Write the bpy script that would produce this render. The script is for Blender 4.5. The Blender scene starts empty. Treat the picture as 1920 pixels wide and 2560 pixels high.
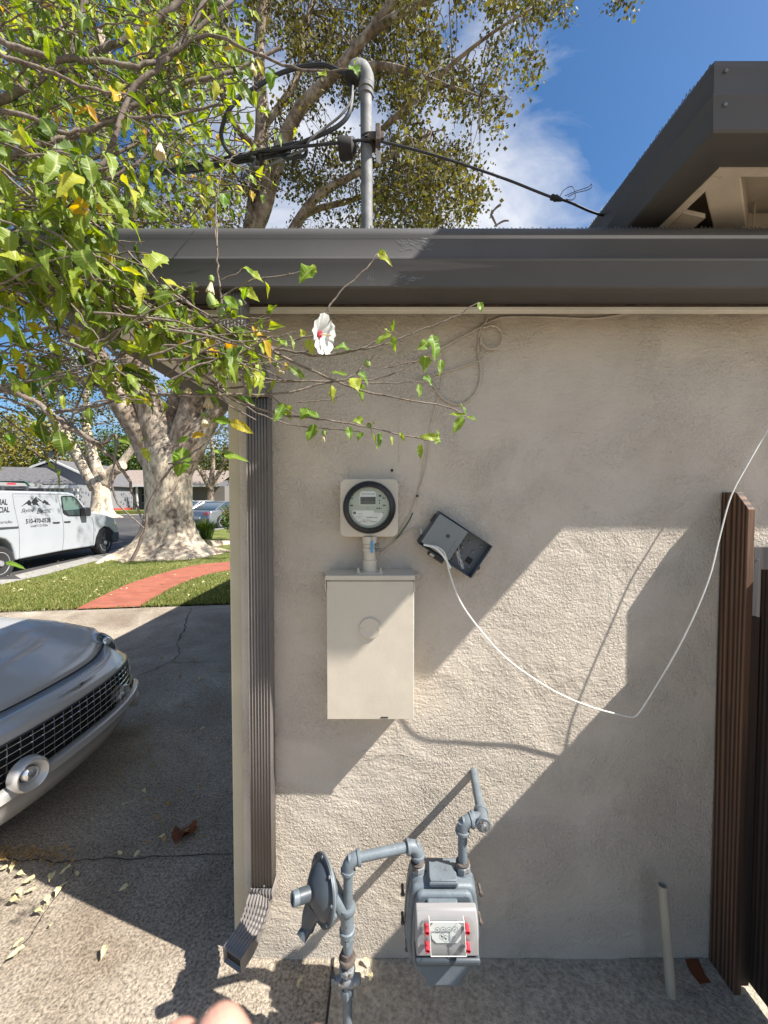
import bpy, math, random
from mathutils import Vector, Matrix, noise
random.seed(7)
R = math.radians
S = bpy.context.scene
C = S.collection
# ---------------- camera ----------------
PITCH = R(1.8); FPX = 980.0; H = 1.52
cam_d = bpy.data.cameras.new("camera"); cam = bpy.data.objects.new("camera", cam_d); C.objects.link(cam)
cam.location = (0, 0, H); cam.rotation_euler = (R(90) - PITCH, 0, 0)
cam_d.sensor_fit = 'HORIZONTAL'; cam_d.sensor_width = 36; cam_d.lens = 36 * FPX / 1920
cam_d.clip_start = 0.01; cam_d.clip_end = 2000
cam_d.dof.use_dof = True; cam_d.dof.focus_distance = 2.0; cam_d.dof.aperture_fstop = 11
S.camera = cam
# ---------------- world ----------------
SUNV = Vector((2.96, -1.0, 3.4)).normalized()
W = bpy.data.worlds.new("World"); S.world = W; W.use_nodes = True
nt = W.node_tree; N = nt.nodes; L = nt.links; N.clear()
out = N.new('ShaderNodeOutputWorld'); bg = N.new('ShaderNodeBackground')
sky = N.new('ShaderNodeTexSky'); sky.sky_type = 'NISHITA'; sky.sun_disc = False
sky.sun_elevation = math.asin(SUNV.z); sky.sun_rotation = math.atan2(SUNV.x, SUNV.y)
sky.air_density = 1.0; sky.dust_density = 1.3; sky.ozone_density = 2.5
tc = N.new('ShaderNodeTexCoord')
mp = N.new('ShaderNodeMapping'); mp.inputs['Scale'].default_value = (1.0, 1.0, 2.2); mp.inputs['Location'].default_value = (0.35, 0.1, 0.0)
nz = N.new('ShaderNodeTexNoise'); nz.inputs['Scale'].default_value = 2.6; nz.inputs['Detail'].default_value = 9; nz.inputs['Roughness'].default_value = 0.6; nz.inputs['Distortion'].default_value = 0.9
dt = N.new('ShaderNodeVectorMath'); dt.operation = 'DOT_PRODUCT'; dt.inputs[1].default_value = Vector((-0.12, 1.0, 0.55)).normalized()
mr = N.new('ShaderNodeMapRange'); mr.inputs[1].default_value = 0.62; mr.inputs[2].default_value = 0.97; mr.inputs[3].default_value = -0.30; mr.inputs[4].default_value = 0.17
ad = N.new('ShaderNodeMath'); ad.operation = 'ADD'
cr = N.new('ShaderNodeValToRGB'); cr.color_ramp.elements[0].position = 0.50; cr.color_ramp.elements[1].position = 0.90
mx = N.new('ShaderNodeMixRGB'); mx.inputs[2].default_value = (7.0, 7.1, 7.4, 1)
L.new(tc.outputs['Generated'], mp.inputs[0]); L.new(mp.outputs[0], nz.inputs['Vector'])
L.new(tc.outputs['Generated'], dt.inputs[0]); L.new(dt.outputs['Value'], mr.inputs[0])
sx = N.new('ShaderNodeSeparateXYZ'); mb_ = N.new('ShaderNodeMapRange'); mb_.inputs[1].default_value = 0.05; mb_.inputs[2].default_value = -0.6; mb_.inputs[3].default_value = 0.0; mb_.inputs[4].default_value = 0.39
ad2 = N.new('ShaderNodeMath'); ad2.operation = 'ADD'   # unseen cloud added behind the camera to make the fill light less blue
L.new(tc.outputs['Generated'], sx.inputs[0]); L.new(sx.outputs['Y'], mb_.inputs[0])
L.new(nz.outputs['Fac'], ad.inputs[0]); L.new(mr.outputs[0], ad.inputs[1]); L.new(ad.outputs[0], ad2.inputs[0]); L.new(mb_.outputs[0], ad2.inputs[1]); L.new(ad2.outputs[0], cr.inputs[0])
hsv = N.new('ShaderNodeHueSaturation'); hsv.inputs['Saturation'].default_value = 1.3; hsv.inputs['Value'].default_value = 1.15
L.new(sky.outputs[0], hsv.inputs['Color'])
L.new(cr.outputs['Color'], mx.inputs[0]); L.new(hsv.outputs[0], mx.inputs[1])
L.new(mx.outputs[0], bg.inputs['Color']); bg.inputs['Strength'].default_value = 0.066
L.new(bg.outputs[0], out.inputs['Surface'])
# ---------------- sun ----------------
sd = bpy.data.lights.new("sun", 'SUN'); sd.energy = 5.0; sd.angle = R(0.55); sd.color = (1.0, 0.96, 0.90)
so = bpy.data.objects.new("sun", sd); C.objects.link(so); so.location = (8, -3, 9)
so.rotation_euler = SUNV.to_track_quat('Z', 'Y').to_euler()
S.view_settings.view_transform = 'Standard'; S.view_settings.look = 'None'; S.view_settings.exposure = 1.14; S.view_settings.gamma = 1.0
S.render.resolution_x = 768; S.render.resolution_y = 1024

# ---------------- picture -> world helpers ----------------
cp, sp_ = math.cos(PITCH), math.sin(PITCH)
def ray(px, py):
    u = (px - 960) / FPX; v = (1280 - py) / FPX
    return Vector((u, cp + v * sp_, -sp_ + v * cp))
def P(px, py, Y):
    d = ray(px, py); return Vector((0, 0, H)) + d * (Y / d.y)
def PX(px, py, X):
    d = ray(px, py); return Vector((0, 0, H)) + d * (X / d.x)
def G(px, py, z=0.0):
    d = ray(px, py); return Vector((0, 0, H)) + d * ((z - H) / d.z)
def pxw(n, Y): return n / FPX * Y

# ---------------- materials ----------------
def nd(nt, t, **kw):
    n = nt.nodes.new(t)
    for k, v in kw.items(): setattr(n, k, v)
    return n
def base_mat(name):
    m = bpy.data.materials.new(name); m.use_nodes = True
    return m, m.node_tree, m.node_tree.nodes['Principled BSDF']
def ramp(nt, stops, interp='LINEAR'):
    r = nt.nodes.new('ShaderNodeValToRGB'); cr = r.color_ramp; cr.interpolation = interp
    while len(cr.elements) < len(stops): cr.elements.new(0.5)
    for e, (p, c) in zip(cr.elements, stops):
        e.position = p; e.color = (*c, 1) if len(c) == 3 else c
    return r
def coords(nt, kind='Object', scale=(1, 1, 1), rot=(0, 0, 0)):
    t = nt.nodes.new('ShaderNodeTexCoord'); m = nt.nodes.new('ShaderNodeMapping')
    m.inputs['Scale'].default_value = scale; m.inputs['Rotation'].default_value = rot
    nt.links.new(t.outputs[kind], m.inputs[0]); return m.outputs[0]
def noise_n(nt, vec, scale, detail=4, rough=0.55, dist=0.0):
    n = nt.nodes.new('ShaderNodeTexNoise'); n.inputs['Scale'].default_value = scale
    n.inputs['Detail'].default_value = detail; n.inputs['Roughness'].default_value = rough; n.inputs['Distortion'].default_value = dist
    nt.links.new(vec, n.inputs['Vector']); return n
def bump(nt, hsock, strength, dist, prev=None):
    b = nt.nodes.new('ShaderNodeBump'); b.inputs['Strength'].default_value = strength; b.inputs['Distance'].default_value = dist
    nt.links.new(hsock, b.inputs['Height'])
    if prev: nt.links.new(prev, b.inputs['Normal'])
    return b.outputs[0]
def mat(name, col, rough=0.6, metal=0.0, var=0.12, vs=6.0, bs=0.0, bscale=60, coat=0.0, spec=0.5, trans=0.0, chips=None):
    """paint, metal or plastic with slow colour wear, roughness variation and optional fine bump"""
    m, nt, b = base_mat(name)
    v = coords(nt); n = noise_n(nt, v, vs, 6, 0.6)
    lo = tuple(max(0, c * (1 - var)) for c in col); hi = tuple(min(1, c * (1 + var)) for c in col)
    r = ramp(nt, [(0.3, lo), (0.7, hi)]); nt.links.new(n.outputs['Fac'], r.inputs[0])
    if chips:   # flecks of worn or rusty paint: (colour, threshold, scale)
        cn = noise_n(nt, v, chips[2], 6, 0.7, 0.4); c2 = ramp(nt, [(chips[1], (0, 0, 0)), (chips[1] + .03, (1, 1, 1))]); nt.links.new(cn.outputs['Fac'], c2.inputs[0])
        cm = nd(nt, 'ShaderNodeMixRGB'); cm.inputs[2].default_value = (*chips[0], 1); nt.links.new(c2.outputs[0], cm.inputs[0]); nt.links.new(r.outputs[0], cm.inputs[1]); nt.links.new(cm.outputs[0], b.inputs['Base Color'])
    else: nt.links.new(r.outputs[0], b.inputs['Base Color'])
    rr = nt.nodes.new('ShaderNodeMapRange'); rr.inputs[3].default_value = max(0.02, rough * 0.85); rr.inputs[4].default_value = min(1, rough * 1.2)
    n2 = noise_n(nt, v, vs * 3, 4); nt.links.new(n2.outputs['Fac'], rr.inputs[0]); nt.links.new(rr.outputs[0], b.inputs['Roughness'])
    b.inputs['Metallic'].default_value = metal; b.inputs['Coat Weight'].default_value = coat; b.inputs['Coat Roughness'].default_value = 0.04
    b.inputs['Specular IOR Level'].default_value = spec
    if trans: b.inputs['Transmission Weight'].default_value = trans
    if bs:
        n3 = noise_n(nt, v, bscale, 5, 0.6); nt.links.new(bump(nt, n3.outputs['Fac'], bs, 0.002), b.inputs['Normal'])
    return m
def stucco(name, col):
    m, nt, b = base_mat(name); v = coords(nt)
    sm = noise_n(nt, coords(nt, scale=(1.0, 1, 1.6)), 1.6, 6, 0.6)
    r = ramp(nt, [(0.3, tuple(c * 0.90 for c in col)), (0.7, tuple(c * 1.06 for c in col))])
    nt.links.new(sm.outputs['Fac'], r.inputs[0])
    # grime close to the ground and faint streaks, fixed to the wall
    st = noise_n(nt, coords(nt, scale=(3, 1, 1.6)), 1.6, 6, 0.65)
    r2 = ramp(nt, [(0.35, (0.82, 0.80, 0.77)), (0.6, (1, 1, 1))]); nt.links.new(st.outputs['Fac'], r2.inputs[0])
    mu = nd(nt, 'ShaderNodeMixRGB', blend_type='MULTIPLY'); mu.inputs[0].default_value = 0.45
    nt.links.new(r.outputs[0], mu.inputs[1]); nt.links.new(r2.outputs[0], mu.inputs[2]); nt.links.new(mu.outputs[0], b.inputs['Base Color'])
    b.inputs['Roughness'].default_value = 0.88; b.inputs['Specular IOR Level'].default_value = 0.25
    big = noise_n(nt, v, 4.5, 3, 0.5, 0.6)
    troe = noise_n(nt, coords(nt, scale=(1.0, 1, 3.2), rot=(0, R(38), 0)), 11, 5, 0.6, 1.8)
    sand = noise_n(nt, coords(nt, scale=(1, 1, .8), rot=(0, R(25), 0)), 128, 3, 0.6, 0.9)
    vo = nd(nt, 'ShaderNodeTexVoronoi'); vo.inputs['Scale'].default_value = 120; nt.links.new(v, vo.inputs['Vector'])
    msk = noise_n(nt, v, 3.0, 5, 0.6, 0.8); mr_ = nt.nodes.new('ShaderNodeMapRange'); mr_.inputs[1].default_value = 0.38; mr_.inputs[2].default_value = 0.62; mr_.inputs[3].default_value = 0.15; mr_.inputs[4].default_value = 1.0
    nt.links.new(msk.outputs['Fac'], mr_.inputs[0])
    ma = nd(nt, 'ShaderNodeMath', operation='MULTIPLY'); nt.links.new(sand.outputs['Fac'], ma.inputs[0]); nt.links.new(mr_.outputs[0], ma.inputs[1])
    n1 = bump(nt, big.outputs['Fac'], 0.7, 0.022)
    n2 = bump(nt, troe.outputs['Fac'], 0.45, 0.007, n1)
    n3 = bump(nt, ma.outputs[0], 1.0, 0.0085, n2)
    n4 = bump(nt, vo.outputs['Distance'], 0.3, 0.003, n3)
    nt.links.new(n4, b.inputs['Normal']); return m
def concrete(name, c1, c2, speck=0.35, sc=1.0):
    m, nt, b = base_mat(name); v = coords(nt)
    a = noise_n(nt, v, 1.1 * sc, 6, 0.62, 0.4); r = ramp(nt, [(0.3, c1), (0.68, c2)]); nt.links.new(a.outputs['Fac'], r.inputs[0])
    f = noise_n(nt, v, 105 * sc, 3, 0.7); r2 = ramp(nt, [(0.34, (0.38, 0.37, 0.36)), (0.5, (0.86, 0.86, 0.86)), (0.68, (1.3, 1.28, 1.22))]); nt.links.new(f.outputs['Fac'], r2.inputs[0])
    g = noise_n(nt, v, 32 * sc, 4, 0.7); r3 = ramp(nt, [(0.36, (0.6, 0.59, 0.57)), (0.56, (1, 1, 1))]); nt.links.new(g.outputs['Fac'], r3.inputs[0])
    m1 = nd(nt, 'ShaderNodeMixRGB', blend_type='MULTIPLY'); m1.inputs[0].default_value = speck * 1.6 if speck * 1.6 < 1 else 1
    nt.links.new(r.outputs[0], m1.inputs[1]); nt.links.new(r2.outputs[0], m1.inputs[2])
    m2 = nd(nt, 'ShaderNodeMixRGB', blend_type='MULTIPLY'); m2.inputs[0].default_value = 0.55
    nt.links.new(m1.outputs[0], m2.inputs[1]); nt.links.new(r3.outputs[0], m2.inputs[2]); nt.links.new(m2.outputs[0], b.inputs['Base Color'])
    b.inputs['Roughness'].default_value = 0.92; b.inputs['Specular IOR Level'].default_value = 0.2
    n1 = bump(nt, g.outputs['Fac'], 0.4, 0.006); n2 = bump(nt, f.outputs['Fac'], 1.0, 0.0075, n1)
    nt.links.new(n2, b.inputs['Normal']); return m
def bark(name, stops, sc=3.0, bd=0.02):
    m, nt, b = base_mat(name); v = coords(nt, scale=(1, 1, 0.6))
    a = noise_n(nt, v, sc, 7, 0.72, 0.5); r = ramp(nt, stops); nt.links.new(a.outputs['Fac'], r.inputs[0])
    c = noise_n(nt, v, sc * 5, 5, 0.7, 0.3); r2 = ramp(nt, [(0.40, (0.45, 0.40, 0.36)), (0.52, (1, 1, 1))]); nt.links.new(c.outputs['Fac'], r2.inputs[0])
    mu = nd(nt, 'ShaderNodeMixRGB', blend_type='MULTIPLY'); mu.inputs[0].default_value = 0.75
    nt.links.new(r.outputs[0], mu.inputs[1]); nt.links.new(r2.outputs[0], mu.inputs[2]); nt.links.new(mu.outputs[0], b.inputs['Base Color'])
    b.inputs['Roughness'].default_value = 0.9; b.inputs['Specular IOR Level'].default_value = 0.2
    n1 = bump(nt, a.outputs['Fac'], 0.5, bd * 1.5); nt.links.new(bump(nt, c.outputs['Fac'], 0.6, bd, n1), b.inputs['Normal']); return m
def leafmat(name, stops, transl=0.45, rough=0.5, interp='LINEAR', back=1.3, vein=False):
    m, nt, b = base_mat(name)
    g = nt.nodes.new('ShaderNodeNewGeometry'); r = ramp(nt, stops, interp); nt.links.new(g.outputs['Random Per Island'], r.inputs[0])
    v = coords(nt); n = noise_n(nt, v, 45, 4, 0.6); r2 = ramp(nt, [(0.3, (0.78, 0.8, 0.75)), (0.7, (1.12, 1.1, 1.05))]); nt.links.new(n.outputs['Fac'], r2.inputs[0])
    mu = nd(nt, 'ShaderNodeMixRGB', blend_type='MULTIPLY'); mu.inputs[0].default_value = 0.7
    nt.links.new(r.outputs[0], mu.inputs[1]); nt.links.new(r2.outputs[0], mu.inputs[2]); nt.links.new(mu.outputs[0], b.inputs['Base Color'])
    if vein:   # pale midrib
        at = nd(nt, 'ShaderNodeAttribute', attribute_name='vein'); vr = ramp(nt, [(0.84, (0, 0, 0)), (0.95, (0.75, 0.75, 0.75))]); nt.links.new(at.outputs['Fac'], vr.inputs[0])
        vm = nd(nt, 'ShaderNodeMixRGB'); vm.inputs[2].default_value = (0.40, 0.44, 0.14, 1); nt.links.new(vr.outputs[0], vm.inputs[0]); nt.links.new(mu.outputs[0], vm.inputs[1]); mu = vm; nt.links.new(mu.outputs[0], b.inputs['Base Color'])
    b.inputs['Roughness'].default_value = rough; b.inputs['Specular IOR Level'].default_value = 0.35
    t = nt.nodes.new('ShaderNodeBsdfTranslucent')
    hs = nt.nodes.new('ShaderNodeHueSaturation'); hs.inputs['Hue'].default_value = 0.487; hs.inputs['Saturation'].default_value = 1.3; hs.inputs['Value'].default_value = back
    nt.links.new(mu.outputs[0], hs.inputs['Color']); nt.links.new(hs.outputs[0], t.inputs['Color'])
    ms = nt.nodes.new('ShaderNodeMixShader'); ms.inputs[0].default_value = transl
    nt.links.new(b.outputs[0], ms.inputs[1]); nt.links.new(t.outputs[0], ms.inputs[2])
    nt.links.new(ms.outputs[0], nt.nodes['Material Output'].inputs['Surface']); return m
def wood(name, c1, c2, grain=(28, 28, 1.2), knots=True):
    m, nt, b = base_mat(name); v = coords(nt, scale=grain)
    a = noise_n(nt, v, 2.2, 5, 0.6, 0.8)
    wv = nd(nt, 'ShaderNodeTexWave', wave_type='BANDS', bands_direction='Y'); wv.inputs['Scale'].default_value = 0.9; wv.inputs['Distortion'].default_value = 9.0; wv.inputs['Detail'].default_value = 3; wv.inputs['Detail Scale'].default_value = 0.6
    nt.links.new(coords(nt, scale=(24, 24, 0.55)), wv.inputs['Vector'])
    ad = nd(nt, 'ShaderNodeMath', operation='MULTIPLY'); nt.links.new(a.outputs['Fac'], ad.inputs[0]); nt.links.new(wv.outputs['Fac'], ad.inputs[1])
    r = ramp(nt, [(0.02, c1), (0.32, tuple((a + c) / 2 for a, c in zip(c1, c2))), (0.6, c2)]); nt.links.new(ad.outputs[0], r.inputs[0]); nt.links.new(r.outputs[0], b.inputs['Base Color'])
    b.inputs['Roughness'].default_value = 0.75
    nt.links.new(bump(nt, ad.outputs[0], 0.6, 0.003), b.inputs['Normal']); return m
def glassy(name, col=(0.02, 0.03, 0.03), rough=0.05):
    m, nt, b = base_mat(name); b.inputs['Base Color'].default_value = (*col, 1); b.inputs['Roughness'].default_value = rough
    b.inputs['Specular IOR Level'].default_value = 0.8; b.inputs['Coat Weight'].default_value = 1; return m
def clear(name, tint=(0.95, 0.97, 0.97), a=0.25):
    m, nt, b = base_mat(name)
    t = nt.nodes.new('ShaderNodeBsdfTransparent'); t.inputs[0].default_value = (*tint, 1)
    g = nt.nodes.new('ShaderNodeBsdfGlossy'); g.inputs['Roughness'].default_value = 0.08
    ms = nt.nodes.new('ShaderNodeMixShader'); ms.inputs[0].default_value = a
    fr = nt.nodes.new('ShaderNodeFresnel'); fr.inputs[0].default_value = 1.5
    mm = nd(nt, 'ShaderNodeMath', operation='MULTIPLY'); mm.inputs[1].default_value = a * 2.2; nt.links.new(fr.outputs[0], mm.inputs[0]); nt.links.new(mm.outputs[0], ms.inputs[0])
    nt.links.new(t.outputs[0], ms.inputs[1]); nt.links.new(g.outputs[0], ms.inputs[2]); nt.links.new(ms.outputs[0], nt.nodes['Material Output'].inputs['Surface']); return m

M = {}
M['wall'] = stucco('stucco', (0.575, 0.505, 0.415))
M['trim'] = mat('cream_trim', (0.52, 0.46, 0.33), 0.6, var=0.1, bs=0.3, bscale=90)
M['tan'] = mat('tan_trim', (0.50, 0.43, 0.34), 0.7, var=0.18, bs=0.4, bscale=40)
M['strip'] = mat('pale_strip', (0.62, 0.58, 0.50), 0.6)
M['gutter'] = mat('gutter_brown', (0.080, 0.076, 0.072), 0.5, var=0.10, vs=3, bs=0.04, bscale=300, spec=0.3)
M['scuff'] = mat('gutter_scuff', (0.20, 0.205, 0.21), 0.75, var=0.4, vs=60)
M['spout'] = mat('downspout_brown', (0.19, 0.17, 0.155), 0.45, var=0.12, bs=0.06, bscale=120)
M['roof'] = mat('roof_shingle', (0.10, 0.095, 0.09), 0.9, var=0.4, vs=20, bs=0.6, bscale=80)
M['meterbeige'] = mat('beige_enamel', (0.56, 0.50, 0.40), 0.5, var=0.07, vs=9, bs=0.15, bscale=120, chips=((0.30, 0.24, 0.17), 0.72, 55))
M['black'] = mat('black_plastic', (0.018, 0.018, 0.02), 0.4, var=0.3)
M['rubber'] = mat('rubber', (0.022, 0.022, 0.022), 0.75, var=0.3, vs=30)
M['cable'] = mat('black_cable', (0.014, 0.014, 0.015), 0.45, var=0.3, vs=40)
M['galv'] = mat('galvanised', (0.185, 0.185, 0.18), 0.7, 0.2, var=0.3, vs=25, bs=0.15, bscale=90)
M['castgrey'] = mat('cast_grey', (0.20, 0.215, 0.22), 0.55, 0.1, var=0.25, vs=20, bs=0.4, bscale=130, chips=((0.09, 0.06, 0.045), 0.55, 50))
M['gasblue'] = mat('gas_paint', (0.130, 0.155, 0.172), 0.5, 0.0, var=0.2, vs=14, bs=0.35, bscale=120, coat=0.05, chips=((0.07, 0.055, 0.045), 0.63, 38))
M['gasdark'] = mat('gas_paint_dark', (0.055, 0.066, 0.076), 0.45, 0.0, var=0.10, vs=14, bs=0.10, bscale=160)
M['indexgrey'] = mat('index_grey', (0.27, 0.26, 0.255), 0.5, var=0.06, bs=0.1, bscale=200)
M['rust'] = mat('rusty_iron', (0.09, 0.07, 0.058), 0.8, var=0.5, vs=60, bs=0.4, bscale=120)
M['white'] = mat('white_plastic', (0.78, 0.76, 0.70), 0.5, var=0.06)
M['wirewhite'] = mat('white_wire', (0.74, 0.72, 0.66), 0.5, var=0.08, vs=60)
M['paper'] = mat('label_paper', (0.70, 0.70, 0.66), 0.6, var=0.04)
M['face'] = mat('meter_face', (0.42, 0.45, 0.38), 0.5, var=0.05)
M['lcd'] = mat('lcd', (0.10, 0.10, 0.085), 0.25, var=0.08)
M['ink'] = mat('ink', (0.015, 0.015, 0.018), 0.6)
M['red'] = mat('red_plastic', (0.55, 0.03, 0.05), 0.35, var=0.1, coat=0.3)
M['blue'] = mat('blue_tag', (0.06, 0.32, 0.62), 0.5)
M['green'] = mat('green_wire', (0.01, 0.10, 0.07), 0.4)
M['telgrey'] = mat('telecom_grey', (0.18, 0.195, 0.19), 0.5, var=0.08, bs=0.05)
M['teldark'] = mat('telecom_dark', (0.095, 0.105, 0.115), 0.5, var=0.12)
M['clear'] = clear('clear_plastic', a=0.12)
M['glass'] = clear('meter_glass', (0.97, 0.98, 0.96), 0.18)
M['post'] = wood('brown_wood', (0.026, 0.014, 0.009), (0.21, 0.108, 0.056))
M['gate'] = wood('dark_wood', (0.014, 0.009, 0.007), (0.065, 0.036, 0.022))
M['greywood'] = wood('grey_wood', (0.02, 0.018, 0.018), (0.10, 0.09, 0.09))
M['pvc'] = mat('old_pvc', (0.42, 0.37, 0.28), 0.6, var=0.15)
M['drive'] = concrete('driveway_concrete', (0.24, 0.185, 0.135), (0.56, 0.49, 0.39), 0.65)
M['slab'] = concrete('slab_concrete', (0.38, 0.325, 0.25), (0.60, 0.53, 0.42), 0.35, 0.8)
M['kerbc'] = concrete('kerb_concrete', (0.27, 0.26, 0.24), (0.38, 0.365, 0.335), 0.15, 0.3)
M['asphalt'] = concrete('asphalt', (0.060, 0.058, 0.058), (0.105, 0.10, 0.098), 0.3, 0.25)
M['crack'] = mat('crack_dirt', (0.035, 0.03, 0.025), 0.95)
# brick path and grass
def brickmat():
    m, nt, b = base_mat('brick_paving'); v = coords(nt)
    br = nt.nodes.new('ShaderNodeTexBrick'); br.inputs['Scale'].default_value = 1.0; br.inputs['Brick Width'].default_value = 0.21; br.inputs['Row Height'].default_value = 0.1
    br.inputs['Mortar Size'].default_value = 0.012; br.inputs['Color1'].default_value = (0.30, 0.075, 0.042, 1); br.inputs['Color2'].default_value = (0.38, 0.115, 0.065, 1); br.inputs['Mortar'].default_value = (0.26, 0.11, 0.07, 1)
    nt.links.new(v, br.inputs['Vector'])
    n = noise_n(nt, v, 3, 5, 0.7); r = ramp(nt, [(0.3, (0.75, 0.75, 0.75)), (0.7, (1.15, 1.12, 1.1))]); nt.links.new(n.outputs['Fac'], r.inputs[0])
    mu = nd(nt, 'ShaderNodeMixRGB', blend_type='MULTIPLY'); mu.inputs[0].default_value = 0.8; nt.links.new(br.outputs['Color'], mu.inputs[1]); nt.links.new(r.outputs[0], mu.inputs[2])
    nt.links.new(mu.outputs[0], b.inputs['Base Color']); b.inputs['Roughness'].default_value = 0.9
    nt.links.new(bump(nt, br.outputs['Fac'], -0.4, 0.006), b.inputs['Normal']); return m
M['brick'] = brickmat()
def grassmat():
    m, nt, b = base_mat('lawn_grass'); v = coords(nt)
    n = noise_n(nt, v, 0.9, 6, 0.7); r = ramp(nt, [(0.32, (0.095, 0.125, 0.028)), (0.55, (0.175, 0.19, 0.055)), (0.75, (0.27, 0.26, 0.10))]); nt.links.new(n.outputs['Fac'], r.inputs[0])
    f = noise_n(nt, v, 55, 4, 0.75); r2 = ramp(nt, [(0.35, (0.45, 0.5, 0.4)), (0.65, (1.35, 1.3, 1.2))]); nt.links.new(f.outputs['Fac'], r2.inputs[0])
    mu = nd(nt, 'ShaderNodeMixRGB', blend_type='MULTIPLY'); mu.inputs[0].default_value = 0.9; nt.links.new(r.outputs[0], mu.inputs[1]); nt.links.new(r2.outputs[0], mu.inputs[2])
    nt.links.new(mu.outputs[0], b.inputs['Base Color']); b.inputs['Roughness'].default_value = 0.9; b.inputs['Specular IOR Level'].default_value = 0.15
    nt.links.new(bump(nt, f.outputs['Fac'], 0.9, 0.03), b.inputs['Normal']); return m
M['grass'] = grassmat()
M['blade'] = leafmat('grass_blade', [(0, (0.09, 0.135, 0.026)), (0.5, (0.20, 0.225, 0.06)), (1, (0.40, 0.37, 0.16))], 0.4)
M['hib'] = leafmat('hibiscus_leaf', [(0, (0.055, 0.10, 0.018)), (0.3, (0.12, 0.185, 0.028)), (0.62, (0.21, 0.29, 0.042)), (0.84, (0.34, 0.41, 0.05)), (0.965, (0.46, 0.45, 0.05)), (0.98, (0.62, 0.40, 0.03)), (1, (0.55, 0.28, 0.03))], 0.46, 0.45, back=1.5, vein=True)
M['hibtip'] = leafmat('hibiscus_tip_leaf', [(0, (0.12, 0.24, 0.03)), (0.5, (0.24, 0.36, 0.045)), (0.93, (0.42, 0.46, 0.06)), (1, (0.60, 0.36, 0.03))], 0.5, 0.45, back=1.5, vein=True)
M['plane'] = leafmat('plane_leaf', [(0, (0.035, 0.032, 0.012)), (0.45, (0.10, 0.092, 0.030)), (0.8, (0.18, 0.165, 0.05)), (0.92, (0.26, 0.24, 0.07)), (1, (0.14, 0.20, 0.035))], 0.32, 0.6)
M['evergreen'] = leafmat('evergreen_leaf', [(0, (0.02, 0.05, 0.012)), (0.6, (0.06, 0.11, 0.02)), (1, (0.17, 0.20, 0.04))], 0.35, 0.6)
M['yellowleaf'] = leafmat('yellow_green_leaf', [(0, (0.07, 0.08, 0.02)), (0.5, (0.20, 0.19, 0.05)), (1, (0.42, 0.34, 0.06))], 0.35, 0.6)
M['dryleaf'] = leafmat('dry_leaf', [(0, (0.20, 0.10, 0.04)), (0.5, (0.38, 0.24, 0.10)), (1, (0.50, 0.40, 0.22))], 0.2, 0.7)
M['paleleaf'] = leafmat('pale_leaf', [(0, (0.52, 0.46, 0.24)), (0.6, (0.62, 0.56, 0.32)), (1, (0.72, 0.68, 0.5))], 0.2, 0.7)
M['brownleaf'] = leafmat('brown_leaf', [(0, (0.16, 0.045, 0.018)), (1, (0.20, 0.06, 0.02))], 0.1, 0.6)
M['petal'] = leafmat('white_petal', [(0, (0.86, 0.86, 0.86)), (1, (0.9, 0.9, 0.88))], 0.35, 0.6, back=1.0)
M['witherp'] = leafmat('withered_petal', [(0, (0.62, 0.52, 0.33)), (1, (0.74, 0.68, 0.5))], 0.3, 0.7, back=1.0)
M['crimson'] = mat('crimson_eye', (0.42, 0.02, 0.05), 0.6)
M['bud'] = mat('green_bud', (0.20, 0.27, 0.07), 0.6, var=0.3, vs=90, bs=0.5, bscale=120)
M['twig'] = bark('twig_bark', [(0.3, (0.11, 0.085, 0.07)), (0.6, (0.24, 0.20, 0.165)), (0.8, (0.33, 0.29, 0.25))], 30, 0.001)
M['planebark'] = bark('plane_bark', [(0.30, (0.11, 0.08, 0.06)), (0.42, (0.27, 0.22, 0.17)), (0.52, (0.60, 0.50, 0.365)), (0.70, (0.74, 0.64, 0.49))], 2.6, 0.02)
M['limbbark'] = bark('limb_bark', [(0.30, (0.10, 0.075, 0.055)), (0.46, (0.22, 0.165, 0.12)), (0.58, (0.42, 0.35, 0.27))], 2.0, 0.02)
M['carsilver'] = mat('silver_paint', (0.50, 0.48, 0.45), 0.30, 0.3, var=0.03, vs=2, coat=1.0)
M['cargrey'] = mat('grey_paint', (0.20, 0.21, 0.235), 0.32, 0.5, var=0.05, vs=2, coat=1.0)
M['vanwhite'] = mat('white_paint', (0.35, 0.37, 0.39), 0.35, 0.0, var=0.04, vs=2, coat=0.7)
M['chrome'] = mat('chrome', (0.70, 0.70, 0.70), 0.12, 1.0, var=0.04)
M['steel'] = mat('wheel_steel', (0.50, 0.50, 0.51), 0.35, 0.6, var=0.15, vs=20)
M['dark'] = mat('dark_void', (0.008, 0.008, 0.009), 0.7)
M['bumper'] = mat('bumper_plastic', (0.045, 0.05, 0.055), 0.6)
M['winglass'] = glassy('car_glass', (0.035, 0.055, 0.055))
M['greenglass'] = glassy('green_tinted_glass', (0.10, 0.17, 0.15), 0.15)
M['lamp'] = mat('lamp_lens', (0.85, 0.86, 0.86), 0.1, 0.9, var=0.25, vs=60, coat=1.0)
M['tail'] = mat('tail_lens', (0.35, 0.04, 0.03), 0.15, coat=1.0)
M['hroof'] = mat('far_shingle', (0.115, 0.11, 0.11), 0.95, var=0.35, vs=5, bs=0.5, bscale=10)
M['hroofb'] = mat('brown_shingle', (0.25, 0.20, 0.165), 0.95, var=0.3, vs=5, bs=0.5, bscale=10)
M['hgrey'] = mat('grey_siding', (0.20, 0.205, 0.215), 0.85, var=0.08, vs=2)
M['hdark'] = mat('taupe_siding', (0.17, 0.15, 0.14), 0.85, var=0.1)
M['hwhite'] = mat('white_siding', (0.62, 0.61, 0.58), 0.8, var=0.08)
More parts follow.
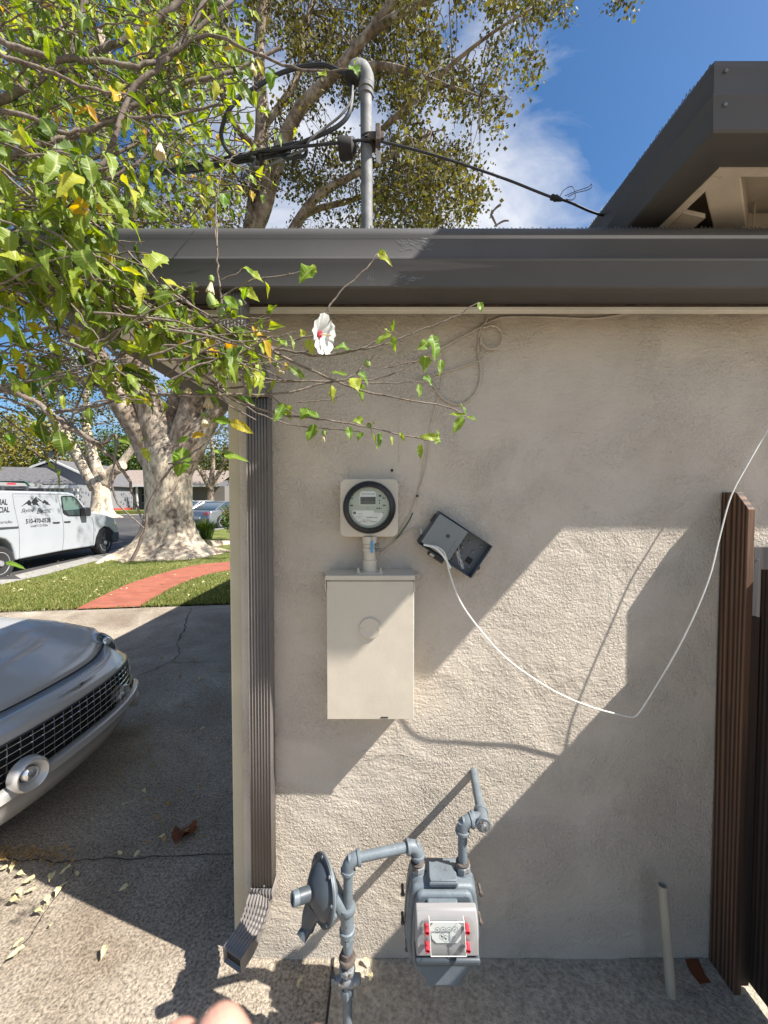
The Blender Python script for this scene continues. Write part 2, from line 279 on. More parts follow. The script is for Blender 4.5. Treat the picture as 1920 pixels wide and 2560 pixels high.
M['skin'] = mat('skin', (0.62, 0.32, 0.235), 0.5, var=0.1, vs=60, bs=0.1, bscale=500)
M['skin'].node_tree.nodes['Principled BSDF'].inputs['Subsurface Weight'].default_value = 0.15
M['skin'].node_tree.nodes['Principled BSDF'].inputs['Subsurface Scale'].default_value = 0.005
M['earth'] = mat('earth', (0.16, 0.14, 0.10), 0.95, var=0.3, vs=1)
M['redmulch'] = mat('red_edging', (0.40, 0.05, 0.035), 0.85)
M['dirt'] = mat('dirty_iron', (0.02, 0.018, 0.016), 0.8)

# ---------------- mesh builder ----------------
def catmull(pts, n=6):
    pts = [Vector(p) for p in pts]
    if len(pts) < 3: return pts
    q = [pts[0] * 2 - pts[1]] + pts + [pts[-1] * 2 - pts[-2]]; out = []
    for i in range(1, len(q) - 2):
        for k in range(n):
            t = k / n; a, b, c, d = q[i - 1], q[i], q[i + 1], q[i + 2]
            out.append(0.5 * ((2 * b) + (c - a) * t + (2 * a - 5 * b + 4 * c - d) * t * t + (3 * b - a - 3 * c + d) * t ** 3))
    out.append(pts[-1]); return out
def basis(d):
    d = Vector(d).normalized(); a = Vector((0, 0, 1)) if abs(d.z) < 0.9 else Vector((1, 0, 0))
    x = d.cross(a).normalized(); return x, d.cross(x).normalized(), d
class MB:
    def __init__(s): s.v = []; s.f = []; s.a = []
    def add(s, vs, fs):
        o = len(s.v); s.v.extend([tuple(v) for v in vs]); s.f.extend([tuple(i + o for i in f) for f in fs])
    def box(s, x0, x1, y0, y1, z0, z1, mtx=None):
        vs = [Vector((x, y, z)) for x in (x0, x1) for y in (y0, y1) for z in (z0, z1)]
        if mtx: vs = [mtx @ v for v in vs]
        s.add(vs, [(0, 1, 3, 2), (4, 6, 7, 5), (0, 4, 5, 1), (2, 3, 7, 6), (0, 2, 6, 4), (1, 5, 7, 3)]); return s
    def tube(s, pts, rad, seg=8, cap=True):
        pts = [Vector(p) for p in pts]; n = len(pts)
        if not hasattr(rad, '__len__'): rad = [rad] * n
        if len(rad) != n:
            rr = []
            for i in range(n):
                t = i / (n - 1) * (len(rad) - 1); k = min(int(t), len(rad) - 2); rr.append(rad[k] + (rad[k + 1] - rad[k]) * (t - k))
            rad = rr
        d0 = (pts[1] - pts[0]); x, y, _ = basis(d0); o = len(s.v)
        for i, p in enumerate(pts):
            d = (pts[min(i + 1, n - 1)] - pts[max(i - 1, 0)])
            if d.length < 1e-9: d = d0
            d.normalize(); x = (x - d * x.dot(d))
            if x.length < 1e-6: x = basis(d)[0]
            x.normalize(); y = d.cross(x)
            for k in range(seg):
                a = 2 * math.pi * k / seg; s.v.append(tuple(p + (x * math.cos(a) + y * math.sin(a)) * rad[i]))
        for i in range(n - 1):
            for k in range(seg):
                k2 = (k + 1) % seg; s.f.append((o + i * seg + k, o + i * seg + k2, o + (i + 1) * seg + k2, o + (i + 1) * seg + k))
        if cap:
            s.f.append(tuple(o + k for k in range(seg))[::-1]); s.f.append(tuple(o + (n - 1) * seg + k for k in range(seg)))
        return s
    def cyl(s, a, b, r, seg=24, r2=None): return s.tube([a, b], [r, r if r2 is None else r2], seg)
    def lathe(s, org, axis, prof, seg=32, sx=1.0):
        """prof: (distance along axis, radius)"""
        x, y, d = basis(axis); org = Vector(org); o = len(s.v)
        for h, r in prof:
            for k in range(seg):
                a = 2 * math.pi * k / seg; s.v.append(tuple(org + d * h + (x * math.cos(a) * sx + y * math.sin(a)) * r))
        for i in range(len(prof) - 1):
            for k in range(seg):
                k2 = (k + 1) % seg; s.f.append((o + i * seg + k, o + i * seg + k2, o + (i + 1) * seg + k2, o + (i + 1) * seg + k))
        s.f.append(tuple(o + k for k in range(seg))[::-1]); s.f.append(tuple(o + (len(prof) - 1) * seg + k for k in range(seg)))
        return s
    def prism(s, poly, ext):
        """poly: list of 3D points, extruded by vector ext"""
        n = len(poly); e = Vector(ext); vs = [Vector(p) for p in poly] + [Vector(p) + e for p in poly]
        s.add(vs, [tuple(range(n))[::-1], tuple(range(n, 2 * n))] + [(i, (i + 1) % n, n + (i + 1) % n, n + i) for i in range(n)]); return s
    def grid(s, rows, closed=False):
        n = len(rows[0]); o = len(s.v)
        for r in rows: s.v.extend([tuple(p) for p in r])
        for i in range(len(rows) - 1):
            for k in range(n if closed else n - 1):
                k2 = (k + 1) % n; s.f.append((o + i * n + k, o + i * n + k2, o + (i + 1) * n + k2, o + (i + 1) * n + k))
        return s
    def build(s, name, m, parent=None, smooth=True, bevel=0, seg=2, solid=0, sub=0, sharp=35, fix=True):
        me = bpy.data.meshes.new(name); me.from_pydata(s.v, [], s.f); me.materials.append(m)
        if s.a and len(s.a) == len(me.vertices): me.attributes.new('vein', 'FLOAT', 'POINT').data.foreach_set('value', s.a)
        me.validate()
        if fix and len(s.f) < 20000:
            import bmesh
            b = bmesh.new(); b.from_mesh(me); bmesh.ops.recalc_face_normals(b, faces=b.faces); b.to_mesh(me); b.free()
        if smooth:
            me.shade_smooth(); me.set_sharp_from_angle(angle=R(sharp))
        o = bpy.data.objects.new(name, me); C.objects.link(o)
        if parent:
            o.parent = parent; o.matrix_parent_inverse = Matrix.Translation(parent.location).inverted() if parent.rotation_euler.z == 0 else Matrix.Identity(4)
        if solid: q = o.modifiers.new('solid', 'SOLIDIFY'); q.thickness = solid; q.offset = -1
        if bevel: q = o.modifiers.new('bevel', 'BEVEL'); q.width = bevel; q.segments = seg; q.limit_method = 'ANGLE'; q.angle_limit = R(40)
        if sub: q = o.modifiers.new('sub', 'SUBSURF'); q.levels = sub; q.render_levels = sub
        return o
def tag(o, label=None, cat=None, group=None, kind=None):
    if label: o['label'] = label
    if cat: o['category'] = cat
    if group: o['group'] = group
    if kind: o['kind'] = kind
    return o
def thing(name, label, cat, loc=(0, 0, 0), group=None):
    o = bpy.data.objects.new(name, None); C.objects.link(o); o.location = loc; o.empty_display_size = 0.1
    return tag(o, label, cat, group)
def txt(s, org, ux, uy, height, m, name='lettering', parent=None, width=None, shear=0.0, out=0.0006, align='LEFT', space=1.0, bold=0.0):
    cu = bpy.data.curves.new('t', 'FONT'); cu.body = s; cu.size = 1.0; cu.shear = shear; cu.space_character = space; cu.offset = bold; cu.resolution_u = 3
    to = bpy.data.objects.new('t', cu); C.objects.link(to); bpy.context.view_layer.update()
    me = bpy.data.meshes.new_from_object(to.evaluated_get(bpy.context.evaluated_depsgraph_get())); bpy.data.objects.remove(to)
    xs = [v.co.x for v in me.vertices]; ys = [v.co.y for v in me.vertices]
    if not xs: return None
    x0, x1, y0, y1 = min(xs), max(xs), min(ys), max(ys)
    ux = Vector(ux).normalized(); uy = Vector(uy).normalized(); nrm = ux.cross(uy).normalized(); sc = height / (y1 - y0); sx = sc if width is None else width / (x1 - x0)
    off = (x1 - x0) * sx / 2 if align == 'CENTER' else 0
    for v in me.vertices: v.co = Vector(org) + ux * ((v.co.x - x0) * sx - off) + uy * ((v.co.y - y0) * sc) + nrm * out
    me.materials.clear(); me.materials.append(m); me.name = name
    o = bpy.data.objects.new(name, me); C.objects.link(o)
    if parent: o.parent = parent; o.matrix_parent_inverse = Matrix.Translation(parent.location).inverted()
    return o
def inpoly(x, y, poly):
    c = False; n = len(poly)
    for i in range(n):
        x1, y1 = poly[i]; x2, y2 = poly[(i + 1) % n]
        if (y1 > y) != (y2 > y) and x < (x2 - x1) * (y - y1) / (y2 - y1) + x1: c = not c
    return c
def flat(name, poly, z, m, kind='structure', thick=0.0):
    b = MB(); pts = [Vector((p[0], p[1], z)) for p in poly]
    if thick: b.prism([p - Vector((0, 0, thick)) for p in pts], (0, 0, thick))
    else: b.add(pts, [tuple(range(len(pts)))])
    return tag(b.build(name, m, smooth=False), kind=kind)

# ================= SETTING =================
b = MB(); b.add([(-400, -400, -0.03), (400, -400, -0.03), (400, 700, -0.03), (-400, 700, -0.03)], [(0, 1, 2, 3)]); tag(b.build('ground', M['earth'], smooth=False), kind='structure')
# driveway (front edge of lawn runs at y of picture row 1520)
gl = G(0, 1532); gr = G(580, 1512)
LY0 = gl.y; LY1 = gr.y
def lawn_edge(x):  # y of the drive/lawn joint
    return LY0 + (LY1 - LY0) * (x - gl.x) / (gr.x - gl.x)
flat('driveway', [(-14, -6), (8, -6), (8, lawn_edge(8)), (-14, lawn_edge(-14))], 0.0, M['drive'])
# slab at wall foot, laid 4 mm above, with dark joints
sl = G(797, 2400); 
flat('path', [(-0.165, -6), (1.45, -6), (1.45, 1.249), (-0.165, 1.249)], 0.004, M['slab'])
# joints and cracks in the concrete
def crackpath(pts, w, z=0.006):
    m = MB(); pts = [G(*p) for p in pts]
    q = []
    for i in range(len(pts) - 1):
        for k in range(8):
            t = k / 8; p = pts[i].lerp(pts[i + 1], t); q.append(p + Vector((random.uniform(-1, 1), random.uniform(-1, 1), 0)) * w * 2.2)
    q.append(pts[-1]); rows = []
    for i, p in enumerate(q):
        d = (q[min(i + 1, len(q) - 1)] - q[max(i - 1, 0)]); nn = Vector((-d.y, d.x, 0)).normalized() * w * random.uniform(0.35, 0.8)
        rows.append([Vector((p.x, p.y, z)) + nn, Vector((p.x, p.y, z)) - nn])
    return m.grid(rows)
cb = MB()
for pts, w in [([(480, 1520), (462, 1570), (448, 1600)], .009), ([(448, 1600), (440, 1612), (452, 1635), (425, 1656)], .005), ([(425, 1656), (385, 1676), (345, 1690)], .006), ([(425, 1656), (480, 1658), (548, 1654)], .005),
               ([(0, 2150), (150, 2158), (320, 2148), (582, 2138)], .0035), ([(190, 2170), (150, 2230), (85, 2330), (0, 2425)], .0026)]:
    m_ = crackpath(pts, w); cb.add(m_.v, m_.f)
for x in (-0.166,):
    cb.add([(x - .004, -1, .0065), (x + .004, -1, .0065), (x + .003, 1.25, .0065), (x - .004, 1.25, .0065)], [(0, 1, 2, 3)])
tag(cb.build('driveway_cracks', M['crack'], smooth=False), kind='structure')
# street, kerb, lawn
street_pts = [G(0, 1462), G(130, 1432), G(240, 1404), G(300, 1390)]
def eg(px, py): g = G(px, py); return (g.x, g.y)
# near kerb line in plan, from left to far right
kl = [(-16, 5.2), eg(0, 1464), eg(120, 1436), eg(215, 1410), eg(262, 1398), eg(330, 1378), eg(400, 1352), eg(478, 1335), eg(560, 1322), (-3.0, 22), (8, 30), (60, 60)]
kl[-3] = (kl[-4][0] + 3.0, kl[-4][1] + 3.0); kl[-2] = (kl[-3][0] + 14, kl[-3][1] + 12); kl[-1] = (60, 70)
flat('lawn', [(-16, lawn_edge(-14) + .01)] + kl + [(60, lawn_edge(8)), (8, lawn_edge(8) + .01)], 0.006, M['grass'])
# concrete gutter strip outside the kerb line
def off(line, d):
    r = []
    for i, p in enumerate(line):
        a = line[max(i - 1, 0)]; c = line[min(i + 1, len(line) - 1)]; t = Vector((c[0] - a[0], c[1] - a[1])).normalized(); r.append((p[0] - t.y * d, p[1] + t.x * d))
    return r
o1 = off(kl, 0.62)
kb = MB(); kb.grid([[Vector((*p, 0.012)) for p in kl], [Vector((*p, -0.002)) for p in o1]]); tag(kb.build('kerb', M['kerbc'], smooth=False), kind='structure')
fk = [(-90, 38), (-13, 38), (-4, 58), (60, 125), (100, 160)]
flat('street', [(-60, 4.0)] + off(kl, 0.4) + fk[::-1], -0.008, M['asphalt'])
flat('far_yard', [(-120, 16)] + fk + [(160, 95), (160, 300), (-160, 300)], -0.004, M['grass'])
o2 = off(fk, 1.6)
kb = MB(); kb.grid([[Vector((*p, 0.05)) for p in fk], [Vector((*p, 0.05)) for p in o2]]); kb.grid([[Vector((*p, -0.01)) for p in fk], [Vector((*p, 0.05)) for p in fk]]); tag(kb.build('far_pavement', M['kerbc'], smooth=False), kind='structure')
# brick path across the lawn
up = [eg(190, 1524), eg(262, 1488), eg(330, 1458), eg(420, 1430), eg(500, 1412), eg(600, 1404), eg(760, 1400)]
lo = [eg(350, 1518), eg(395, 1490), eg(440, 1466), eg(490, 1446), eg(540, 1432), eg(610, 1424), eg(770, 1416)]
bp = MB(); rows = [[Vector((*a, 0.010)).lerp(Vector((*c, 0.010)), k / 4) for k in range(5)] for a, c in zip(catmull([(*p, 0) for p in up], 4), catmull([(*p, 0) for p in lo], 4)) for a, c in [((a.x, a.y), (c.x, c.y))]]
bp.grid(rows); tag(bp.build('brick_path', M['brick'], smooth=False), kind='structure')
# grass blades on the near lawn
gb = MB(); random.seed(3)
ppoly = [(p.x, p.y) for p in [r[0] for r in rows]] + [(p.x, p.y) for p in [r[-1] for r in rows]][::-1]
def on_lawn(x, y):
    if y < lawn_edge(x) + .02 or inpoly(x, y, ppoly): return False
    return inpoly(x, y, [(-16, 0)] + kl + [(60, 0)])
cnt = 0
while cnt < 26000:
    px, py = random.uniform(-60, 620), 1385 + (random.random() ** 0.75) * 150
    g = G(px, py)
    cnt += 1
    if not on_lawn(g.x, g.y): continue
    h = random.uniform(.018, .05); a = random.uniform(0, 6.28); w = random.uniform(.004, .009) * (0.6 + g.y / 14)
    dx, dy = math.cos(a) * w, math.sin(a) * w; l = (random.uniform(-.5, .5) * h, random.uniform(-.5, .5) * h)
    gb.add([(g.x - dx, g.y - dy, .006), (g.x + dx, g.y + dy, .006), (g.x + l[0], g.y + l[1], .006 + h)], [(0, 1, 2)])
tag(gb.build('grass', M['blade'], smooth=False, fix=False), kind='stuff')
# ================= HOUSE =================
D = 1.25; XC = -0.455; TR = -0.50
house = thing('stucco_house', 'greige stucco house wall with dark brown gutter and downspout above the utility meters', 'house', (1.0, D, 0))
# wall: a gently uneven front sheet with thickness, rounded left corner
b = MB(); rows = []
def wally(x, z): return D + 0.003 * noise.noise((x * 2.3, 0.3, z * 2.3)) + 0.0015 * noise.noise((x * 8, 2.3, z * 8))
xs = [XC - .012, XC - .008, XC - .002, XC + .006, XC + .016] + [XC + .03 + i * 0.035 for i in range(150)]
for j in range(70):
    z = -0.02 + j * 0.0345; r = []
    r.append(Vector((XC - .014, D + .40, z)))
    for i, x in enumerate(xs):
        y = wally(x, z) + (0.020, 0.011, 0.005, 0.002, 0.0005)[i] if i < 5 else wally(x, z)
        if z < 0.05 and x > XC + .03: y -= 0.004 * noise.noise((x * 9, 4, z * 20))
        r.append(Vector((x, y, z)))
    r.append(Vector((xs[-1], D + .40, z))); rows.append(r)
b.grid(rows); b.build('wall', M['wall'], house)
b = MB(); b.box(XC - .012, 4.7, D + .42, 9.5, -0.02, 2.25); b.build('side_wall', M['wall'], house, smooth=False)
# corner board set back behind the wall edge
b = MB(); b.box(-0.517, XC - .016, D + .055, D + .12, 0.0, 2.15); b.build('corner_trim', M['trim'], house, bevel=.006, seg=3)
# gutters
def prof_gutter(zt, h=.15, w=.10):
    return [(0, zt - h), (w * .86, zt - h), (w * .90, zt - h + .004), (w * .985, zt - h * .58), (w, zt - h * .56), (w, zt - h * .535), (w * .955, zt - h * .51), (w * .955, zt - .032), (w * .98, zt - .025), (w * .985, zt - .017), (w * .96, zt - .009), (w * .91, zt - .003), (w * .84, zt), (w * .77, zt - .003), (w * .76, zt - .014)]
def sweep(path, prof):
    rows = []
    for (x, y, ox, oy) in path: rows.append([Vector((x + ox * o, y + oy * o, z)) for o, z in prof])
    return MB().grid(rows)
def longpath(path, step=.25): return path
ZL = 2.236; YF = 1.145; XL = -0.905
g1 = sweep([(4.8, YF, 0, -1), (XL, YF, -1, -1), (XL, 9.6, -1, 0)], prof_gutter(ZL, .155)).build('gutter', M['gutter'], house, solid=.0015, sharp=25)
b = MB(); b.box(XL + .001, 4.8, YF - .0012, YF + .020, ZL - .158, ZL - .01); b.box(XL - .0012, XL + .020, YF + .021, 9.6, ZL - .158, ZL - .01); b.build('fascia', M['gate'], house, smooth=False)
b = MB(); b.box(XC - .03, 4.8, YF + .006, YF + .026, ZL - .170, ZL - .1585); b.build('drip_strip', M['strip'], house, bevel=.001)
# eave underside on the left, with pale edge board and brown frieze
b = MB(); b.box(XL + .022, XC - .032, YF + .022, 9.6, ZL - .172, ZL - .160); b.build('soffit', M['strip'], house, smooth=False)
b = MB(); b.box(XC - .030, XC - .016, D + .125, 9.6, ZL - .30, ZL - .175); b.build('frieze_board', M['tan'], house, smooth=False)
b = MB(); b.prism([(XL - .03, 9.6, ZL - .012), (XL - .03, YF - .03, ZL - .012), (4.8, YF - .03, ZL - .012), (4.8, 4.2, ZL + .75), (1.8, 4.6, ZL + .8), (1.6, 9.6, ZL + .8)][:3] + [(4.8, 5, ZL - .012), (4.8, 9.6, ZL - .012)], (0, 0, .012)); b.build('roof_deck', M['roof'], house, smooth=False)
b = MB(); b.add([(XL + .02, YF + .02, ZL + .004), (4.8, YF + .02, ZL + .004), (4.8, 9.6, ZL + .004), (XL + .02, 9.6, ZL + .004), (2.0, 4.6, ZL + 1.0), (2.0, 6.2, ZL + 1.0)], [(0, 1, 4), (1, 2, 5, 4), (2, 3, 5), (3, 0, 4, 5)]); b.build('roof', M['roof'], house, smooth=False)
# wire mesh guard over the gutter: a row of small twisted loops
def mesh_guard(a, c, up=.012, step=.011, back=Vector((0, .02, 0))):
    b = MB(); a = Vector(a); c = Vector(c); n = int((c - a).length / step); d = (c - a) / n
    for k in range(n):
        p = a + d * k; h = up * random.uniform(.5, 1.0) * (1.2 + noise.noise((k * .05, 0, 0)))
        q = [p, p + d * .5 + Vector((0, 0, h)) + back * .3, p + d + back * .1]
        b.tube(q, .0009, 3, False)
    b.tube([a, c], .001, 4, False); b.tube([a + back + Vector((0, 0, .004)), c + back + Vector((0, 0, .004))], .001, 4, False)
    return b
mesh_guard((XL - .06, YF - .080, ZL + .002), (1.9, YF - .080, ZL + .002), up=.010).build('mesh_guard', M['galv'], g1, smooth=False, fix=False)
# white paint scuffs on the gutter face
b = MB(); random.seed(5)
yy = YF - .0965
def scuff(px0, py0, px1, py1, w):
    n = 5; pts = []
    for k in range(n + 1):
        t = k / n; pts.append((px0 + (px1 - px0) * t + random.uniform(-2, 2), py0 + (py1 - py0) * t + 6 * math.sin(t * 3.1)))
    rows = []
    for i, (px, py) in enumerate(pts):
        ww = w * (1 - abs(2 * i / n - 1)) + .2; p = P(px, py, yy); 
        rows.append([p, P(px + ww * .3, py + ww, yy)])
    b.grid(rows)
for _ in range(26):
    x = random.uniform(985, 1060); y = random.uniform(584, 612); scuff(x, y, x + random.uniform(10, 40), y + random.uniform(4, 22), random.uniform(.6, 1.8))
b.build('scuff_mark', M['scuff'], g1, smooth=False)
b = MB(); yy = YF - .1035
for _ in range(20):
    x = random.uniform(978, 1050); y = random.uniform(684, 706); scuff(x, y, x + random.uniform(5, 30), y + random.uniform(-10, 8), random.uniform(.5, 1.6))
for x in (918, 924, 930): scuff(x, 672 + random.uniform(0, 8), x + 8, 712, 1.5)
b.build('scuff_mark', M['scuff'], g1, smooth=False)['kind'] = 'stuff'
# downspout: outlet under the gutter, offset elbows, ribbed pipe at the wall, kick-out elbow
XS = PX(648, 1600, 0).x if False else P(646, 1600, 1.19).x
def rect_ring(c, ux, uy, w, d, rib=0.004):
    pts = []; n = 7
    hw, hd = w / 2, d / 2
    for k in range(n * 2 + 1):
        t = k / (n * 2); pts.append((-hw + w * t, -hd + (rib if k % 2 and 0 < k < n * 2 else 0)))
    for k in range(1, 7): pts.append((hw, -hd + d * k / 6))
    for k in range(1, n * 2 + 1):
        t = k / (n * 2); pts.append((hw - w * t, hd))
    for k in range(1, 6): pts.append((-hw, hd - d * k / 6))
    return [Vector(c) + ux * p[0] + uy * p[1] for p in pts]
ds = bpy.data.objects.new('downspout', None)
def spout(path, w, d, rib, name, parent, scl=None, m='spout'):
    rows = []
    for i, p in enumerate(path):
        p = Vector(p); t = (Vector(path[min(i + 1, len(path) - 1)]) - Vector(path[max(i - 1, 0)])).normalized()
        ux = Vector((1, 0, 0)); ux = (ux - t * ux.dot(t)).normalized(); uy = t.cross(ux).normalized()
        if uy.y < 0: uy = -uy
        k = scl[i] if scl else 1
        rows.append(rect_ring(p, ux, uy, w * k, d * k, rib))
    return MB().grid(rows, closed=True).build(name, M[m], parent, solid=.0015, sharp=28)
W1, D1 = 0.064, 0.050
XSm = P(644, 1500, 1.18).x
ytop = 1.2
main = spout([(XSm, 1.214, 1.845), (XSm, 1.214, 1.6), (XSm, 1.214, 1.0), (XSm, 1.214, 0.285)], W1, D1, .0065, 'downspout', house)
p0 = P(587, 722, 1.10)
spout([(p0.x, 1.10, ZL - .152), (p0.x, 1.10, ZL - .20), (p0.x + .003, 1.104, ZL - .235)], W1 * .98, D1, .0035, 'outlet', main)
el = []; sc = []
pa = Vector((p0.x + .002, 1.102, ZL - .215)); pb = Vector((XSm, 1.212, 1.83))
cpts = [pa, pa + Vector((.0, .005, -.035)), pa + Vector((.012, .04, -.075)), pb + Vector((-.012, -.03, .085)), pb + Vector((-.002, -.004, .035)), pb]
cc = catmull(cpts, 7)
for i in range(len(cc)): sc.append(1.06 + (.05 if i % 2 and (i < 16 or i > 22) else 0))
spout([tuple(c) for c in cc], W1 * .96, D1 * .96, .002, 'offset_elbow', main, sc)
pe = P(590, 2425, 1.085); pe = P(580, 2402, 1.09)
ps = Vector((XSm, 1.214, .295))
cc = [ps + Vector((0, 0, .008)), ps + Vector((0, 0, -.03))] + [ps.lerp(pe, t) + Vector((.006 * math.sin(t * 3.1), .012 * math.sin(t * 3.1), -.030 * math.sin(t * 3.1))) for t in [.16 + k * .045 for k in range(14)]] + [pe]
sc = [1.10, 1.06] + [1.04 + (.10 if i % 2 else 0) for i in range(9)] + [1.08] * 6
sc = sc[:len(cc)]
spout([tuple(c) for c in cc], W1 * .98, D1 * .98, .004, 'kick_out_elbow', main, sc)
kd = (pe - Vector(cc[-3])).normalized(); kx = Vector((1, 0, 0)); kx = (kx - kd * kx.dot(kd)).normalized(); ky = kd.cross(kx)
MB().prism([pe - kd * .010 + kx * a_ * W1 * .46 + ky * c_ * D1 * .46 for a_, c_ in ((-1, -1), (1, -1), (1, 1), (-1, 1))], -kd * .002).build('mouth', M['dark'], main)  # dark plate stands in for the shade inside the open elbow
for px, py in [(628, 2222), (660, 2215)]:
    MB().lathe(P(px, py, 1.185), (0, -1, 0), [(0, .003), (.002, .003), (.003, .0015)], 10).build('screw', M['galv'], main)
# hairline crack of the old lath joint on the wall
b = MB()
for seg in ([(1000, 790), (998, 1100), (996, 1160)], [(978, 1176), (975, 1185)]):
    rows = []
    for i, (px, py) in enumerate(catmull([(x, y, 0) for x, y in seg], 14) and [(p.x, p.y) for p in catmull([(x, y, 0) for x, y in seg], 14)]):
        p = P(px + random.uniform(-1.2, 1.2), py, D); p.y = wally(p.x, p.z) - .0012; w = random.uniform(.0003, .0011)
        rows.append([p - Vector((w, 0, 0)), p + Vector((w, 0, 0))])
    b.grid(rows)
b.build('wall_crack', M['tan'], house, smooth=False)
MB().lathe(P(980, 1176, D - .001) , (0, -1, 0), [(0, .0045), (.0015, .003), (.0016, .0001)], 8).build('wall_hole', M['dark'], house)

# upper roof corner at right
ZU = H + .92; YU = .94; XU = .783
g2 = sweep([(1.24, 6.4, 1, 0), (1.24, YU, 1, -1), (XU, YU, -1, -1), (XU, 6.5, -1, 0)], prof_gutter(ZU, .145, .10)).build('upper_gutter', M['gutter'], house, solid=.0015, sharp=25)
for dz, dxx in ((-.030, .012), (-.098, .012)):
    MB().lathe((XU - .085 + dxx, YU - .098, ZU + dz), (0, -1, 0), [(0, .0038), (.0015, .0038), (.0028, .002)], 12).build('screw', M['galv'], g2)
mesh_guard((XU - .090, YU - .08, ZU), (XU - .090, 2.6, ZU), up=.009, back=Vector((.01, 0, 0))).build('mesh_guard', M['galv'], g2, smooth=False, fix=False)
mesh_guard((XU - .06, YU - .075, ZU), (1.2, YU - .075, ZU), up=.009).build('mesh_guard', M['galv'], g2, smooth=False, fix=False)
b = MB(); b.box(XU - .0012, 1.238, YU - .0012, YU + .022, ZU - .148, ZU - .01); b.box(XU - .0012, XU + .022, YU + .023, 6.5, ZU - .148, ZU - .01); b.build('upper_fascia', M['tan'], house, smooth=False)
b = MB(); b.add([(XU - .02, YU - .01, ZU - .006), (1.24, YU - .01, ZU - .006), (1.24, 6.5, ZU - .006), (XU - .02, 6.5, ZU - .006), (1.05, 1.6, ZU + .12), (1.05, 6.5, ZU + .12)], [(0, 1, 4), (1, 2, 5, 4), (2, 3, 5), (3, 0, 4, 5), (3, 2, 1, 0)]); b.build('upper_roof', M['roof'], house, smooth=False)
# eave underside: sheathing, hip rafter, soffit boards and beam
b = MB(); b.box(XU + .024, 1.23, YU + .024, 6.5, ZU - .055, ZU - .035); b.build('sheathing', M['tan'], house, smooth=False)
b = MB(); a = Vector((XU + .03, YU + .03, ZU - .06)); c = a + Vector((.30, .30, 0)); pr = Vector((.024, -.024, 0))
b.prism([a - pr, a + pr, c + pr, c - pr], (0, 0, -.085)); b.build('hip_rafter', M['tan'], house, bevel=.003)
b = MB(); b.prism([(XU + .03, YU + .15, ZU - .142), (XU + .09, YU + .15, ZU - .155), (XU + .09, 6, ZU - .155), (XU + .03, 6, ZU - .142)], (0, 0, .012)); b.build('lookout_board', M['tan'], house, smooth=False)
b = MB(); b.box(1.24, 1.255, YU + .004, 6.4, ZL - .02, ZU - .02); b.build('sun_block_board', M['tan'], house, smooth=False)  # unseen board added to stop sun leaking between the two gutters
b = MB(); b.box(XU + .28, 1.23, YU + .26, YU + .34, ZU - .30, ZU - .06); b.build('beam', M['tan'], house, bevel=.004)
b = MB(); b.box(XU + .09, 1.23, 1.28, 6.4, ZU - .50, ZU - .056); b.build('upper_wall', M['tan'], house, smooth=False)
b = MB(); b.tube(catmull([P(1895, 462, 1.17), P(1888, 500, 1.165), P(1884, 560, 1.16), P(1884, 600, 1.16)], 5), .003, 6); tag(b.build('painted_cable', M['tan']), 'tan painted cable hanging down the beam under the upper eave at top right', 'cable')
MB().box(1.03, 1.27, .70, YU + .02, 2.60, 3.20).box(1.05, 1.25, .87, YU + .02, ZU - .02, 2.598).build('shade_block', M['tan'], house, bevel=.01)  # unseen box added outside the frame to shade the wall left of the panel
MB().box(1.02, 1.29, .68, YU + .04, 3.201, 3.24).build('shade_block_cap', M['roof'], house, bevel=.004)  # roofing cap on the added shade box
# unseen strap added under the upper gutter to cast a shadow on the panel lid
MB().prism([(1.075, .845, ZU - .14), (1.095, .845, ZU - .14), (1.095, .845, ZU - .245), (1.075, .845, ZU - .225)], (0, .002, 0)).build('shadow_strap', M['gutter'], g2, smooth=False)

# ================= FENCE AND GATE =================
t = thing('fence_post', 'brown dog-eared cedar post board standing against the stucco wall at the right edge', 'post', (1.085, 1.2, 0))
ztop = P(1820, 1231, 1.25).z
b = MB(); b.prism([(1.072, 1.246, .0), (1.072, 1.153, .0), (1.072, 1.153, ztop - .052), (1.072, 1.196, ztop), (1.072, 1.246, ztop)], (.021, 0, 0)); b.build('board', M['post'], t, bevel=.0015)
b = MB(); b.box(1.094, 1.11, 1.165, 1.245, .03, .22); b.build('batten', M['gate'], t, bevel=.002)
for px, py in ((1870, 1420), (1890, 1398), (1596 + 270, 1480)): pass
t = thing('grey_fence', 'weathered grey grooved fence board behind the brown post', 'fence', (1.25, 1.2, 0))
zf = P(1900, 1367, 1.20).z
for i in range(4): MB().box(1.112 + i * .092, 1.112 + i * .092 + .089, 1.198, 1.214, .02, zf - .004 * i).build('board', M['greywood'], t, bevel=.0015)
MB().lathe(P(1894, 1399, 1.197), (0, -1, 0), [(0, .0022), (.001, .0022), (.0018, .001)], 8).build('nail', M['galv'], t)
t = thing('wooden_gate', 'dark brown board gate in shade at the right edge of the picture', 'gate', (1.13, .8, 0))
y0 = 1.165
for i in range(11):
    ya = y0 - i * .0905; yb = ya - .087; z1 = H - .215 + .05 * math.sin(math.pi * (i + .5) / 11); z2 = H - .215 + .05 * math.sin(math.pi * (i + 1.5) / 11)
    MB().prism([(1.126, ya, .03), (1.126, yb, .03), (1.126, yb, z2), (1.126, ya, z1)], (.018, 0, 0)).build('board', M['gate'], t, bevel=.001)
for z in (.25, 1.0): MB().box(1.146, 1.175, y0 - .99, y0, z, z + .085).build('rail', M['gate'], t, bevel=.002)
MB().box(1.09, 1.118, .985 + .17, .985 + .19, .03, H - .35).build('hinge_stile', M['gate'], t, bevel=.001)
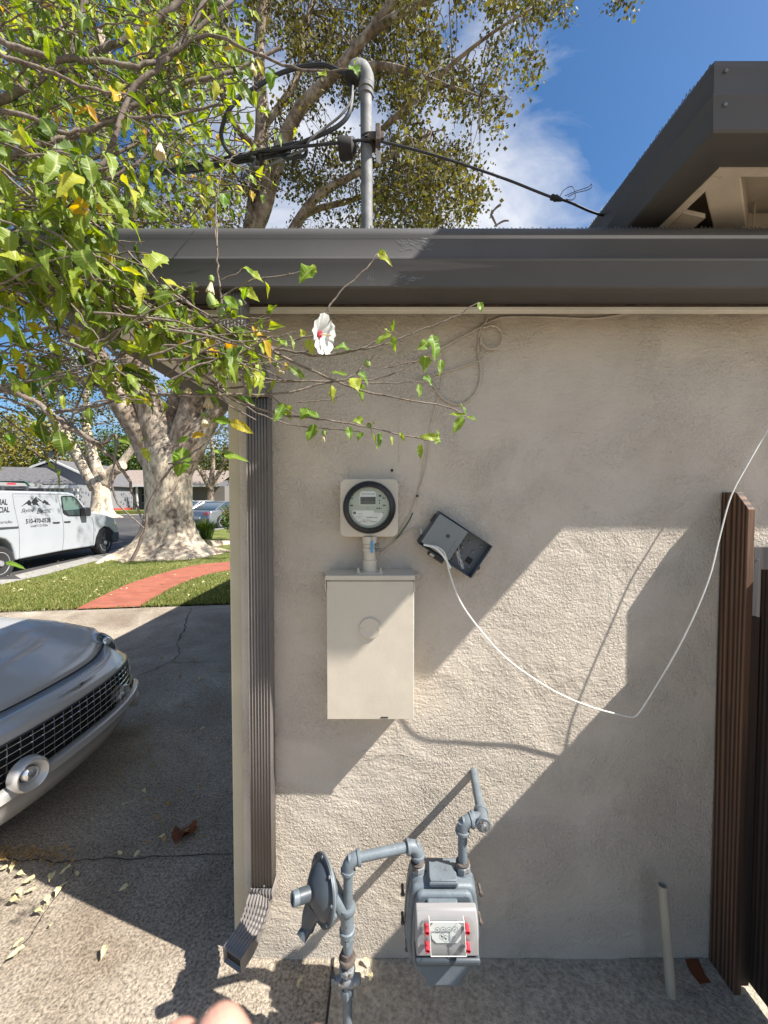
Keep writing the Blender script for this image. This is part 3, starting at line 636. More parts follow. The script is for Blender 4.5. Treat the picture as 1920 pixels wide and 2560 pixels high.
tag(MB().lathe(G(1678, 2490), (P(1657, 2222, 1.175) - G(1678, 2490)), [(0, .0135), (.30, .0135), (.33, .0135), (.33, .0095), (.30, .0095), (.299, .0001)], 20).build('pipe_stub', M['pvc'], sharp=40), 'short open-topped beige plastic pipe stub standing in the concrete near the fence post', 'pipe')
b = MB(); b.add([G(1712, 2404) + Vector((0, 0, .008)), G(1745, 2402) + Vector((0, 0, .008)), G(1762, 2440) + Vector((0, 0, .008)), G(1778, 2462) + Vector((0, 0, .008)), G(1750, 2466) + Vector((0, 0, .008)), G(1728, 2440) + Vector((0, 0, .008))], [(0, 1, 2, 3, 4, 5)]); tag(b.build('concrete_chip_hole', M['brownleaf'], smooth=False), kind='structure')

# ================= ELECTRICAL PANEL =================
YP = 1.160
a = P(817, 1455, YP); c = P(1033, 1798, YP)
px0, px1, pz0, pz1 = a.x, c.x, c.z, P(900, 1440, YP).z
panel = thing('electrical_panel', 'tall beige breaker panel with round knockout plate mounted on the wall below the electric meter', 'electrical panel', ((px0 + px1) / 2, 1.2, pz0))
MB().box(px0 + .003, px1 - .003, YP + .004, D - .001, pz0 + .002, pz1 - .002).build('box', M['meterbeige'], panel, bevel=.0015)
def rounded(x0, x1, z0, z1, r, n=5):
    pts = []
    for cx, cz, a0 in ((x1 - r, z1 - r, 0), (x0 + r, z1 - r, 90), (x0 + r, z0 + r, 180), (x1 - r, z0 + r, 270)):
        for k in range(n + 1): a_ = R(a0 + 90 * k / n); pts.append((cx + r * math.cos(a_), cz + r * math.sin(a_)))
    return pts
cov = MB().box(px0 - .0005, px1 + .0005, YP, YP + .003, pz0, pz1 - .016).build('cover', M['meterbeige'], panel, bevel=.0008)
hz = P(900, 1450, YP - .003).z
MB().prism([(px0 - .004, YP - .005, hz), (px0 - .004, YP - .005, pz1 + .002), (px0 - .004, D - .002, pz1 + .006), (px0 - .004, D - .002, pz1 + .003), (px0 - .004, YP - .002, pz1 - .001), (px0 - .004, YP - .002, hz)], (px1 - px0 + .008, 0, 0)).build('rain_hood', M['meterbeige'], panel, bevel=.0008)
for x in (px0 - .004, px1 + .0022): MB().box(x, x + .0018, YP - .0045, YP + .03, pz1 - .045, pz1 - .0005).build('hood_end', M['meterbeige'], panel)
kc = P(924.5, 1570, YP)
plate = MB().lathe((kc.x, YP - .0002, kc.z), (0, -1, 0), [(0, .0315), (.0045, .0315), (.0055, .0300), (.0050, .0285), (.0048, .0001)], 48).build('knockout_plate', M['meterbeige'], cov, sharp=50)
for s in (-1, 1): MB().lathe((kc.x + s * .025, YP - .005, kc.z), (0, -1, 0), [(0, .0030), (.0015, .0028), (.002, .0016)], 10).build('screw', M['meterbeige'], plate)
sl_ = P(962, 1793, YP); MB().box(sl_.x - .012, sl_.x + .010, YP - .0012, YP - .0002, sl_.z - .0022, sl_.z + .0012).build('latch_slot', M['ink'], cov)
MB().box(px1 + .0006, px1 + .002, YP + .0005, YP + .004, pz0, pz1 - .02).build('cover_edge', M['white'], cov)
for px in (802, 1042):
    w = P(px, 1440, D - .004); MB().lathe(w, (0, -1, 0), [(0, .010), (.002, .010), (.0035, .006), (.004, .004), (.0055, .0035)], 20).build('mounting_washer', M['wall'], panel)
# conduit between panel and meter
cz0 = pz1 + .006; cx = P(924, 1400, 1.2).x; cy = 1.205
mz0 = P(922, 1342, 1.215).z
con = MB().lathe((cx, cy, cz0 - .004), (0, 0, 1), [(0, .026), (.006, .026), (.008, .0215), (.040, .0215), (.041, .0185), (.080, .0185), (.081, .0205), (.087, .0205), (.088, .0185), (.10, .0185), (.101, .0205), (.107, .0205), (.108, .0185), (mz0 - cz0 - .016, .0185), (mz0 - cz0 - .014, .0225), (mz0 - cz0 + .006, .0225)], 28).build('conduit', M['meterbeige'], panel, sharp=30)
MB().prism([(cx + q[0], cy + q[1], cz0 - .004) for q in [(-.042, -.02), (-.034, -.034), (.034, -.034), (.042, -.02), (.042, .03), (-.042, .03)]], (0, 0, .004)).build('flange', M['meterbeige'], con, bevel=.001)
for s in (-1, 1): MB().lathe((cx + s * .034, cy - .022, cz0), (0, 0, 1), [(0, .006), (.005, .006), (.0055, .003), (.014, .003)], 6).build('bolt', M['meterbeige'], con)
MB().lathe((cx, cy, cz0 + .062), (0, 0, 1), [(0, .0195), (.001, .0215), (.010, .0215), (.011, .0195)], 28).build('ground_clamp', M['meterbeige'], con)
MB().box(cx + .018, cx + .034, cy - .016, cy - .004, cz0 + .063, cz0 + .072).box(cx + .022, cx + .030, cy - .021, cy + .0, cz0 + .078, cz0 + .088).build('clamp_lug', M['galv'], con, bevel=.001)

# ================= ELECTRIC METER =================
YM = 1.195
mc = P(922.5, 1269, YM - .03); 
meter = thing('electric_meter', 'round glass electric meter on a rounded beige plate reading 64528', 'electric meter', (mc.x, 1.2, mc.z))
pl0 = P(850, 1197, YM); pl1 = P(995, 1342, YM)
pts = rounded(pl0.x, pl1.x, pl1.z, pl0.z, .017)
MB().prism([(x, YM, z) for x, z in pts], (0, D - YM - .001, 0)).build('socket_plate', M['meterbeige'], meter, bevel=.003, seg=3)
rr = pxw(61, YM - .02)
ring = MB().lathe((mc.x, YM + .001, mc.z), (0, -1, 0), [(0, rr + .004), (.008, rr + .006), (.012, rr + .004), (.016, rr - .001), (.030, rr - .003), (.034, rr - .008), (.033, rr - .010), (.012, rr - .012)], 72).build('ring', M['black'], meter, sharp=30)
MB().lathe((mc.x, YM + .0005, mc.z), (0, -1, 0), [(0, rr + .0065), (.006, rr + .0075), (.008, rr + .0065), (.0085, rr + .003)], 72).build('sealing_band', M['galv'], ring)
rf = rr - .0095; YFc = YM - .026
face = MB().lathe((mc.x, YM - .012, mc.z), (0, -1, 0), [(0, rf), (.010, rf), (.014, rf - .003), (.014, rf - .004), (.012, rf - .005), (.0121, .0001)], 64).build('face', M['face'], meter, sharp=30)
yf = YM - .0245
def m2w(px, py, y=yf):
    # crop of the meter: 9.217 picture px per px of photo
    return P(840 + px / 9.217, 1180 + py / 9.217, y)
def quad(mb, x0, y0, x1, y1, y=yf - .0006, th=.0006):
    a_ = m2w(x0, y0, y); c_ = m2w(x1, y1, y); mb.box(min(a_.x, c_.x), max(a_.x, c_.x), y - th, y, min(a_.z, c_.z), max(a_.z, c_.z)); return mb
# lower white label with curved lower edge
lab = [m2w(x, y, yf - .0002) for x, y in [(385, 885), (860, 885), (890, 935), (1075, 940), (1085, 1000), (1040, 1080), (960, 1160), (850, 1220), (740, 1240), (620, 1215), (520, 1160), (440, 1080), (380, 980)]]
labo = MB().prism(lab, (0, -.0006, 0)).build('label', M['paper'], face, smooth=False)
labt = MB().prism([m2w(x, y, yf - .0002) for x, y in [(545, 555), (545, 480), (600, 440), (870, 440), (915, 480), (920, 555)]], (0, -.0006, 0)).build('label', M['paper'], face, smooth=False)
fr = quad(MB(), 540, 555, 925, 765, yf - .0002, .0012).build('display_frame', M['paper'], face, bevel=.0004)
lcd = quad(MB(), 560, 572, 915, 748, yf - .0015, .0004).build('display', M['lcd'], fr, smooth=False)
# seven-segment digits 64528
SEG = {'6': 'acdefg', '4': 'bcfg', '5': 'acdfg', '2': 'abdeg', '8': 'abcdefg'}
for i, ch in enumerate('64528'):
    b = MB(); x0 = 612 + i * 59; w = 44; y0 = 590; h = 74; s = 8
    for sg in SEG[ch]:
        q = {'a': (x0, y0, x0 + w, y0 + s), 'g': (x0, y0 + h / 2 - s / 2, x0 + w, y0 + h / 2 + s / 2), 'd': (x0, y0 + h - s, x0 + w, y0 + h), 'f': (x0, y0 + 3, x0 + s, y0 + h / 2), 'b': (x0 + w - s, y0 + 3, x0 + w, y0 + h / 2), 'e': (x0, y0 + h / 2, x0 + s, y0 + h - 3), 'c': (x0 + w - s, y0 + h / 2, x0 + w, y0 + h - 3)}[sg]
        quad(b, *q, yf - .0020, .0002)
    b.build('digit', M['ink'], lcd, smooth=False)
b = MB()
for i in range(44):
    if random.random() < .72: quad(b, 585 + i * 7, 492, 585 + i * 7 + random.choice((2, 3, 4)), 522, yf - .0009, .0002)
b.build('barcode', M['ink'], labt, smooth=False)
b = MB()
for i in range(60):
    if random.random() < .72: quad(b, 520 + i * 7.2, 1130, 520 + i * 7.2 + random.choice((2, 3, 4)), 1160, yf - .0009, .0002)
b.build('barcode', M['ink'], labo, smooth=False)
ux, uz = (1, 0, 0), (0, 0, 1)
txt('TYPE I-210+', m2w(505, 975, yf - .0009), ux, uz, .0024, M['ink'], 'lettering', labo, .014)
txt('1004301533', m2w(700, 1060, yf - .0009), ux, uz, .0034, M['ink'], 'lettering', labo, .033, bold=.01)
txt('CL 200  240V  3W', m2w(430, 1032, yf - .0009), ux, uz, .0021, M['ink'], 'lettering', labo, .024)
txt('60 Hz   TA 30', m2w(445, 1072, yf - .0009), ux, uz, .0021, M['ink'], 'lettering', labo, .016)
txt('kWh Meter', m2w(600, 1118, yf - .0009), ux, uz, .0030, M['ink'], 'lettering', labo, .028)
txt('Kh 7.2  FM 2S', m2w(865, 978, yf - .0009), ux, uz, .0018, M['ink'], 'lettering', labo, .016)
gq = m2w(427, 942, yf - .0009)
lg = MB().lathe(gq, (0, -1, 0), [(0, .0043), (.0003, .0043)], 24).build('logo_disc', M['ink'], labo)
txt('GE', gq + Vector((0, -.0003, -.0019)), ux, uz, .0038, M['paper'], 'lettering', lg, .0052, align='CENTER', shear=.2)
for x, y, r in ((1003, 658, .0020), (1003, 718, .0020), (948, 838, .0022), (1052, 838, .0012), (736, 812, .0011), (736, 847, .0011), (1088, 940, .0012)):
    MB().lathe(m2w(x, y), (0, -1, 0), [(0, r), (.0008, r)], 12).build('button', M['ink'], face)
MB().lathe(m2w(998, 838), (0, -1, 0), [(0, .0024), (.0008, .0024), (.0008, .0015), (.0002, .0014)], 12).build('button', M['ink'], face)
for x0, y0, x1, y1 in ((335, 590, 388, 615), (325, 757, 390, 783), (1075, 590, 1120, 615), (1080, 757, 1140, 783), (985, 530, 1040, 570)): quad(MB(), x0, y0, x1, y1).build('index_mark', M['ink'], face)
gl_ = MB().lathe((mc.x, YM - .010, mc.z), (0, -1, 0), [(0, rf + .001), (.030, rf + .0005), (.040, rf - .003), (.044, rf - .008), (.046, rf * .6), (.0465, .0001)], 64).build('glass_cover', M['glass'], meter)
b = MB(); b.tube(catmull([P(926, 1338, YM - .03), P(930, 1345, YM - .02), P(931, 1356, YM - .005)], 4), .0008, 5); b.build('seal_wire', M['galv'], meter)
tgz = P(930, 1353, cy - .024); tgb = P(930, 1382, cy - .024)
MB().box(tgz.x - .0035, tgz.x + .0035, cy - .026, cy - .023, tgb.z, tgz.z).build('seal_tag', M['blue'], meter, bevel=.0006)

# ================= TELECOM BOX =================
YT = 1.205
tcn = P(1138, 1362, YT); ang = R(-33.5)
tb = thing('telephone_box', 'open dark grey telephone junction box hanging askew beside the panel', 'junction box', (tcn.x, 1.22, tcn.z))
RM = Matrix.Translation(tcn) @ Matrix.Rotation(-ang, 4, 'Y')
hw, hh = pxw(80, YT), pxw(49, YT)
body = MB().box(-hw, hw, .028, .0385, -hh, hh, RM)
for (x0, x1, z0, z1) in ((-hw, hw, hh - .003, hh), (-hw, hw, -hh, -hh + .003), (hw - .003, hw, -hh + .003, hh - .003), (-hw, -hw + .003, -hh + .003, hh - .003)): body.box(x0, x1, -.004, .028, z0, z1, RM)
tbo = body.build('housing', M['teldark'], tb, bevel=.0015, seg=2)
cvr = MB().box(-hw + .004, hw * .10, -.010, .004, -hh + .010, hh - .006, RM).build('inner_cover', M['telgrey'], tb, bevel=.002, seg=2)
for i in range(3): MB().box(hw * .10 - .017, hw * .10 - .006, -.0114, -.0098, -hh + .018 + i * .020, -hh + .033 + i * .020, RM).build('port_lid', M['telgrey'], cvr, bevel=.001)
ctr = RM @ Vector((-hw * .36, -.0098, .010)); nrm = (RM.to_3x3() @ Vector((0, -1, 0)))
MB().lathe(ctr, nrm, [(0, .0062), (.0012, .0062), (.0012, .0048), (.0002, .0046), (.0002, .0028), (.0018, .0026), (.002, .0001)], 24).build('lock_screw', M['teldark'], cvr)
b = MB()
for i in range(5): b.box(hw * .10, hw * .10 + .005, -.009, .002, -hh + .014 + i * .017, -hh + .021 + i * .017, RM)
b.build('hinge', M['black'], cvr, bevel=.0008)
for x, z in ((.35, .5), (.25, .05), (.36, -.35), (.75, .62), (.62, .15), (.78, -.62)): MB().box(hw * x, hw * x + .007, .022, .029, hh * z, hh * z + .006, RM).build('standoff', M['telgrey'], tbo, bevel=.001)
MB().box(hw * .60, hw * .60 + .020, .0265, .0282, -hh * .45, -hh * .45 + .020, RM).build('cable_hole', M['dark'], tbo, bevel=.0015)
for s in (-.7, .55): MB().box(-hw - .006, -hw, .0, .020, hh * s - .014, hh * s + .012, RM).build('latch', M['black'], tbo, bevel=.002)
MB().box(-hw * .55, hw * .0, .004, .026, -hh - .012, -hh, RM).build('cable_clamp', M['black'], tbo, bevel=.002)
MB().box(-hw * .50, -hw * .35, .002, .006, -hh - .010, -hh - .002, RM).build('brass_terminal', M['tan'], tbo)
lugc = RM @ Vector((hw + .006, .030, -hh * .35)); MB().lathe(lugc, (0, -1, 0), [(0, .008), (.005, .008), (.006, .005), (.004, .0045), (.0041, .0001)], 18).build('mounting_lug', M['rust'], tbo)
MB().box(hw, hw + .012, .032, .037, -hh * .9, -hh * .2, RM).build('bracket', M['galv'], tbo, bevel=.001)
b = MB()
for i in range(9):
    q = [RM @ Vector((hw * .12 + random.uniform(0, .006), .0, -.004 + random.uniform(-.01, .01)))]
    for k in range(1, 6): q.append(RM @ Vector((hw * (.12 + .10 * k) + random.uniform(-.006, .006), .012 + random.uniform(-.006, .006), -hh * (.12 + .13 * k) + random.uniform(-.006, .006))))
    b.tube(catmull(q, 4), .00045, 4, False)
b.build('thin_wire', M['wirewhite'], tb)
# ================= CABLES ON THE WALL =================
def cable(name, pts, r, m, label, cat='cable', group=None, seg=6, sub=6):
    b = MB(); b.tube(catmull(pts, sub), r, seg); return tag(b.build(name, M[m]), label, cat, group)
def WP(px, py, off=.004):
    p = P(px, py, D - off); p.y = wally(p.x, p.z) - off; return p
# loose white wire swinging from the box out to the right
wl = [(1052, 1322, 1.238), (1056, 1345, 1.225), (1068, 1362, 1.205), (1090, 1366, 1.185), (1108, 1378, 1.175), (1117, 1398, 1.18), (1122, 1425, 1.18), (1150, 1502, 1.165), (1200, 1574, 1.164), (1265, 1645, 1.162), (1340, 1700, 1.180), (1410, 1740, 1.195), (1480, 1768, 1.200), (1545, 1786, 1.200), (1572, 1792, 1.198), (1586, 1792, 1.196), (1602, 1776, 1.19), (1640, 1716, 1.172), (1690, 1630, 1.158), (1735, 1540, 1.150), (1775, 1440, 1.150), (1800, 1340, 1.160), (1828, 1240, 1.168), (1870, 1160, 1.170), (1925, 1065, 1.170), (1990, 960, 1.15), (2040, 860, 1.10)]
cable('loose_wire', [P(*p) for p in wl], .0023, 'wirewhite', 'long loose white wire sagging from the telephone box and rising past the fence post', sub=5)
cable('stiff_wire', [P(1060, 1362, 1.18), P(1085, 1368, 1.165), P(1105, 1385, 1.16), P(1122, 1412, 1.16), P(1126, 1421, 1.16)], .0035, 'wirewhite', 'short cut white cable end curling over the telephone box cover', 'cable')
cable('ground_lead', [WP(952, 1384, .02), WP(975, 1365), WP(1000, 1342), WP(1030, 1322), WP(1046, 1320), WP(1052, 1324)], .002, 'wall', 'painted lead running from the conduit clamp to the telephone box')
cable('green_wire', [WP(990, 1347), WP(1002, 1333), WP(1015, 1315), WP(1025, 1298), WP(1032, 1282)], .0018, 'green', 'short green ground wire between the meter plate and telephone box')
cable('thin_cable', [WP(952, 1384, .01), WP(985, 1350), WP(1010, 1310), WP(1030, 1275), WP(1042, 1242), WP(1056, 1200), WP(1068, 1150), WP(1072, 1110), WP(1078, 1060), WP(1098, 980), WP(1108, 930), WP(1112, 900), WP(1096, 850), WP(1060, 795), WP(1030, 768)], .0014, 'trim', 'thin pale cable climbing the wall right of the meter, the longer one', sub=5)
cable('thin_cable', [WP(1044, 1240, .006), WP(1052, 1200), WP(1060, 1150), WP(1066, 1120), WP(1060, 1090), WP(1044, 1100)], .0012, 'trim', 'thin pale cable climbing the wall right of the meter, the shorter looped one', sub=5)
tag(MB().box(*[v for v in (WP(1043, 1240).x - .004, WP(1043, 1240).x + .004, D - .012, D - .002, WP(1043, 1240).z - .003, WP(1043, 1240).z + .003)]).build('cable_clip', M['black'], bevel=.001), 'small black clip holding the thin cables to the wall above the telephone box', 'clip')
# painted coax with coil under the eave
def RV(x, y): return (1100 + x * .4943, 700 + y * .4943)
def RW(l, off=.006): return [WP(*RV(x, y), off) for x, y in l]
cable('painted_cable', RW([(1510, 148), (1440, 160), (1380, 172), (1300, 168), (1200, 155), (1100, 147), (1000, 158), (880, 182), (760, 195), (600, 190), (450, 186), (330, 188), (290, 196), (250, 212), (215, 235), (200, 265), (195, 320), (193, 380), (203, 420), (205, 480), (190, 550), (150, 605), (90, 630), (30, 610), (-10, 570), (-50, 500), (-60, 470)]), .0032, 'wall', 'painted cable under the eave with a long drooping loop at its left end', sub=6)
coil = [(215, 240)] + [(262 + 55 * math.cos(a), 290 + 60 * math.sin(a)) for a in [R(-120 + 30 * k) for k in range(11)]] + [(205, 330)]
cable('cable_coil', RW(coil, .013), .0034, 'wall', 'round painted cable coil tied to the wall under the eave')
cable('painted_cable', RW([(240, 130), (240, 180), (222, 225), (150, 268), (60, 315), (0, 348), (-70, 385), (-140, 415)], .009), .003, 'wall', 'painted cable slanting down to the left from the coil')
cable('painted_cable', RW([(200, 408), (150, 425), (80, 448), (0, 470), (-80, 492), (-120, 510)], .007), .0024, 'wall', 'thin painted branch cable running left below the coil')
cable('painted_cable', RW([(1530, 148), (1440, 152), (1300, 148), (1160, 141), (1000, 147), (900, 145), (760, 150), (640, 146), (520, 138), (470, 158), (430, 150), (410, 130)], .008), .0028, 'wall', 'upper painted cable bundle hugging the drip strip under the eave')
b = MB()
for x, y in ((200, 385), (268, 235), (222, 240)): p = WP(*RV(x, y), .01); b.box(p.x - .004, p.x + .004, p.y - .004, p.y + .006, p.z - .003, p.z + .003)
tag(b.build('cable_tie', M['wall'], bevel=.001), 'small cable ties around the coil under the eave', 'cable tie')
# ================= SERVICE MAST =================
YS = 1.165
xm = P(917, 500, YS).x; zt = P(917, 225, YS).z
mast = thing('service_mast', 'grey galvanised service mast with curved weatherhead rising behind the gutter', 'service mast', (xm, YS, ZL))
xt = P(915, 260, YS).x
MB().tube([(xm, YS, ZL - .10), (xm, YS, ZL + .2), (xt, YS, zt)], .0168, 28).build('pole', M['galv'], mast)
MB().lathe((xt, YS, zt - .018), (0, 0, 1), [(0, .0205), (.010, .0215), (.011, .0185), (.014, .0185), (.015, .0225), (.030, .0225), (.031, .019)], 28).build('collar', M['galv'], mast)
hd = catmull([Vector((xt + .001, YS, zt + .008)), Vector((xt - .002, YS, zt + .030)), Vector((xt - .013, YS - .003, zt + .047)), Vector((xt - .028, YS - .008, zt + .044)), Vector((xt - .038, YS - .012, zt + .030))], 5)
wh = MB().tube(hd, [.0225, .0255, .0265, .0245, .020], 24).build('weatherhead', M['galv'], mast)
MB().lathe((xt - .034, YS - .011, zt + .034), (-.35, 0, -1), [(0, .022), (.014, .0235), (.022, .019), (.024, .012)], 16).build('wire_plug', M['dirt'], wh)
ca = P(922, 362, YS)
cl = MB().lathe((ca.x, YS, ca.z - .010), (0, 0, 1), [(0, .0180), (.001, .0200), (.019, .0200), (.020, .0180)], 24).build('clamp', M['dirt'], mast)
MB().box(ca.x - .004, ca.x + .045, YS - .026, YS - .018, ca.z - .004, ca.z + .016).box(ca.x + .020, ca.x + .034, YS - .035, YS - .005, ca.z - .016, ca.z + .030).build('clamp_ear', M['rust'], cl, bevel=.002)
ki = P(868, 378, YS)
MB().lathe((ki.x + .028, YS - .01, ki.z), (-1, 0, -.05), [(0, .010), (.010, .016), (.014, .025), (.040, .029), (.050, .027), (.052, .020), (.044, .016)], 22).build('insulator', M['dirt'], mast, sharp=40)
MB().tube(catmull([Vector((ca.x - .02, YS - .02, ca.z + .008)), Vector((ca.x, YS - .024, ca.z + .012)), Vector((ca.x + .02, YS - .02, ca.z + .004))], 4), .003, 6).build('wire_wrap', M['cable'], cl)
MB().prism([P(940, 372, YS + .01), P(952, 380, YS + .01), P(952, 412, YS + .01), P(940, 402, YS + .01)], (0, .004, 0)).build('bracket', M['galv'], mast)
fl = P(917, 556, YS - .06)
MB().box(xm - .030, xm + .030, YS - .07, YS + .05, ZL + .004, ZL + .008).box(xm - .03, xm - .026, YS - .07, YS - .06, ZL, ZL + .026).box(xm + .012, xm + .016, YS - .075, YS - .05, ZL, ZL + .03).box(xm + .034, xm + .037, YS - .075, YS - .05, ZL, ZL + .026).build('flashing', M['galv'], mast, bevel=.001)
# service conductors
Y = YS - .01
cable('service_conductor', [P(872, 190, Y), P(850, 178, Y), P(815, 163, Y), P(780, 163, Y), P(735, 172, Y), P(690, 188, Y), P(650, 212, Y), P(600, 245, Y), P(570, 278, Y), P(555, 320, Y + .02), P(554, 345, Y + .03), P(568, 376, Y + .04), P(590, 392, Y + .05), P(620, 388, Y + .05), P(680, 372, Y + .05), P(750, 357, Y + .04), P(765, 372, Y + .04), P(757, 392, Y + .04), P(700, 388, Y + .05), P(600, 405, Y + .08), P(500, 418, Y + .15), P(420, 432, Y + .3), P(300, 455, Y + .6)], .0058, 'cable', 'black service conductor making the big loop left of the mast', sub=5)
cable('service_conductor', [P(878, 200, Y), P(880, 240, Y), P(872, 285, Y), P(845, 315, Y), P(800, 338, Y), P(770, 350, Y + .02), P(720, 372, Y + .04), P(640, 392, Y + .06), P(560, 408, Y + .1), P(470, 424, Y + .2), P(300, 452, Y + .6), P(100, 480, Y + 1.2)], .0058, 'cable', 'black taped service conductor dropping from the weatherhead mouth', sub=5)
cable('service_conductor', [P(882, 215, Y - .01), P(876, 255, Y - .01), P(850, 290, Y - .01), P(815, 318, Y), P(775, 350, Y), P(760, 375, Y + .03), P(700, 400, Y + .05), P(650, 420, Y + .08), P(600, 402, Y + .1), P(520, 414, Y + .15), P(430, 425, Y + .3), P(300, 449, Y + .6)], .0034, 'galv', 'bare grey neutral wire hanging below the weatherhead', sub=5)
cable('messenger_wire', [P(925, 350, Y - .02), P(880, 353, Y - .01), P(820, 360, Y), P(740, 368, Y + .02), P(640, 380, Y + .05), P(560, 395, Y + .1), P(460, 418, Y + .22), P(330, 436, Y + .5), P(200, 452, Y + .9), P(0, 470, Y + 2)], .0040, 'cable', 'straight black messenger wire pulling left from the mast clamp', sub=4)
cable('service_conductor', [P(755, 390, Y + .03), P(720, 397, Y + .04), P(690, 385, Y + .05), P(650, 398, Y + .06), P(610, 392, Y + .06), P(560, 412, Y + .1), P(480, 430, Y + .2), P(400, 430, Y + .35)], .0044, 'cable', 'short black conductor bundled under the messenger wire')
b = MB(); b.tube([P(640, 400, Y + .03), P(625, 425, Y + .03), P(604, 448, Y + .03)], .0042, 8); tag(b.build('cable_stub', M['cable']), 'cut black cable stub pointing down from the wire bundle', 'cable')
b = MB()
for px, py in ((632, 398), (640, 402), (655, 395)): b.lathe(P(px, py, Y + .055) - Vector((.006, 0, 0)), (1, 0, .1), [(0, .011), (.004, .0115), (.008, .011)], 12)
tag(b.build('cable_tape', M['rubber']), 'black tape wraps around the wire bundle left of the mast', 'tape')
cable('drop_cable', [P(945, 352, YS - .02), P(1000, 365, YS), P(1075, 385, YS + .01), P(1170, 415, YS + .02), P(1270, 450, YS + .03), P(1340, 478, YS + .04), P(1385, 495, YS + .05), P(1420, 504, YS + .06), P(1480, 530, YS + .08), P(1530, 543, YS + .1), P(1570, 547, YS + .12), P(1615, 560, YS + .14), P(1660, 580, YS + .16)], .0036, 'cable', 'black drop cable running right from the mast down to the roof edge', sub=5)
sp = thing('cable_splice', 'black cable splice with upright wire loops on the drop cable against the sky', 'splice', P(1395, 498, YS + .05))
b = MB(); b.lathe(P(1376, 492, YS + .05), P(1412, 502, YS + .05) - P(1376, 492, YS + .05), [(0, .005), (.004, .009), (.012, .008), (.016, .010), (.026, .007), (.036, .005)], 10); b.build('connector', M['rubber'], sp)
for l in ([(1400, 490), (1410, 475), (1428, 466), (1436, 475), (1438, 492), (1430, 500), (1415, 498)], [(1412, 490), (1440, 478), (1470, 468), (1479, 460), (1478, 470), (1462, 477), (1440, 482), (1420, 492)]):
    MB().tube(catmull([P(x, y, YS + .05) for x, y in l], 5), .0011, 5).build('wire_loop', M['cable'], sp)
# small dry twigs caught in the gutter guard
b = MB(); b.tube(catmull([P(1242, 566, 1.03), P(1232, 545, 1.02), P(1228, 535, 1.02), P(1240, 520, 1.02), P(1251, 512, 1.02)], 4), [.0022, .003, .0024, .0035], 7); b.tube(catmull([P(1236, 566, 1.0), P(1252, 556, 1.0), P(1262, 552, 1.0), P(1272, 552, 1.0)], 4), [.002, .0024, .0018], 6); tag(b.build('dry_twig', M['twig']), 'small dry twig lying crooked on the gutter guard', 'twig')

# ================= GAS METER SET =================
gm = thing('gas_meter', 'blue-grey gas meter with clear dial cover and red screws hanging on its pipes', 'gas meter', (.15, 1.04, .24))
YB0, YB1 = .985, 1.10
def outline(y, k=1.0, ins=0.0):
    # front silhouette of the meter body at given depth, from picture half-widths
    zc = [.500, .492, .470, .440, .40, .36, .325, .30, .278, .268, .247]
    hwid = [.072, .083, .089, .093, .096, .098, .096, .089, .070, .057, .054]
    cx_ = .1565
    return [Vector((cx_ + s * (h * k - ins), y, z)) for s in (1,) for z, h in zip(zc, hwid)] + [Vector((cx_ - (h * k - ins), y, z)) for z, h in list(zip(zc, hwid))[::-1]]
body = MB().prism(outline(1.002), (0, .09, 0)); bo = body.build('body', M['gasblue'], gm, bevel=.012, seg=4, sharp=50)
fb = MB().prism(outline(YB0 - .002, .86), (0, .018, 0)); fb.build('front_cover', M['gasblue'], gm, bevel=.008, seg=3, sharp=50)
# flange seam
MB().prism(outline(1.040, 1.04), (0, .010, 0)).build('seam_flange', M['gasblue'], gm, bevel=.003)
for s in (-1, 1):
    for z in (.455, .375, .30): MB().lathe((.1565 + s * (.106 if z > .33 else .094), 1.033, z), (0, -1, 0), [(-.02, .004), (.004, .004), (.005, .006), (.009, .006), (.010, .003)], 6).build('flange_bolt', M['rust'], bo)
# swelling that carries the cap on top
MB().box(.118, .196, 1.0, 1.06, .497, .512).build('cap_seat', M['gasblue'], gm, bevel=.005, seg=3)
cap = MB().prism([(.122, 1.000, .512), (.190, 1.000, .512), (.194, 1.008, .512), (.182, 1.058, .512), (.124, 1.062, .512), (.120, 1.01, .512)], (0, 0, .007)).build('cap', M['gasblue'], gm, bevel=.002)
MB().box(.120, .194, .998, 1.002, .508, .514).build('cap_rim', M['gasblue'], cap, bevel=.001)
# raised neck in front
MB().box(.110, .190, .968, .99, .455, .488).build('index_neck', M['gasblue'], gm, bevel=.006, seg=3)
# index housing (sloping box)
ix0, ix1 = .080, .234
pr = [(ix0, .975, .488), (ix0, .957, .488), (ix0, .938, .466), (ix0, .930, .395), (ix0, .975, .385)]
ih = MB().prism(pr, (ix1 - ix0, 0, 0)).build('index_housing', M['indexgrey'], gm, bevel=.004, seg=3)
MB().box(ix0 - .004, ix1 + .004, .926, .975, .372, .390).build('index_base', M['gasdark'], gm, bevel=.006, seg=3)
def I2(px, py, y): return P(1000 + px / 6.145, 2120 + py / 6.145, y)
yi = .9275
def fr_(px, py, o=0.0):
    # point on the sloping front of the index housing
    lo_, hi_ = Vector((0, .938, .466)), Vector((0, .930, .395)); n_ = Vector((0, -(hi_ - lo_).z * -1, 0))
    d = ray(1000 + px / 6.145, 2120 + py / 6.145); nrm = Vector((0, -.994, .112)); p0_ = Vector((0, .930 - .0, .395)) + nrm * o
    t = (p0_ - Vector((0, 0, H))).dot(nrm) / d.dot(nrm); return Vector((0, 0, H)) + d * t
FN = Vector((0, -.994, .112))
dial = MB().prism([fr_(x, y, .001) for x, y in [(520, 1130), (860, 1130), (940, 1190), (940, 1390), (880, 1455), (560, 1455), (495, 1390), (470, 1285), (455, 1210)]], FN * .001).build('dial_plate', M['paper'], gm, smooth=False)
UX = Vector((1, 0, 0)); UZ = Vector((0, .112, .994))
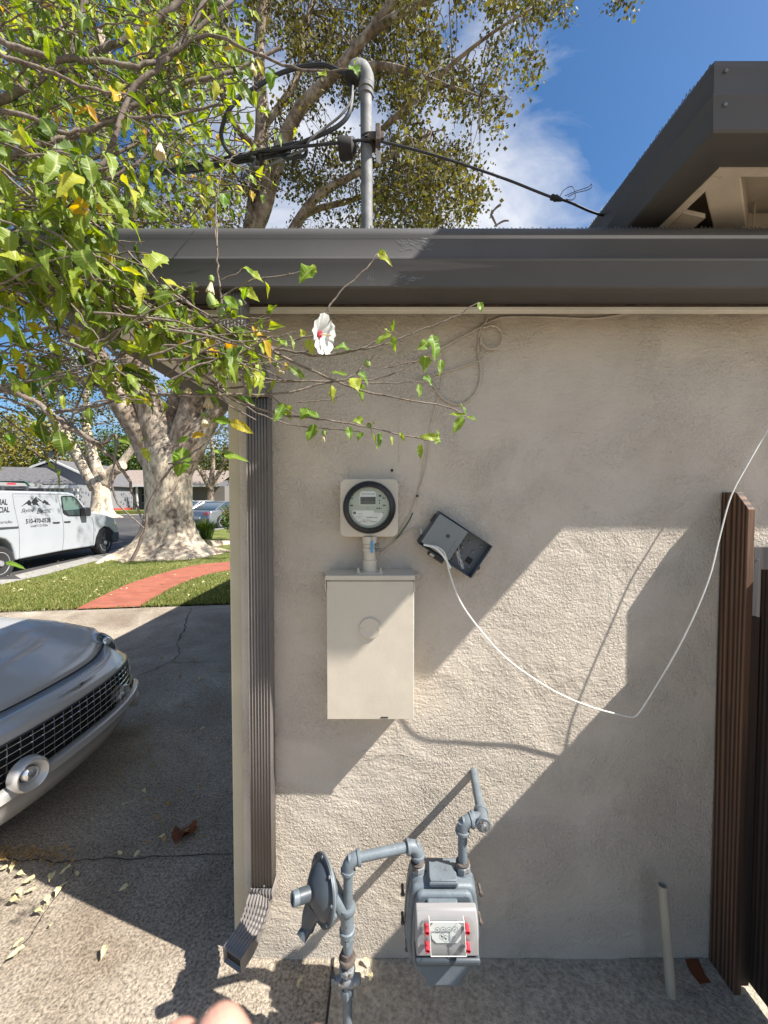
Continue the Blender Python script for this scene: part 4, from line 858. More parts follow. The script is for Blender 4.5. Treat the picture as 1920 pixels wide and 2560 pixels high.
for i, (x, y) in enumerate([(575, 1262), (665, 1255), (757, 1258), (848, 1252)]):
    c_ = fr_(x, y, .0025); dd = MB(); rows = [[c_ + UX * math.cos(a) * r_ + UZ * math.sin(a) * r_ for a in [2 * math.pi * k / 24 for k in range(24)]] for r_ in (.0062, .0067)]
    dd.grid(rows, closed=True)
    for k in range(10): a = 2 * math.pi * k / 10; q = c_ + UX * math.cos(a) * .0052 + UZ * math.sin(a) * .0052; dd.add([q - UX * .0005, q + UX * .0005, q + UZ * .0012], [(0, 1, 2)])
    a = random.uniform(0, 6.28); v = UX * math.cos(a) + UZ * math.sin(a); w = UX * -math.sin(a) + UZ * math.cos(a)
    dd.add([c_ - v * .0015 - w * .0012, c_ + v * .0048, c_ - v * .0015 + w * .0012], [(0, 1, 2)]); dd.build('dial', M['ink'], dial, smooth=False)
for x, y, r_ in ((645, 1360, .0062), (705, 1395, .0072)):
    c_ = fr_(x, y, .0025); dd = MB(); dd.grid([[c_ + (UX * math.cos(a) + UZ * math.sin(a)) * q for a in [2 * math.pi * k / 24 for k in range(24)]] for q in (r_, r_ + .0005)], closed=True); a = 2.3; v = UX * math.cos(a) + UZ * math.sin(a); w = UX * -math.sin(a) + UZ * math.cos(a)
    dd.add([c_ - v * .002 - w * .002, c_ + v * .0055, c_ - v * .002 + w * .002], [(0, 1, 2)]); dd.build('dial', M['ink'], dial, smooth=False)
for s, y in (('CUBIC', 1372), ('FEET', 1402), ('GAS', 1440)): txt(s, fr_(790, y, .0025), UX, UZ, .0026, M['ink'], 'lettering', dial, .010)
# clear cover box and its side ears
cvb = MB(); A = [fr_(x, y, .002) for x, y in [(440, 1040), (965, 1040), (1000, 1560), (465, 1560)]]; Bq = [p + FN * .016 for p in A]
cvb.add(A + Bq, [(4, 5, 6, 7), (0, 1, 5, 4), (1, 2, 6, 5), (2, 3, 7, 6), (3, 0, 4, 7)])
cvo = cvb.build('clear_cover', M['clear'], gm, smooth=False)
b = MB()
for i in range(4): b.tube([Bq[i], Bq[(i + 1) % 4]], .0009, 5); b.tube([A[i], Bq[i]], .0007, 5)
b.build('cover_edge', M['white'], cvo)
for s in (0, 1):
    q = [(440, 1060), (370, 1090), (335, 1180), (345, 1350), (380, 1440), (450, 1450)] if s == 0 else [(985, 1060), (1060, 1060), (1120, 1120), (1150, 1250), (1110, 1400), (1000, 1440)]
    MB().prism([fr_(x, y, .002) for x, y in q], FN * .003).build('cover_ear', M['clear'], cvo, smooth=False)
for x, y in ((405, 1185), (1020, 1180), (412, 1455), (1030, 1458)):
    p = fr_(x, y, .004); MB().lathe(p, FN * 1 + Vector((0, 0, -.25)), [(0, .0060), (.017, .0058), (.0171, .0042), (.009, .004)], 16).build('red_plug', M['red'], gm, sharp=40)
# barcode label
bl = MB().box(.114, .178, .9705, .9715, .346, .366).build('label', M['indexgrey'], gm, smooth=False)
b = MB(); x = .121
while x < .172:
    w = random.choice((.0006, .001, .0016)); b.box(x, x + w, .9702, .9705, .3475, .3565); x += w + random.choice((.0006, .001))
b.build('barcode', M['ink'], bl, smooth=False)
txt('S 1240 7093', (.119, .9705, .3585), (1, 0, 0), (0, 0, 1), .0055, M['ink'], 'lettering', bl, .052)
txt('INLET', Vector((.077, 1.012, .5032)), (1, 0, 0), (0, 1, 0), .008, M['gasdark'], 'lettering', bo, .016)
# union nuts
for x in (.092, .216):
    MB().lathe((x, 1.045, .488), (0, 0, 1), [(0, .022), (.014, .020), (.018, .0175)], 28).build('hub', M['gasblue'], gm)
    MB().lathe((x, 1.045, .505), (0, 0, 1), [(0, .0185), (.003, .0205), (.015, .0205), (.018, .0185)], 8).build('union_nut', M['castgrey'], gm, sharp=20)
    MB().lathe((x, 1.045, .522), (0, 0, 1), [(0, .0175), (.006, .019), (.008, .017), (.0081, .0135)], 24).build('swivel', M['rust'], gm)
# pipework
gp = thing('gas_pipework', 'blue-grey painted gas riser with shutoff valve and elbows feeding the gas meter', 'gas pipes', (-.09, 1.0, 0))
RP = .0125
XR = P(868, 2400, 1.0).x; 
def bend(a, c, e, r, n=8):
    a, c, e = Vector(a), Vector(c), Vector(e); u = (a - c).normalized(); w = (e - c).normalized(); s = c + u * r; t_ = c + w * r
    return [(s * (1 - k / n) + c * k / n) * (1 - k / n) + (c * (1 - k / n) + t_ * k / n) * k / n for k in range(n + 1)]
def fit(mb, p, d, r, l, seg=24): # collar ring
    mb.lathe(Vector(p) - Vector(d).normalized() * l / 2, d, [(0, r * .94), (l * .15, r), (l * .85, r), (l, r * .94)], seg)
ze = .575; pA = Vector((XR, 1.0, 0)); pE = Vector((XR + .003, 1.0, ze)); pM = Vector((.092, 1.045, ze))
MB().tube([pA, pE - Vector((0, 0, .03))], RP, 24).build('riser', M['gasblue'], gp)
q = bend(pE - Vector((0, 0, .05)), pE, pM, .028); e1 = MB().tube(q, .0165, 24); fit(e1, q[0], q[1] - q[0], .0195, .009); fit(e1, q[-1], q[-1] - q[-2], .0195, .009); e1.build('elbow', M['gasblue'], gp, sharp=40)
MB().tube([pE, pM], RP, 24).build('cross_pipe', M['gasblue'], gp)
q = bend(pE, pM, pM - Vector((0, 0, .05)), .028); e1 = MB().tube(q, .0165, 24); fit(e1, q[0], q[1] - q[0], .0195, .009); fit(e1, q[-1], q[-1] - q[-2], .0195, .009); e1.build('elbow', M['gasblue'], gp, sharp=40)
MB().tube([pM, (.092, 1.045, .526)], .0118, 24).build('nipple', M['gasblue'], gp)
# regulator valve body on the riser
def zr(py): return P(868, py, 1.0).z
MB().lathe((XR, 1.0, zr(2335)), (0, 0, 1), [(0, .0165), (.002, .0205), (.014, .0205), (.016, .017), (.050, .0172), (.060, .0175), (.064, .0215), (.074, .0225), (.078, .0215), (.079, .0130)], 28).build('regulator_valve', M['gasblue'], gp, sharp=40)
MB().lathe((XR, 1.0, zr(2352)), (0, 0, 1), [(0, .017), (.001, .019), (.015, .019), (.016, .017)], 6).build('hex_collar', M['gasblue'], gp, sharp=20)
MB().lathe((XR, 1.0, zr(2400)), (0, 0, 1), [(0, .0215), (.006, .0225), (.010, .021), (.011, .016), (.024, .0155), (.025, .0130)], 24).build('union_ring', M['rust'], gp, sharp=40)
MB().lathe((XR, 1.0, zr(2428)), (0, 0, 1), [(0, .018), (.002, .0215), (.014, .0215), (.017, .019)], 8).build('union_nut', M['castgrey'], gp, sharp=20)
vz = zr(2448)
v_ = MB().lathe((XR - .034, 1.0, vz), (1, 0, 0), [(0, .009), (.012, .0095), (.013, .0165), (.050, .0165), (.051, .013), (.068, .012), (.070, .008)], 20).build('shutoff_valve', M['castgrey'], gp, sharp=40)
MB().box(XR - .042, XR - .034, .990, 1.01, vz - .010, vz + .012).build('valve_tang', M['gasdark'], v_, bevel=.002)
MB().lathe((XR, 1.0, zr(2488)), (0, 0, 1), [(0, .0150), (.003, .0175), (.018, .0165), (.022, .0150)], 8).build('hex_collar', M['gasblue'], gp, sharp=20)
# outlet side: riser, elbow, tee, stub into the wall
zo = .640; pO = Vector((.216, 1.045, 0)); cO = Vector((.214, 1.045, zo)); tee = Vector((.270, 1.052, zo + .002)); wl_ = Vector((.292, D + .01, zo - .008))
MB().tube([(.216, 1.045, .526), cO], RP, 24).build('outlet_riser', M['gasblue'], gp)
q = bend(Vector((.216, 1.045, .55)), cO, tee, .026); e1 = MB().tube(q, .0165, 24); fit(e1, q[0], q[1] - q[0], .0195, .009); fit(e1, q[-1], q[-1] - q[-2], .0195, .009); e1.build('elbow', M['gasblue'], gp, sharp=40)
MB().tube([cO, tee], RP, 24).build('nipple', M['gasblue'], gp)
tdir = (wl_ - tee).normalized(); tf = tee - tdir * .022
t1 = MB().tube([tee - tdir * .022, tee + tdir * .026], .0168, 24); fit(t1, tee - tdir * .020, tdir, .0198, .009); fit(t1, tee + tdir * .026, tdir, .0198, .009); t1.tube([tee, tee - Vector((.026, 0, 0))], .0165, 20); fit(t1, tee - Vector((.026, 0, 0)), (1, 0, 0), .0198, .009); t1.build('tee', M['gasblue'], gp, sharp=40)
MB().lathe(tf, -tdir, [(0, .013), (.006, .013), (.007, .0085), (.014, .008)], 8).build('plug', M['castgrey'], gp, sharp=20)
MB().tube([tee, wl_], RP, 24).build('wall_pipe', M['gasblue'], gp)
# regulator
rg = thing('gas_regulator', 'disc-shaped grey gas pressure regulator with round cap and vent on the riser', 'gas regulator', (-.16, 1.0, .42))
rc = P(806, 2222, 1.005); ax = Vector((-.80, -.46, .16)).normalized()
Rr = .077
MB().lathe(rc, ax, [(-.030, .020), (-.026, .040), (-.012, .060), (-.004, Rr - .012), (-.004, Rr), (.0, Rr), ], 48).build('back_casing', M['gasblue'], rg, sharp=30)
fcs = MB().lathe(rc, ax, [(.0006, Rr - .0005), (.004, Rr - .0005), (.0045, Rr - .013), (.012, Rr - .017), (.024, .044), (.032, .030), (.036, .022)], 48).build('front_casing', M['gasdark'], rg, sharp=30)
x_, y_, d_ = basis(ax)
for k in range(8):
    a = 2 * math.pi * (k + .3) / 8; MB().lathe(rc + (x_ * math.cos(a) + y_ * math.sin(a)) * (Rr - .006) + ax * .003, ax, [(0, .0042), (.0035, .0042), (.005, .002)], 8).build('screw', M['castgrey'], fcs)
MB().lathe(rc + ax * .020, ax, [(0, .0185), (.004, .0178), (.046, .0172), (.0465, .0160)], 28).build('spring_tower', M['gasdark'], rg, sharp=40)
cpo = MB().lathe(rc + ax * .0665, ax, [(0, .0170), (.014, .0165), (.016, .0145), (.013, .012), (.0131, .0001)], 28).build('cap', M['gasblue'], rg, sharp=40)
MB().prism([rc + ax * .0815 + y_ * .012 + x_ * .002, rc + ax * .0815 + y_ * .012 - x_ * .002, rc + ax * .0815 - y_ * .012 - x_ * .002, rc + ax * .0815 - y_ * .012 + x_ * .002], ax * .001).build('screw_slot', M['dark'], cpo)
vp = P(770, 2315, .985); vt = rc + ax * .016 + Vector((0, 0, -.038))
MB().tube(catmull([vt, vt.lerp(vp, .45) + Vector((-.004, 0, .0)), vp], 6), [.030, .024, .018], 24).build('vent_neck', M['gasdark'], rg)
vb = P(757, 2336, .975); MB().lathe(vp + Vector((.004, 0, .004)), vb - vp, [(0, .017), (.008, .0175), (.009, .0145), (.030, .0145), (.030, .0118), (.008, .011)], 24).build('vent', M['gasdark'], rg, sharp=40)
MB().tube([rc - ax * .018, Vector((XR, 1.0, zr(2285)))], [.026, .020], 24).build('neck', M['gasblue'], rg)
MB().prism([rc - ax * .004 + Vector((.0, 0, .045)), rc - ax * .004 + Vector((0, 0, -.05)), Vector((XR - .014, 1.0, zr(2300))), Vector((XR - .014, 1.0, zr(2245)))], Vector((0, .022, 0)) ).build('bracket', M['gasblue'], rg, bevel=.003)
MB().lathe(P(836, 2288, .985), (-.3, -1, .1), [(0, .008), (.008, .008), (.009, .005), (.013, .005)], 8).build('bolt', M['gasblue'], rg)
# ================= WHITE VAN =================
g1_, g2_ = G(15, 1440), G(262, 1385)
hd_ = Vector((g2_.x - g1_.x, g2_.y - g1_.y, 0)).normalized(); nrm_ = Vector((hd_.y, -hd_.x, 0))  # outward, towards the house
if nrm_.x < 0: nrm_ = -nrm_
org_ = Vector((g1_.x, g1_.y, 0))
def VS(cx_, cy_, o=0.0):
    d = ray(cx_ * .1929, 1140 + cy_ * .1929); q = org_ + nrm_ * o; c0 = Vector((0, 0, H)); t = (q - c0).dot(nrm_) / d.dot(nrm_); return c0 + d * t
van = thing('white_van', 'white contractor van with black mountain logo and phone number parked at the kerb', 'van', tuple(org_))
inw = -nrm_
ol = [(-900, 425), (0, 447), (750, 465), (900, 474), (955, 490), (1000, 530), (1120, 665), (1190, 728), (1370, 762), (1470, 800), (1515, 870), (1540, 950), (1535, 985), (1495, 1000), (1475, 985), (1420, 925), (1350, 915), (1290, 965), (1250, 1060), (1232, 1165), (815, 1228), (250, 1340), (210, 1352), (190, 1230), (150, 1140), (80, 1080), (0, 1062), (-90, 1100), (-150, 1200), (-170, 1420), (-900, 1560)]
Wv = 1.75
pb = MB().prism([VS(x, y) for x, y in ol], inw * Wv).build('body', M['vanwhite'], van, bevel=.03, seg=3, sharp=40)
def vpoly(l, o, th, name, m, par=pb, bev=0): return MB().prism([VS(x, y, o) for x, y in l], inw * th).build(name, M[m], par, bevel=bev)
vpoly([(790, 525), (815, 517), (925, 513), (965, 530), (1010, 570), (1105, 700), (1118, 778), (890, 782), (840, 760), (815, 735)], .006, .02, 'window_frame', 'black', van)
vpoly([(803, 535), (925, 530), (960, 550), (1010, 640), (1030, 690), (860, 705), (825, 700)], .010, .006, 'window', 'greenglass', van)
vpoly([(945, 545), (985, 570), (1090, 710), (1100, 765), (900, 768), (850, 715), (1030, 695)], .009, .004, 'window', 'winglass', van)
vpoly([(1108, 670), (1160, 665), (1183, 690), (1185, 765), (1170, 778), (1115, 778)], .16, .14, 'mirror', 'black', van, .02)
vpoly([(1480, 990), (1545, 985), (1542, 1080), (1525, 1110), (1470, 1122), (1450, 1040)], .012, Wv + .02, 'front_bumper', 'bumper', van, .02)
vpoly([(1488, 815), (1512, 865), (1505, 905), (1480, 880)], .006, .2, 'headlight', 'lamp', van, .01)
vpoly([(-160, 922), (0, 925), (240, 912), (241, 938), (0, 955), (-160, 955)], .006, .01, 'slide_rail', 'bumper', van)
for l in ([(690, 857), (775, 853), (782, 860), (775, 868), (700, 870)], [(836, 848), (915, 843), (921, 851), (912, 858), (845, 861)]): vpoly(l, .02, .02, 'handle', 'black', van, .004)
b = MB()
for l in ([(745, 490), (770, 620), (800, 760), (822, 900), (826, 1050), (808, 1226)], [(1188, 790), (1212, 880), (1216, 1000), (1203, 1168)], [(160, 490), (180, 640), (215, 800), (244, 930), (250, 1100), (250, 1335)], [(165, 487), (450, 490), (750, 494), (900, 492)]):
    rows = [];
    for i, (x, y) in enumerate(l):
        hor = l[0][1] > 485 and l[-1][1] < 500
        rows.append([VS(x, y, .002), VS(x + (0 if hor else 4), y + (4 if hor else 0), .002)])
    b.grid(rows)
b.build('panel_gap', M['bumper'], van, smooth=False)
vpoly([(180, 512), (640, 512), (700, 535), (722, 580), (730, 700), (700, 762), (600, 768), (600, 762), (690, 755), (716, 700), (712, 580), (690, 545), (640, 520), (180, 520)], .002, .002, 'swage_line', 'vanwhite', pb)
for cx_, cy_, r in ((1362, 1123, .335), (5, 1395, .34)):
    c_ = VS(cx_, cy_, -.02); ax_ = nrm_
    wb = MB().lathe(c_ - ax_ * .22, ax_, [(0, r * .7), (.005, r * .94), (.03, r), (.19, r), (.225, r * .94), (.232, r * .72), (.22, r * .66)], 40).build('wheel', M['rubber'], van, sharp=40)
    rim = MB().lathe(c_ - ax_ * .03, ax_, [(0, r * .66), (.03, r * .68), (.034, r * .62), (.01, r * .58), (.0, r * .45), (.022, r * .36), (.026, r * .18), (.06, r * .15), (.065, r * .02)], 40).build('rim', M['steel'], wb, sharp=30)
    b = MB(); x_, y_, _ = basis(ax_)
    for k in range(14):
        a = 2 * math.pi * k / 14; b.lathe(c_ + (x_ * math.cos(a) + y_ * math.sin(a)) * r * .50 - ax_ * .015, ax_, [(0, .022), (.004, .020)], 8)
    b.build('vent_holes', M['dark'], rim)
MB().prism([VS(x, y, -.01) for x, y in [(1250, 1150), (1250, 1000), (1350, 925), (1460, 960), (1470, 1100)]], inw * .02).build('wheel_arch', M['dark'], van)
MB().prism([VS(x, y, -.30) for x, y in [(-160, 1420), (-150, 1150), (0, 1070), (150, 1140), (205, 1360)]], inw * .02).build('wheel_arch', M['dark'], van)
ub = [VS(250, 1345, -.1), VS(1235, 1170, -.1)]; MB().prism([Vector((p.x, p.y, .22)) for p in ub] + [Vector((ub[1].x, ub[1].y, .4)), Vector((ub[0].x, ub[0].y, .4))], inw * (Wv - .25)).build('chassis', M['dark'], van)
# lettering and logo
def vtx(s, x0, y0, x1, y1, h, m='ink', **k):
    a_ = VS(x0, y0, .004); c_ = VS(x1, y1, .004); up_ = (VS(x0, y0 - h, .004) - a_)
    return txt(s, a_, c_ - a_, Vector((0, 0, 1)), up_.length, M[m], 'lettering', pb, (c_ - a_).length, out=.001, **k)
vtx('510-470-0520', 336, 878, 655, 857, 62, bold=.02)
vtx('Lic#1121036', 400, 925, 618, 912, 36)
vtx('RESIDENTIAL', -330, 640, 98, 632, 82, bold=.02); vtx('COMMERCIAL', -330, 752, 124, 728, 80, bold=.02); vtx('skylineelectricllc', -320, 905, 160, 878, 48)
vtx('Skyline', 275, 748, 440, 738, 66, shear=.55); vtx('Electric', 475, 748, 668, 730, 66, shear=.55)
for l in ([(272, 657), (330, 610), (380, 566), (405, 600), (415, 605), (400, 625), (420, 655), (395, 640), (372, 640), (350, 615), (320, 632)],
          [(408, 600), (430, 565), (470, 525), (480, 560), (505, 590), (480, 600), (515, 655), (490, 640), (455, 630), (435, 640), (420, 615)],
          [(478, 535), (540, 580), (570, 600), (530, 585), (500, 570)], [(545, 600), (580, 568), (620, 600), (658, 645), (630, 630), (600, 632), (580, 608), (565, 618)]):
    vpoly(l, .0035, .002, 'mountain_logo', 'ink', pb)
# roof rack and ladder
rk = bpy.data.objects
b = MB()
for x in (20, 340): 
    p = VS(x, 440, -.12); b.box(-.03, .03, -.03, .03, 0, .10, Matrix.Translation(p - Vector((0, 0, .02)))); b.tube([p + Vector((0, 0, .06)), p + inw * (Wv - .25) + Vector((0, 0, .06))], .02, 8)
b.build('roof_rack', M['bumper'], van, bevel=.004)
lad = thing('extension_ladder', 'pale extension ladder with red sticker strapped on the van roof', 'ladder', tuple(VS(300, 380, -.2)))
for o_ in (-.15, -.60):
    MB().prism([VS(-500, 318, o_), VS(540, 362, o_), VS(560, 380, o_), VS(555, 400, o_), VS(-500, 372, o_)], inw * .04).build('rail', M['pvc'] if o_ < -.3 else M['indexgrey'], lad, bevel=.006)
for k in range(12):
    a_ = VS(-480 + k * 88, 348 + k * 2, -.18); MB().tube([a_, a_ + inw * .42], .016, 8).build('rung', M['galv'], lad)
MB().prism([VS(90, 348, -.148), VS(205, 350, -.148), VS(205, 372, -.148), VS(90, 370, -.148)], inw * .003).build('sticker', M['red'], lad)
MB().prism([VS(310, 325, -.13), VS(350, 335, -.13), VS(395, 385, -.13), VS(375, 390, -.13), VS(345, 350, -.13)], inw * .5).build('strap', M['green'], lad)

# ================= NEIGHBOURING CARS =================
def car(name, label, ox, oy, heading, m, L_=4.5, Wd=1.75, kind='sedan', z0=0.0):
    t = thing(name, label, 'car' if kind != 'pickup' else 'pickup truck', (ox, oy, z0), group=None)
    f = Vector((math.cos(heading), math.sin(heading), 0)); s = Vector((-f.y, f.x, 0)); o = Vector((ox, oy, z0))
    def W_(x, y, z): return o + f * x + s * y + Vector((0, 0, z))
    h = L_ / 2
    if kind == 'sedan': side = [(-h, .35), (-h - .02, .62), (-h + .08, .93), (-h + .75, 1.0), (h - 1.35, .96), (h - .3, .80), (h, .62), (h + .02, .35), (h - .1, .25), (-h + .1, .25)]; cab = [(-h + .45, .98), (-h + 1.25, 1.38), (-h + 1.9, 1.44), (h - 2.05, 1.40), (h - 1.25, .95)]
    else: side = [(-h, .45), (-h, 1.05), (-h + 2.0, 1.08), (h - 1.5, 1.12), (h - .2, 1.05), (h, .9), (h + .02, .45), (h - .2, .38), (-h + .1, .4)]; cab = [(-h + 2.0, 1.08), (-h + 2.1, 1.72), (-h + 2.4, 1.78), (h - 2.1, 1.76), (h - 1.4, 1.12)]
    hw_ = Wd / 2
    rows = []
    for y, k, dz in ((-hw_ + .06, .985, .04), (-hw_, 1, 0), (-hw_, 1, 0)): pass
    body = MB().prism([W_(x, -hw_, z) for x, z in side], s * Wd).build('body', M[m], t, bevel=.09, seg=3, sharp=40)
    cb_ = MB(); n = len(cab); a = [W_(x, -hw_ + .06 + max(0, z - .98) * .30, z) for x, z in cab]; c = [W_(x, hw_ - .06 - max(0, z - .98) * .30, z) for x, z in cab]
    cb_.add(a + c, [tuple(range(n)), tuple(range(2 * n - 1, n - 1, -1))] + [(i, i + n, (i + 1) % n + n, (i + 1) % n) for i in range(n)])
    cab_o = cb_.build('cabin', M['winglass'], t, bevel=.05, seg=3)
    rf_ = MB(); a = [W_(x, -hw_ + .20, z + .012) for x, z in cab[1:-1]]; c = [W_(x, hw_ - .20, z + .012) for x, z in cab[1:-1]]; rf_.grid([a, c]); rf_.build('roof', M[m], t, solid=.03)
    b = MB()
    for sg in (-1, 1):
        yy_ = sg * (hw_ - .06)
        for (x0, z0_), (x1, z1_) in zip(cab[:-1], cab[1:]):
            p_ = W_(x0, sg * (hw_ - .055 - max(0, z0_ - .98) * .3), z0_); q_ = W_(x1, sg * (hw_ - .055 - max(0, z1_ - .98) * .3), z1_); b.tube([p_, q_], .035, 6)
        for xm_ in ([(-h + 2.3)] if kind == 'sedan' else [(-h + 3.0)]): b.tube([W_(xm_, sg * (hw_ - .055), cab[0][1] - .02), W_(xm_, sg * (hw_ - .17), cab[2][1] - .03)], .035, 6)
    b.build('pillars', M[m], cab_o)
    for x in (-h + .85, h - .85):
        for sg in (-1, 1):
            c_ = W_(x, sg * (hw_ - .18), .32); w = MB().lathe(c_, s * sg, [(0, .20), (.01, .30), (.04, .32), (.15, .32), (.19, .295), (.195, .21)], 28).build('wheel', M['rubber'], t, sharp=40)
            MB().lathe(c_ + s * sg * .165, s * sg, [(0, .21), (.035, .215), (.03, .18), (.02, .06), (.03, .02)], 24).build('rim', M['steel'], w, sharp=30)
            MB().lathe(c_ + s * sg * .172, s * sg, [(0, .385), (.01, .385)], 28).build('wheel_arch', M['dark'], body)
    for sg in (-1, 1):
        MB().prism([W_(-h - .03, sg * (hw_ - .42), .72), W_(-h - .03, sg * (hw_ - .10), .72), W_(-h + .0, sg * (hw_ - .10), .87), W_(-h + .0, sg * (hw_ - .42), .85)], f * .08).build('tail_light', M['tail'], t, bevel=.01)
        MB().prism([W_(h - .10, sg * (hw_ - .50), .62), W_(h - .16, sg * (hw_ - .08), .62), W_(h - .22, sg * (hw_ - .08), .74), W_(h - .16, sg * (hw_ - .50), .74)], f * .12).build('headlight', M['lamp'], t, bevel=.01)
    MB().prism([W_(-h - .035, -.26, .50), W_(-h - .035, .26, .50), W_(-h - .035, .26, .62), W_(-h - .035, -.26, .62)], f * .02).build('number_plate', M['paper'], t)
    MB().prism([W_(h + .03, -.5, .42), W_(h + .03, .5, .42), W_(h + .03, .45, .60), W_(h + .03, -.45, .60)], -f * .05).build('grille', M['bumper'], t)
    MB().prism([W_(-h - .04, -hw_ + .05, .34), W_(-h - .04, hw_ - .05, .34), W_(-h - .04, hw_ - .08, .42), W_(-h - .04, -hw_ + .08, .42)], f * .2).build('rear_bumper', M['bumper'], t, bevel=.02)
    return t
g = G(512, 1322); car('grey_sedan', 'dark grey sedan seen from behind, parked on the near kerb by the grass clump', g.x + .35, g.y + 2.1, R(70), 'cargrey')
car('silver_sedan', 'silver sedan parked nose-out just beyond the dark grey sedan', -14.4, 30.0, R(-112), 'carsilver')
car('pickup_truck', 'silver pickup truck in the driveway of the far right house', -25.2, 51.5, R(185), 'carsilver', L_=5.4, Wd=1.9, kind='pickup', z0=.35)

# ================= NEIGHBOURING HOUSES =================
def gable_roof(mb, x0, x1, y0, y1, ze, zr, axis='x', over=.4):
    x0 -= over; x1 += over; y0 -= over; y1 += over
    if axis == 'x': ym = (y0 + y1) / 2; vs = [(x0, y0, ze), (x1, y0, ze), (x1, y1, ze), (x0, y1, ze), (x0, ym, zr), (x1, ym, zr)]; fs = [(0, 1, 5, 4), (2, 3, 4, 5), (1, 2, 5), (3, 0, 4)]
    else: xm_ = (x0 + x1) / 2; vs = [(x0, y0, ze), (x1, y0, ze), (x1, y1, ze), (x0, y1, ze), (xm_, y0, zr), (xm_, y1, zr)]; fs = [(0, 1, 4), (1, 2, 5, 4), (2, 3, 5), (3, 0, 4, 5)]
    fs.append((3, 2, 1, 0)); mb.add(vs, fs); return mb
def win(x, z, w, h, y, par, mull=True):
    f = MB().box(x - w / 2 - .1, x + w / 2 + .1, y - .05, y, z - .1, z + h + .1).build('window', M['hwhite'], par, smooth=False)
    MB().box(x - w / 2, x + w / 2, y - .06, y - .051, z, z + h).build('pane', M['winglass'], f, smooth=False)
    if mull: MB().box(x - w / 2, x + w / 2, y - .075, y - .061, z + h / 2 - .03, z + h / 2 + .03).build('mullion', M['hwhite'], f, smooth=False)
def XA(px, Y): return (px - 960) / FPX * Y
def ZA(py, Y): return P(100, py, Y).z
gz = .35
# left grey house with garage and gable
Y = 40.0
hL = thing('grey_house', 'grey gabled house with garage door behind the white van', 'house', (XA(100, Y), Y, 0))
MB().box(XA(-200, Y), XA(196, Y), Y, Y + 9, 0, ZA(1212, Y)).build('wall', M['hgrey'], hL, smooth=False)
Yb = Y + 3; x0, x1 = XA(78, Yb), XA(222, Yb); ze, zr_ = ZA(1212, Yb), ZA(1155, Yb); xm_ = XA(136, Yb)
MB().prism([(x0 - 1, Yb, 0), (x1 + 2.2, Yb, 0), (x1 + 2.2, Yb, ZA(1218, Yb)), (xm_, Yb, zr_), (x0 - 1, Yb, ZA(1182, Yb))], (0, 9, 0)).build('gable_wall', M['hgrey'], hL, smooth=False)
b = MB()
for a_, c_ in (((x0 - 1.4, ZA(1184, Yb)), (xm_, zr_ + .1)), ((xm_, zr_ + .1), (x1 + 2.6, ZA(1220, Yb)))):
    b.prism([(a_[0], Yb - .3, a_[1]), (c_[0], Yb - .3, c_[1]), (c_[0], Yb - .3, c_[1] + .22), (a_[0], Yb - .3, a_[1] + .22)], (0, .12, 0))
b.build('barge_board', M['hwhite'], hL, smooth=False)
b = MB()
b.add([(x0 - 1.4, Yb - .18, ZA(1184, Yb) + .2), (xm_, Yb - .18, zr_ + .3), (xm_, Yb + 9, zr_ + .3), (x0 - 1.4, Yb + 9, ZA(1184, Yb) + .2), (x1 + 2.6, Yb - .18, ZA(1220, Yb) + .2), (x1 + 2.6, Yb + 9, ZA(1220, Yb) + .2)], [(0, 1, 2, 3), (1, 4, 5, 2)]); b.build('gable_roof', M['hroof'], hL, smooth=False, solid=.08)
b = MB(); b.add([(XA(-200, Y), Y - .5, ZA(1208, Y)), (XA(205, Y), Y - .5, ZA(1214, Y)), (XA(60, Y), Y + 2.8, ZA(1166, Y)), (XA(-200, Y), Y + 2.8, ZA(1160, Y))], [(0, 1, 2, 3)]); b.build('garage_roof', M['hroof'], hL, smooth=False, solid=.1)
MB().box(XA(-200, Y), XA(207, Y), Y - .55, Y - .42, ZA(1221, Y), ZA(1213, Y)).build('eave_board', M['hwhite'], hL, smooth=False)
gd = MB().box(XA(112, Y), XA(186, Y), Y - .08, Y - .01, 0, ZA(1220, Y)).build('garage_door', M['hwhite'], hL, smooth=False)
for k in range(4): x = XA(118 + k * 12, Y); MB().prism([(x, Y - .12, ZA(1229, Y)), (x + .34, Y - .12, ZA(1229, Y)), (x + .34, Y - .12, ZA(1224, Y)), (x + .17, Y - .12, ZA(1222.5, Y)), (x, Y - .12, ZA(1224, Y))], (0, .03, 0)).build('arched_pane', M['winglass'], gd, smooth=False)
for px in (186, 197): MB().box(XA(px, Y) - .1, XA(px, Y) + .1, Y - .3, Y - .1, 0, ZA(1221, Y)).build('post', M['hwhite'], hL, smooth=False)
dish = thing('satellite_dish', 'dark satellite dish on the peak of the grey house gable', 'satellite dish', (xm_, Yb, zr_))
MB().lathe((xm_ + .1, Yb - .3, zr_ + .75), (-.3, -1, .3), [(0, .06), (.06, .26), (.12, .42), (.13, .42), (.07, .1)], 20).build('dish', M['bumper'], dish)
MB().tube([(xm_, Yb - .1, zr_), (xm_ + .05, Yb - .2, zr_ + .7)], .04, 6).build('arm', M['bumper'], dish)
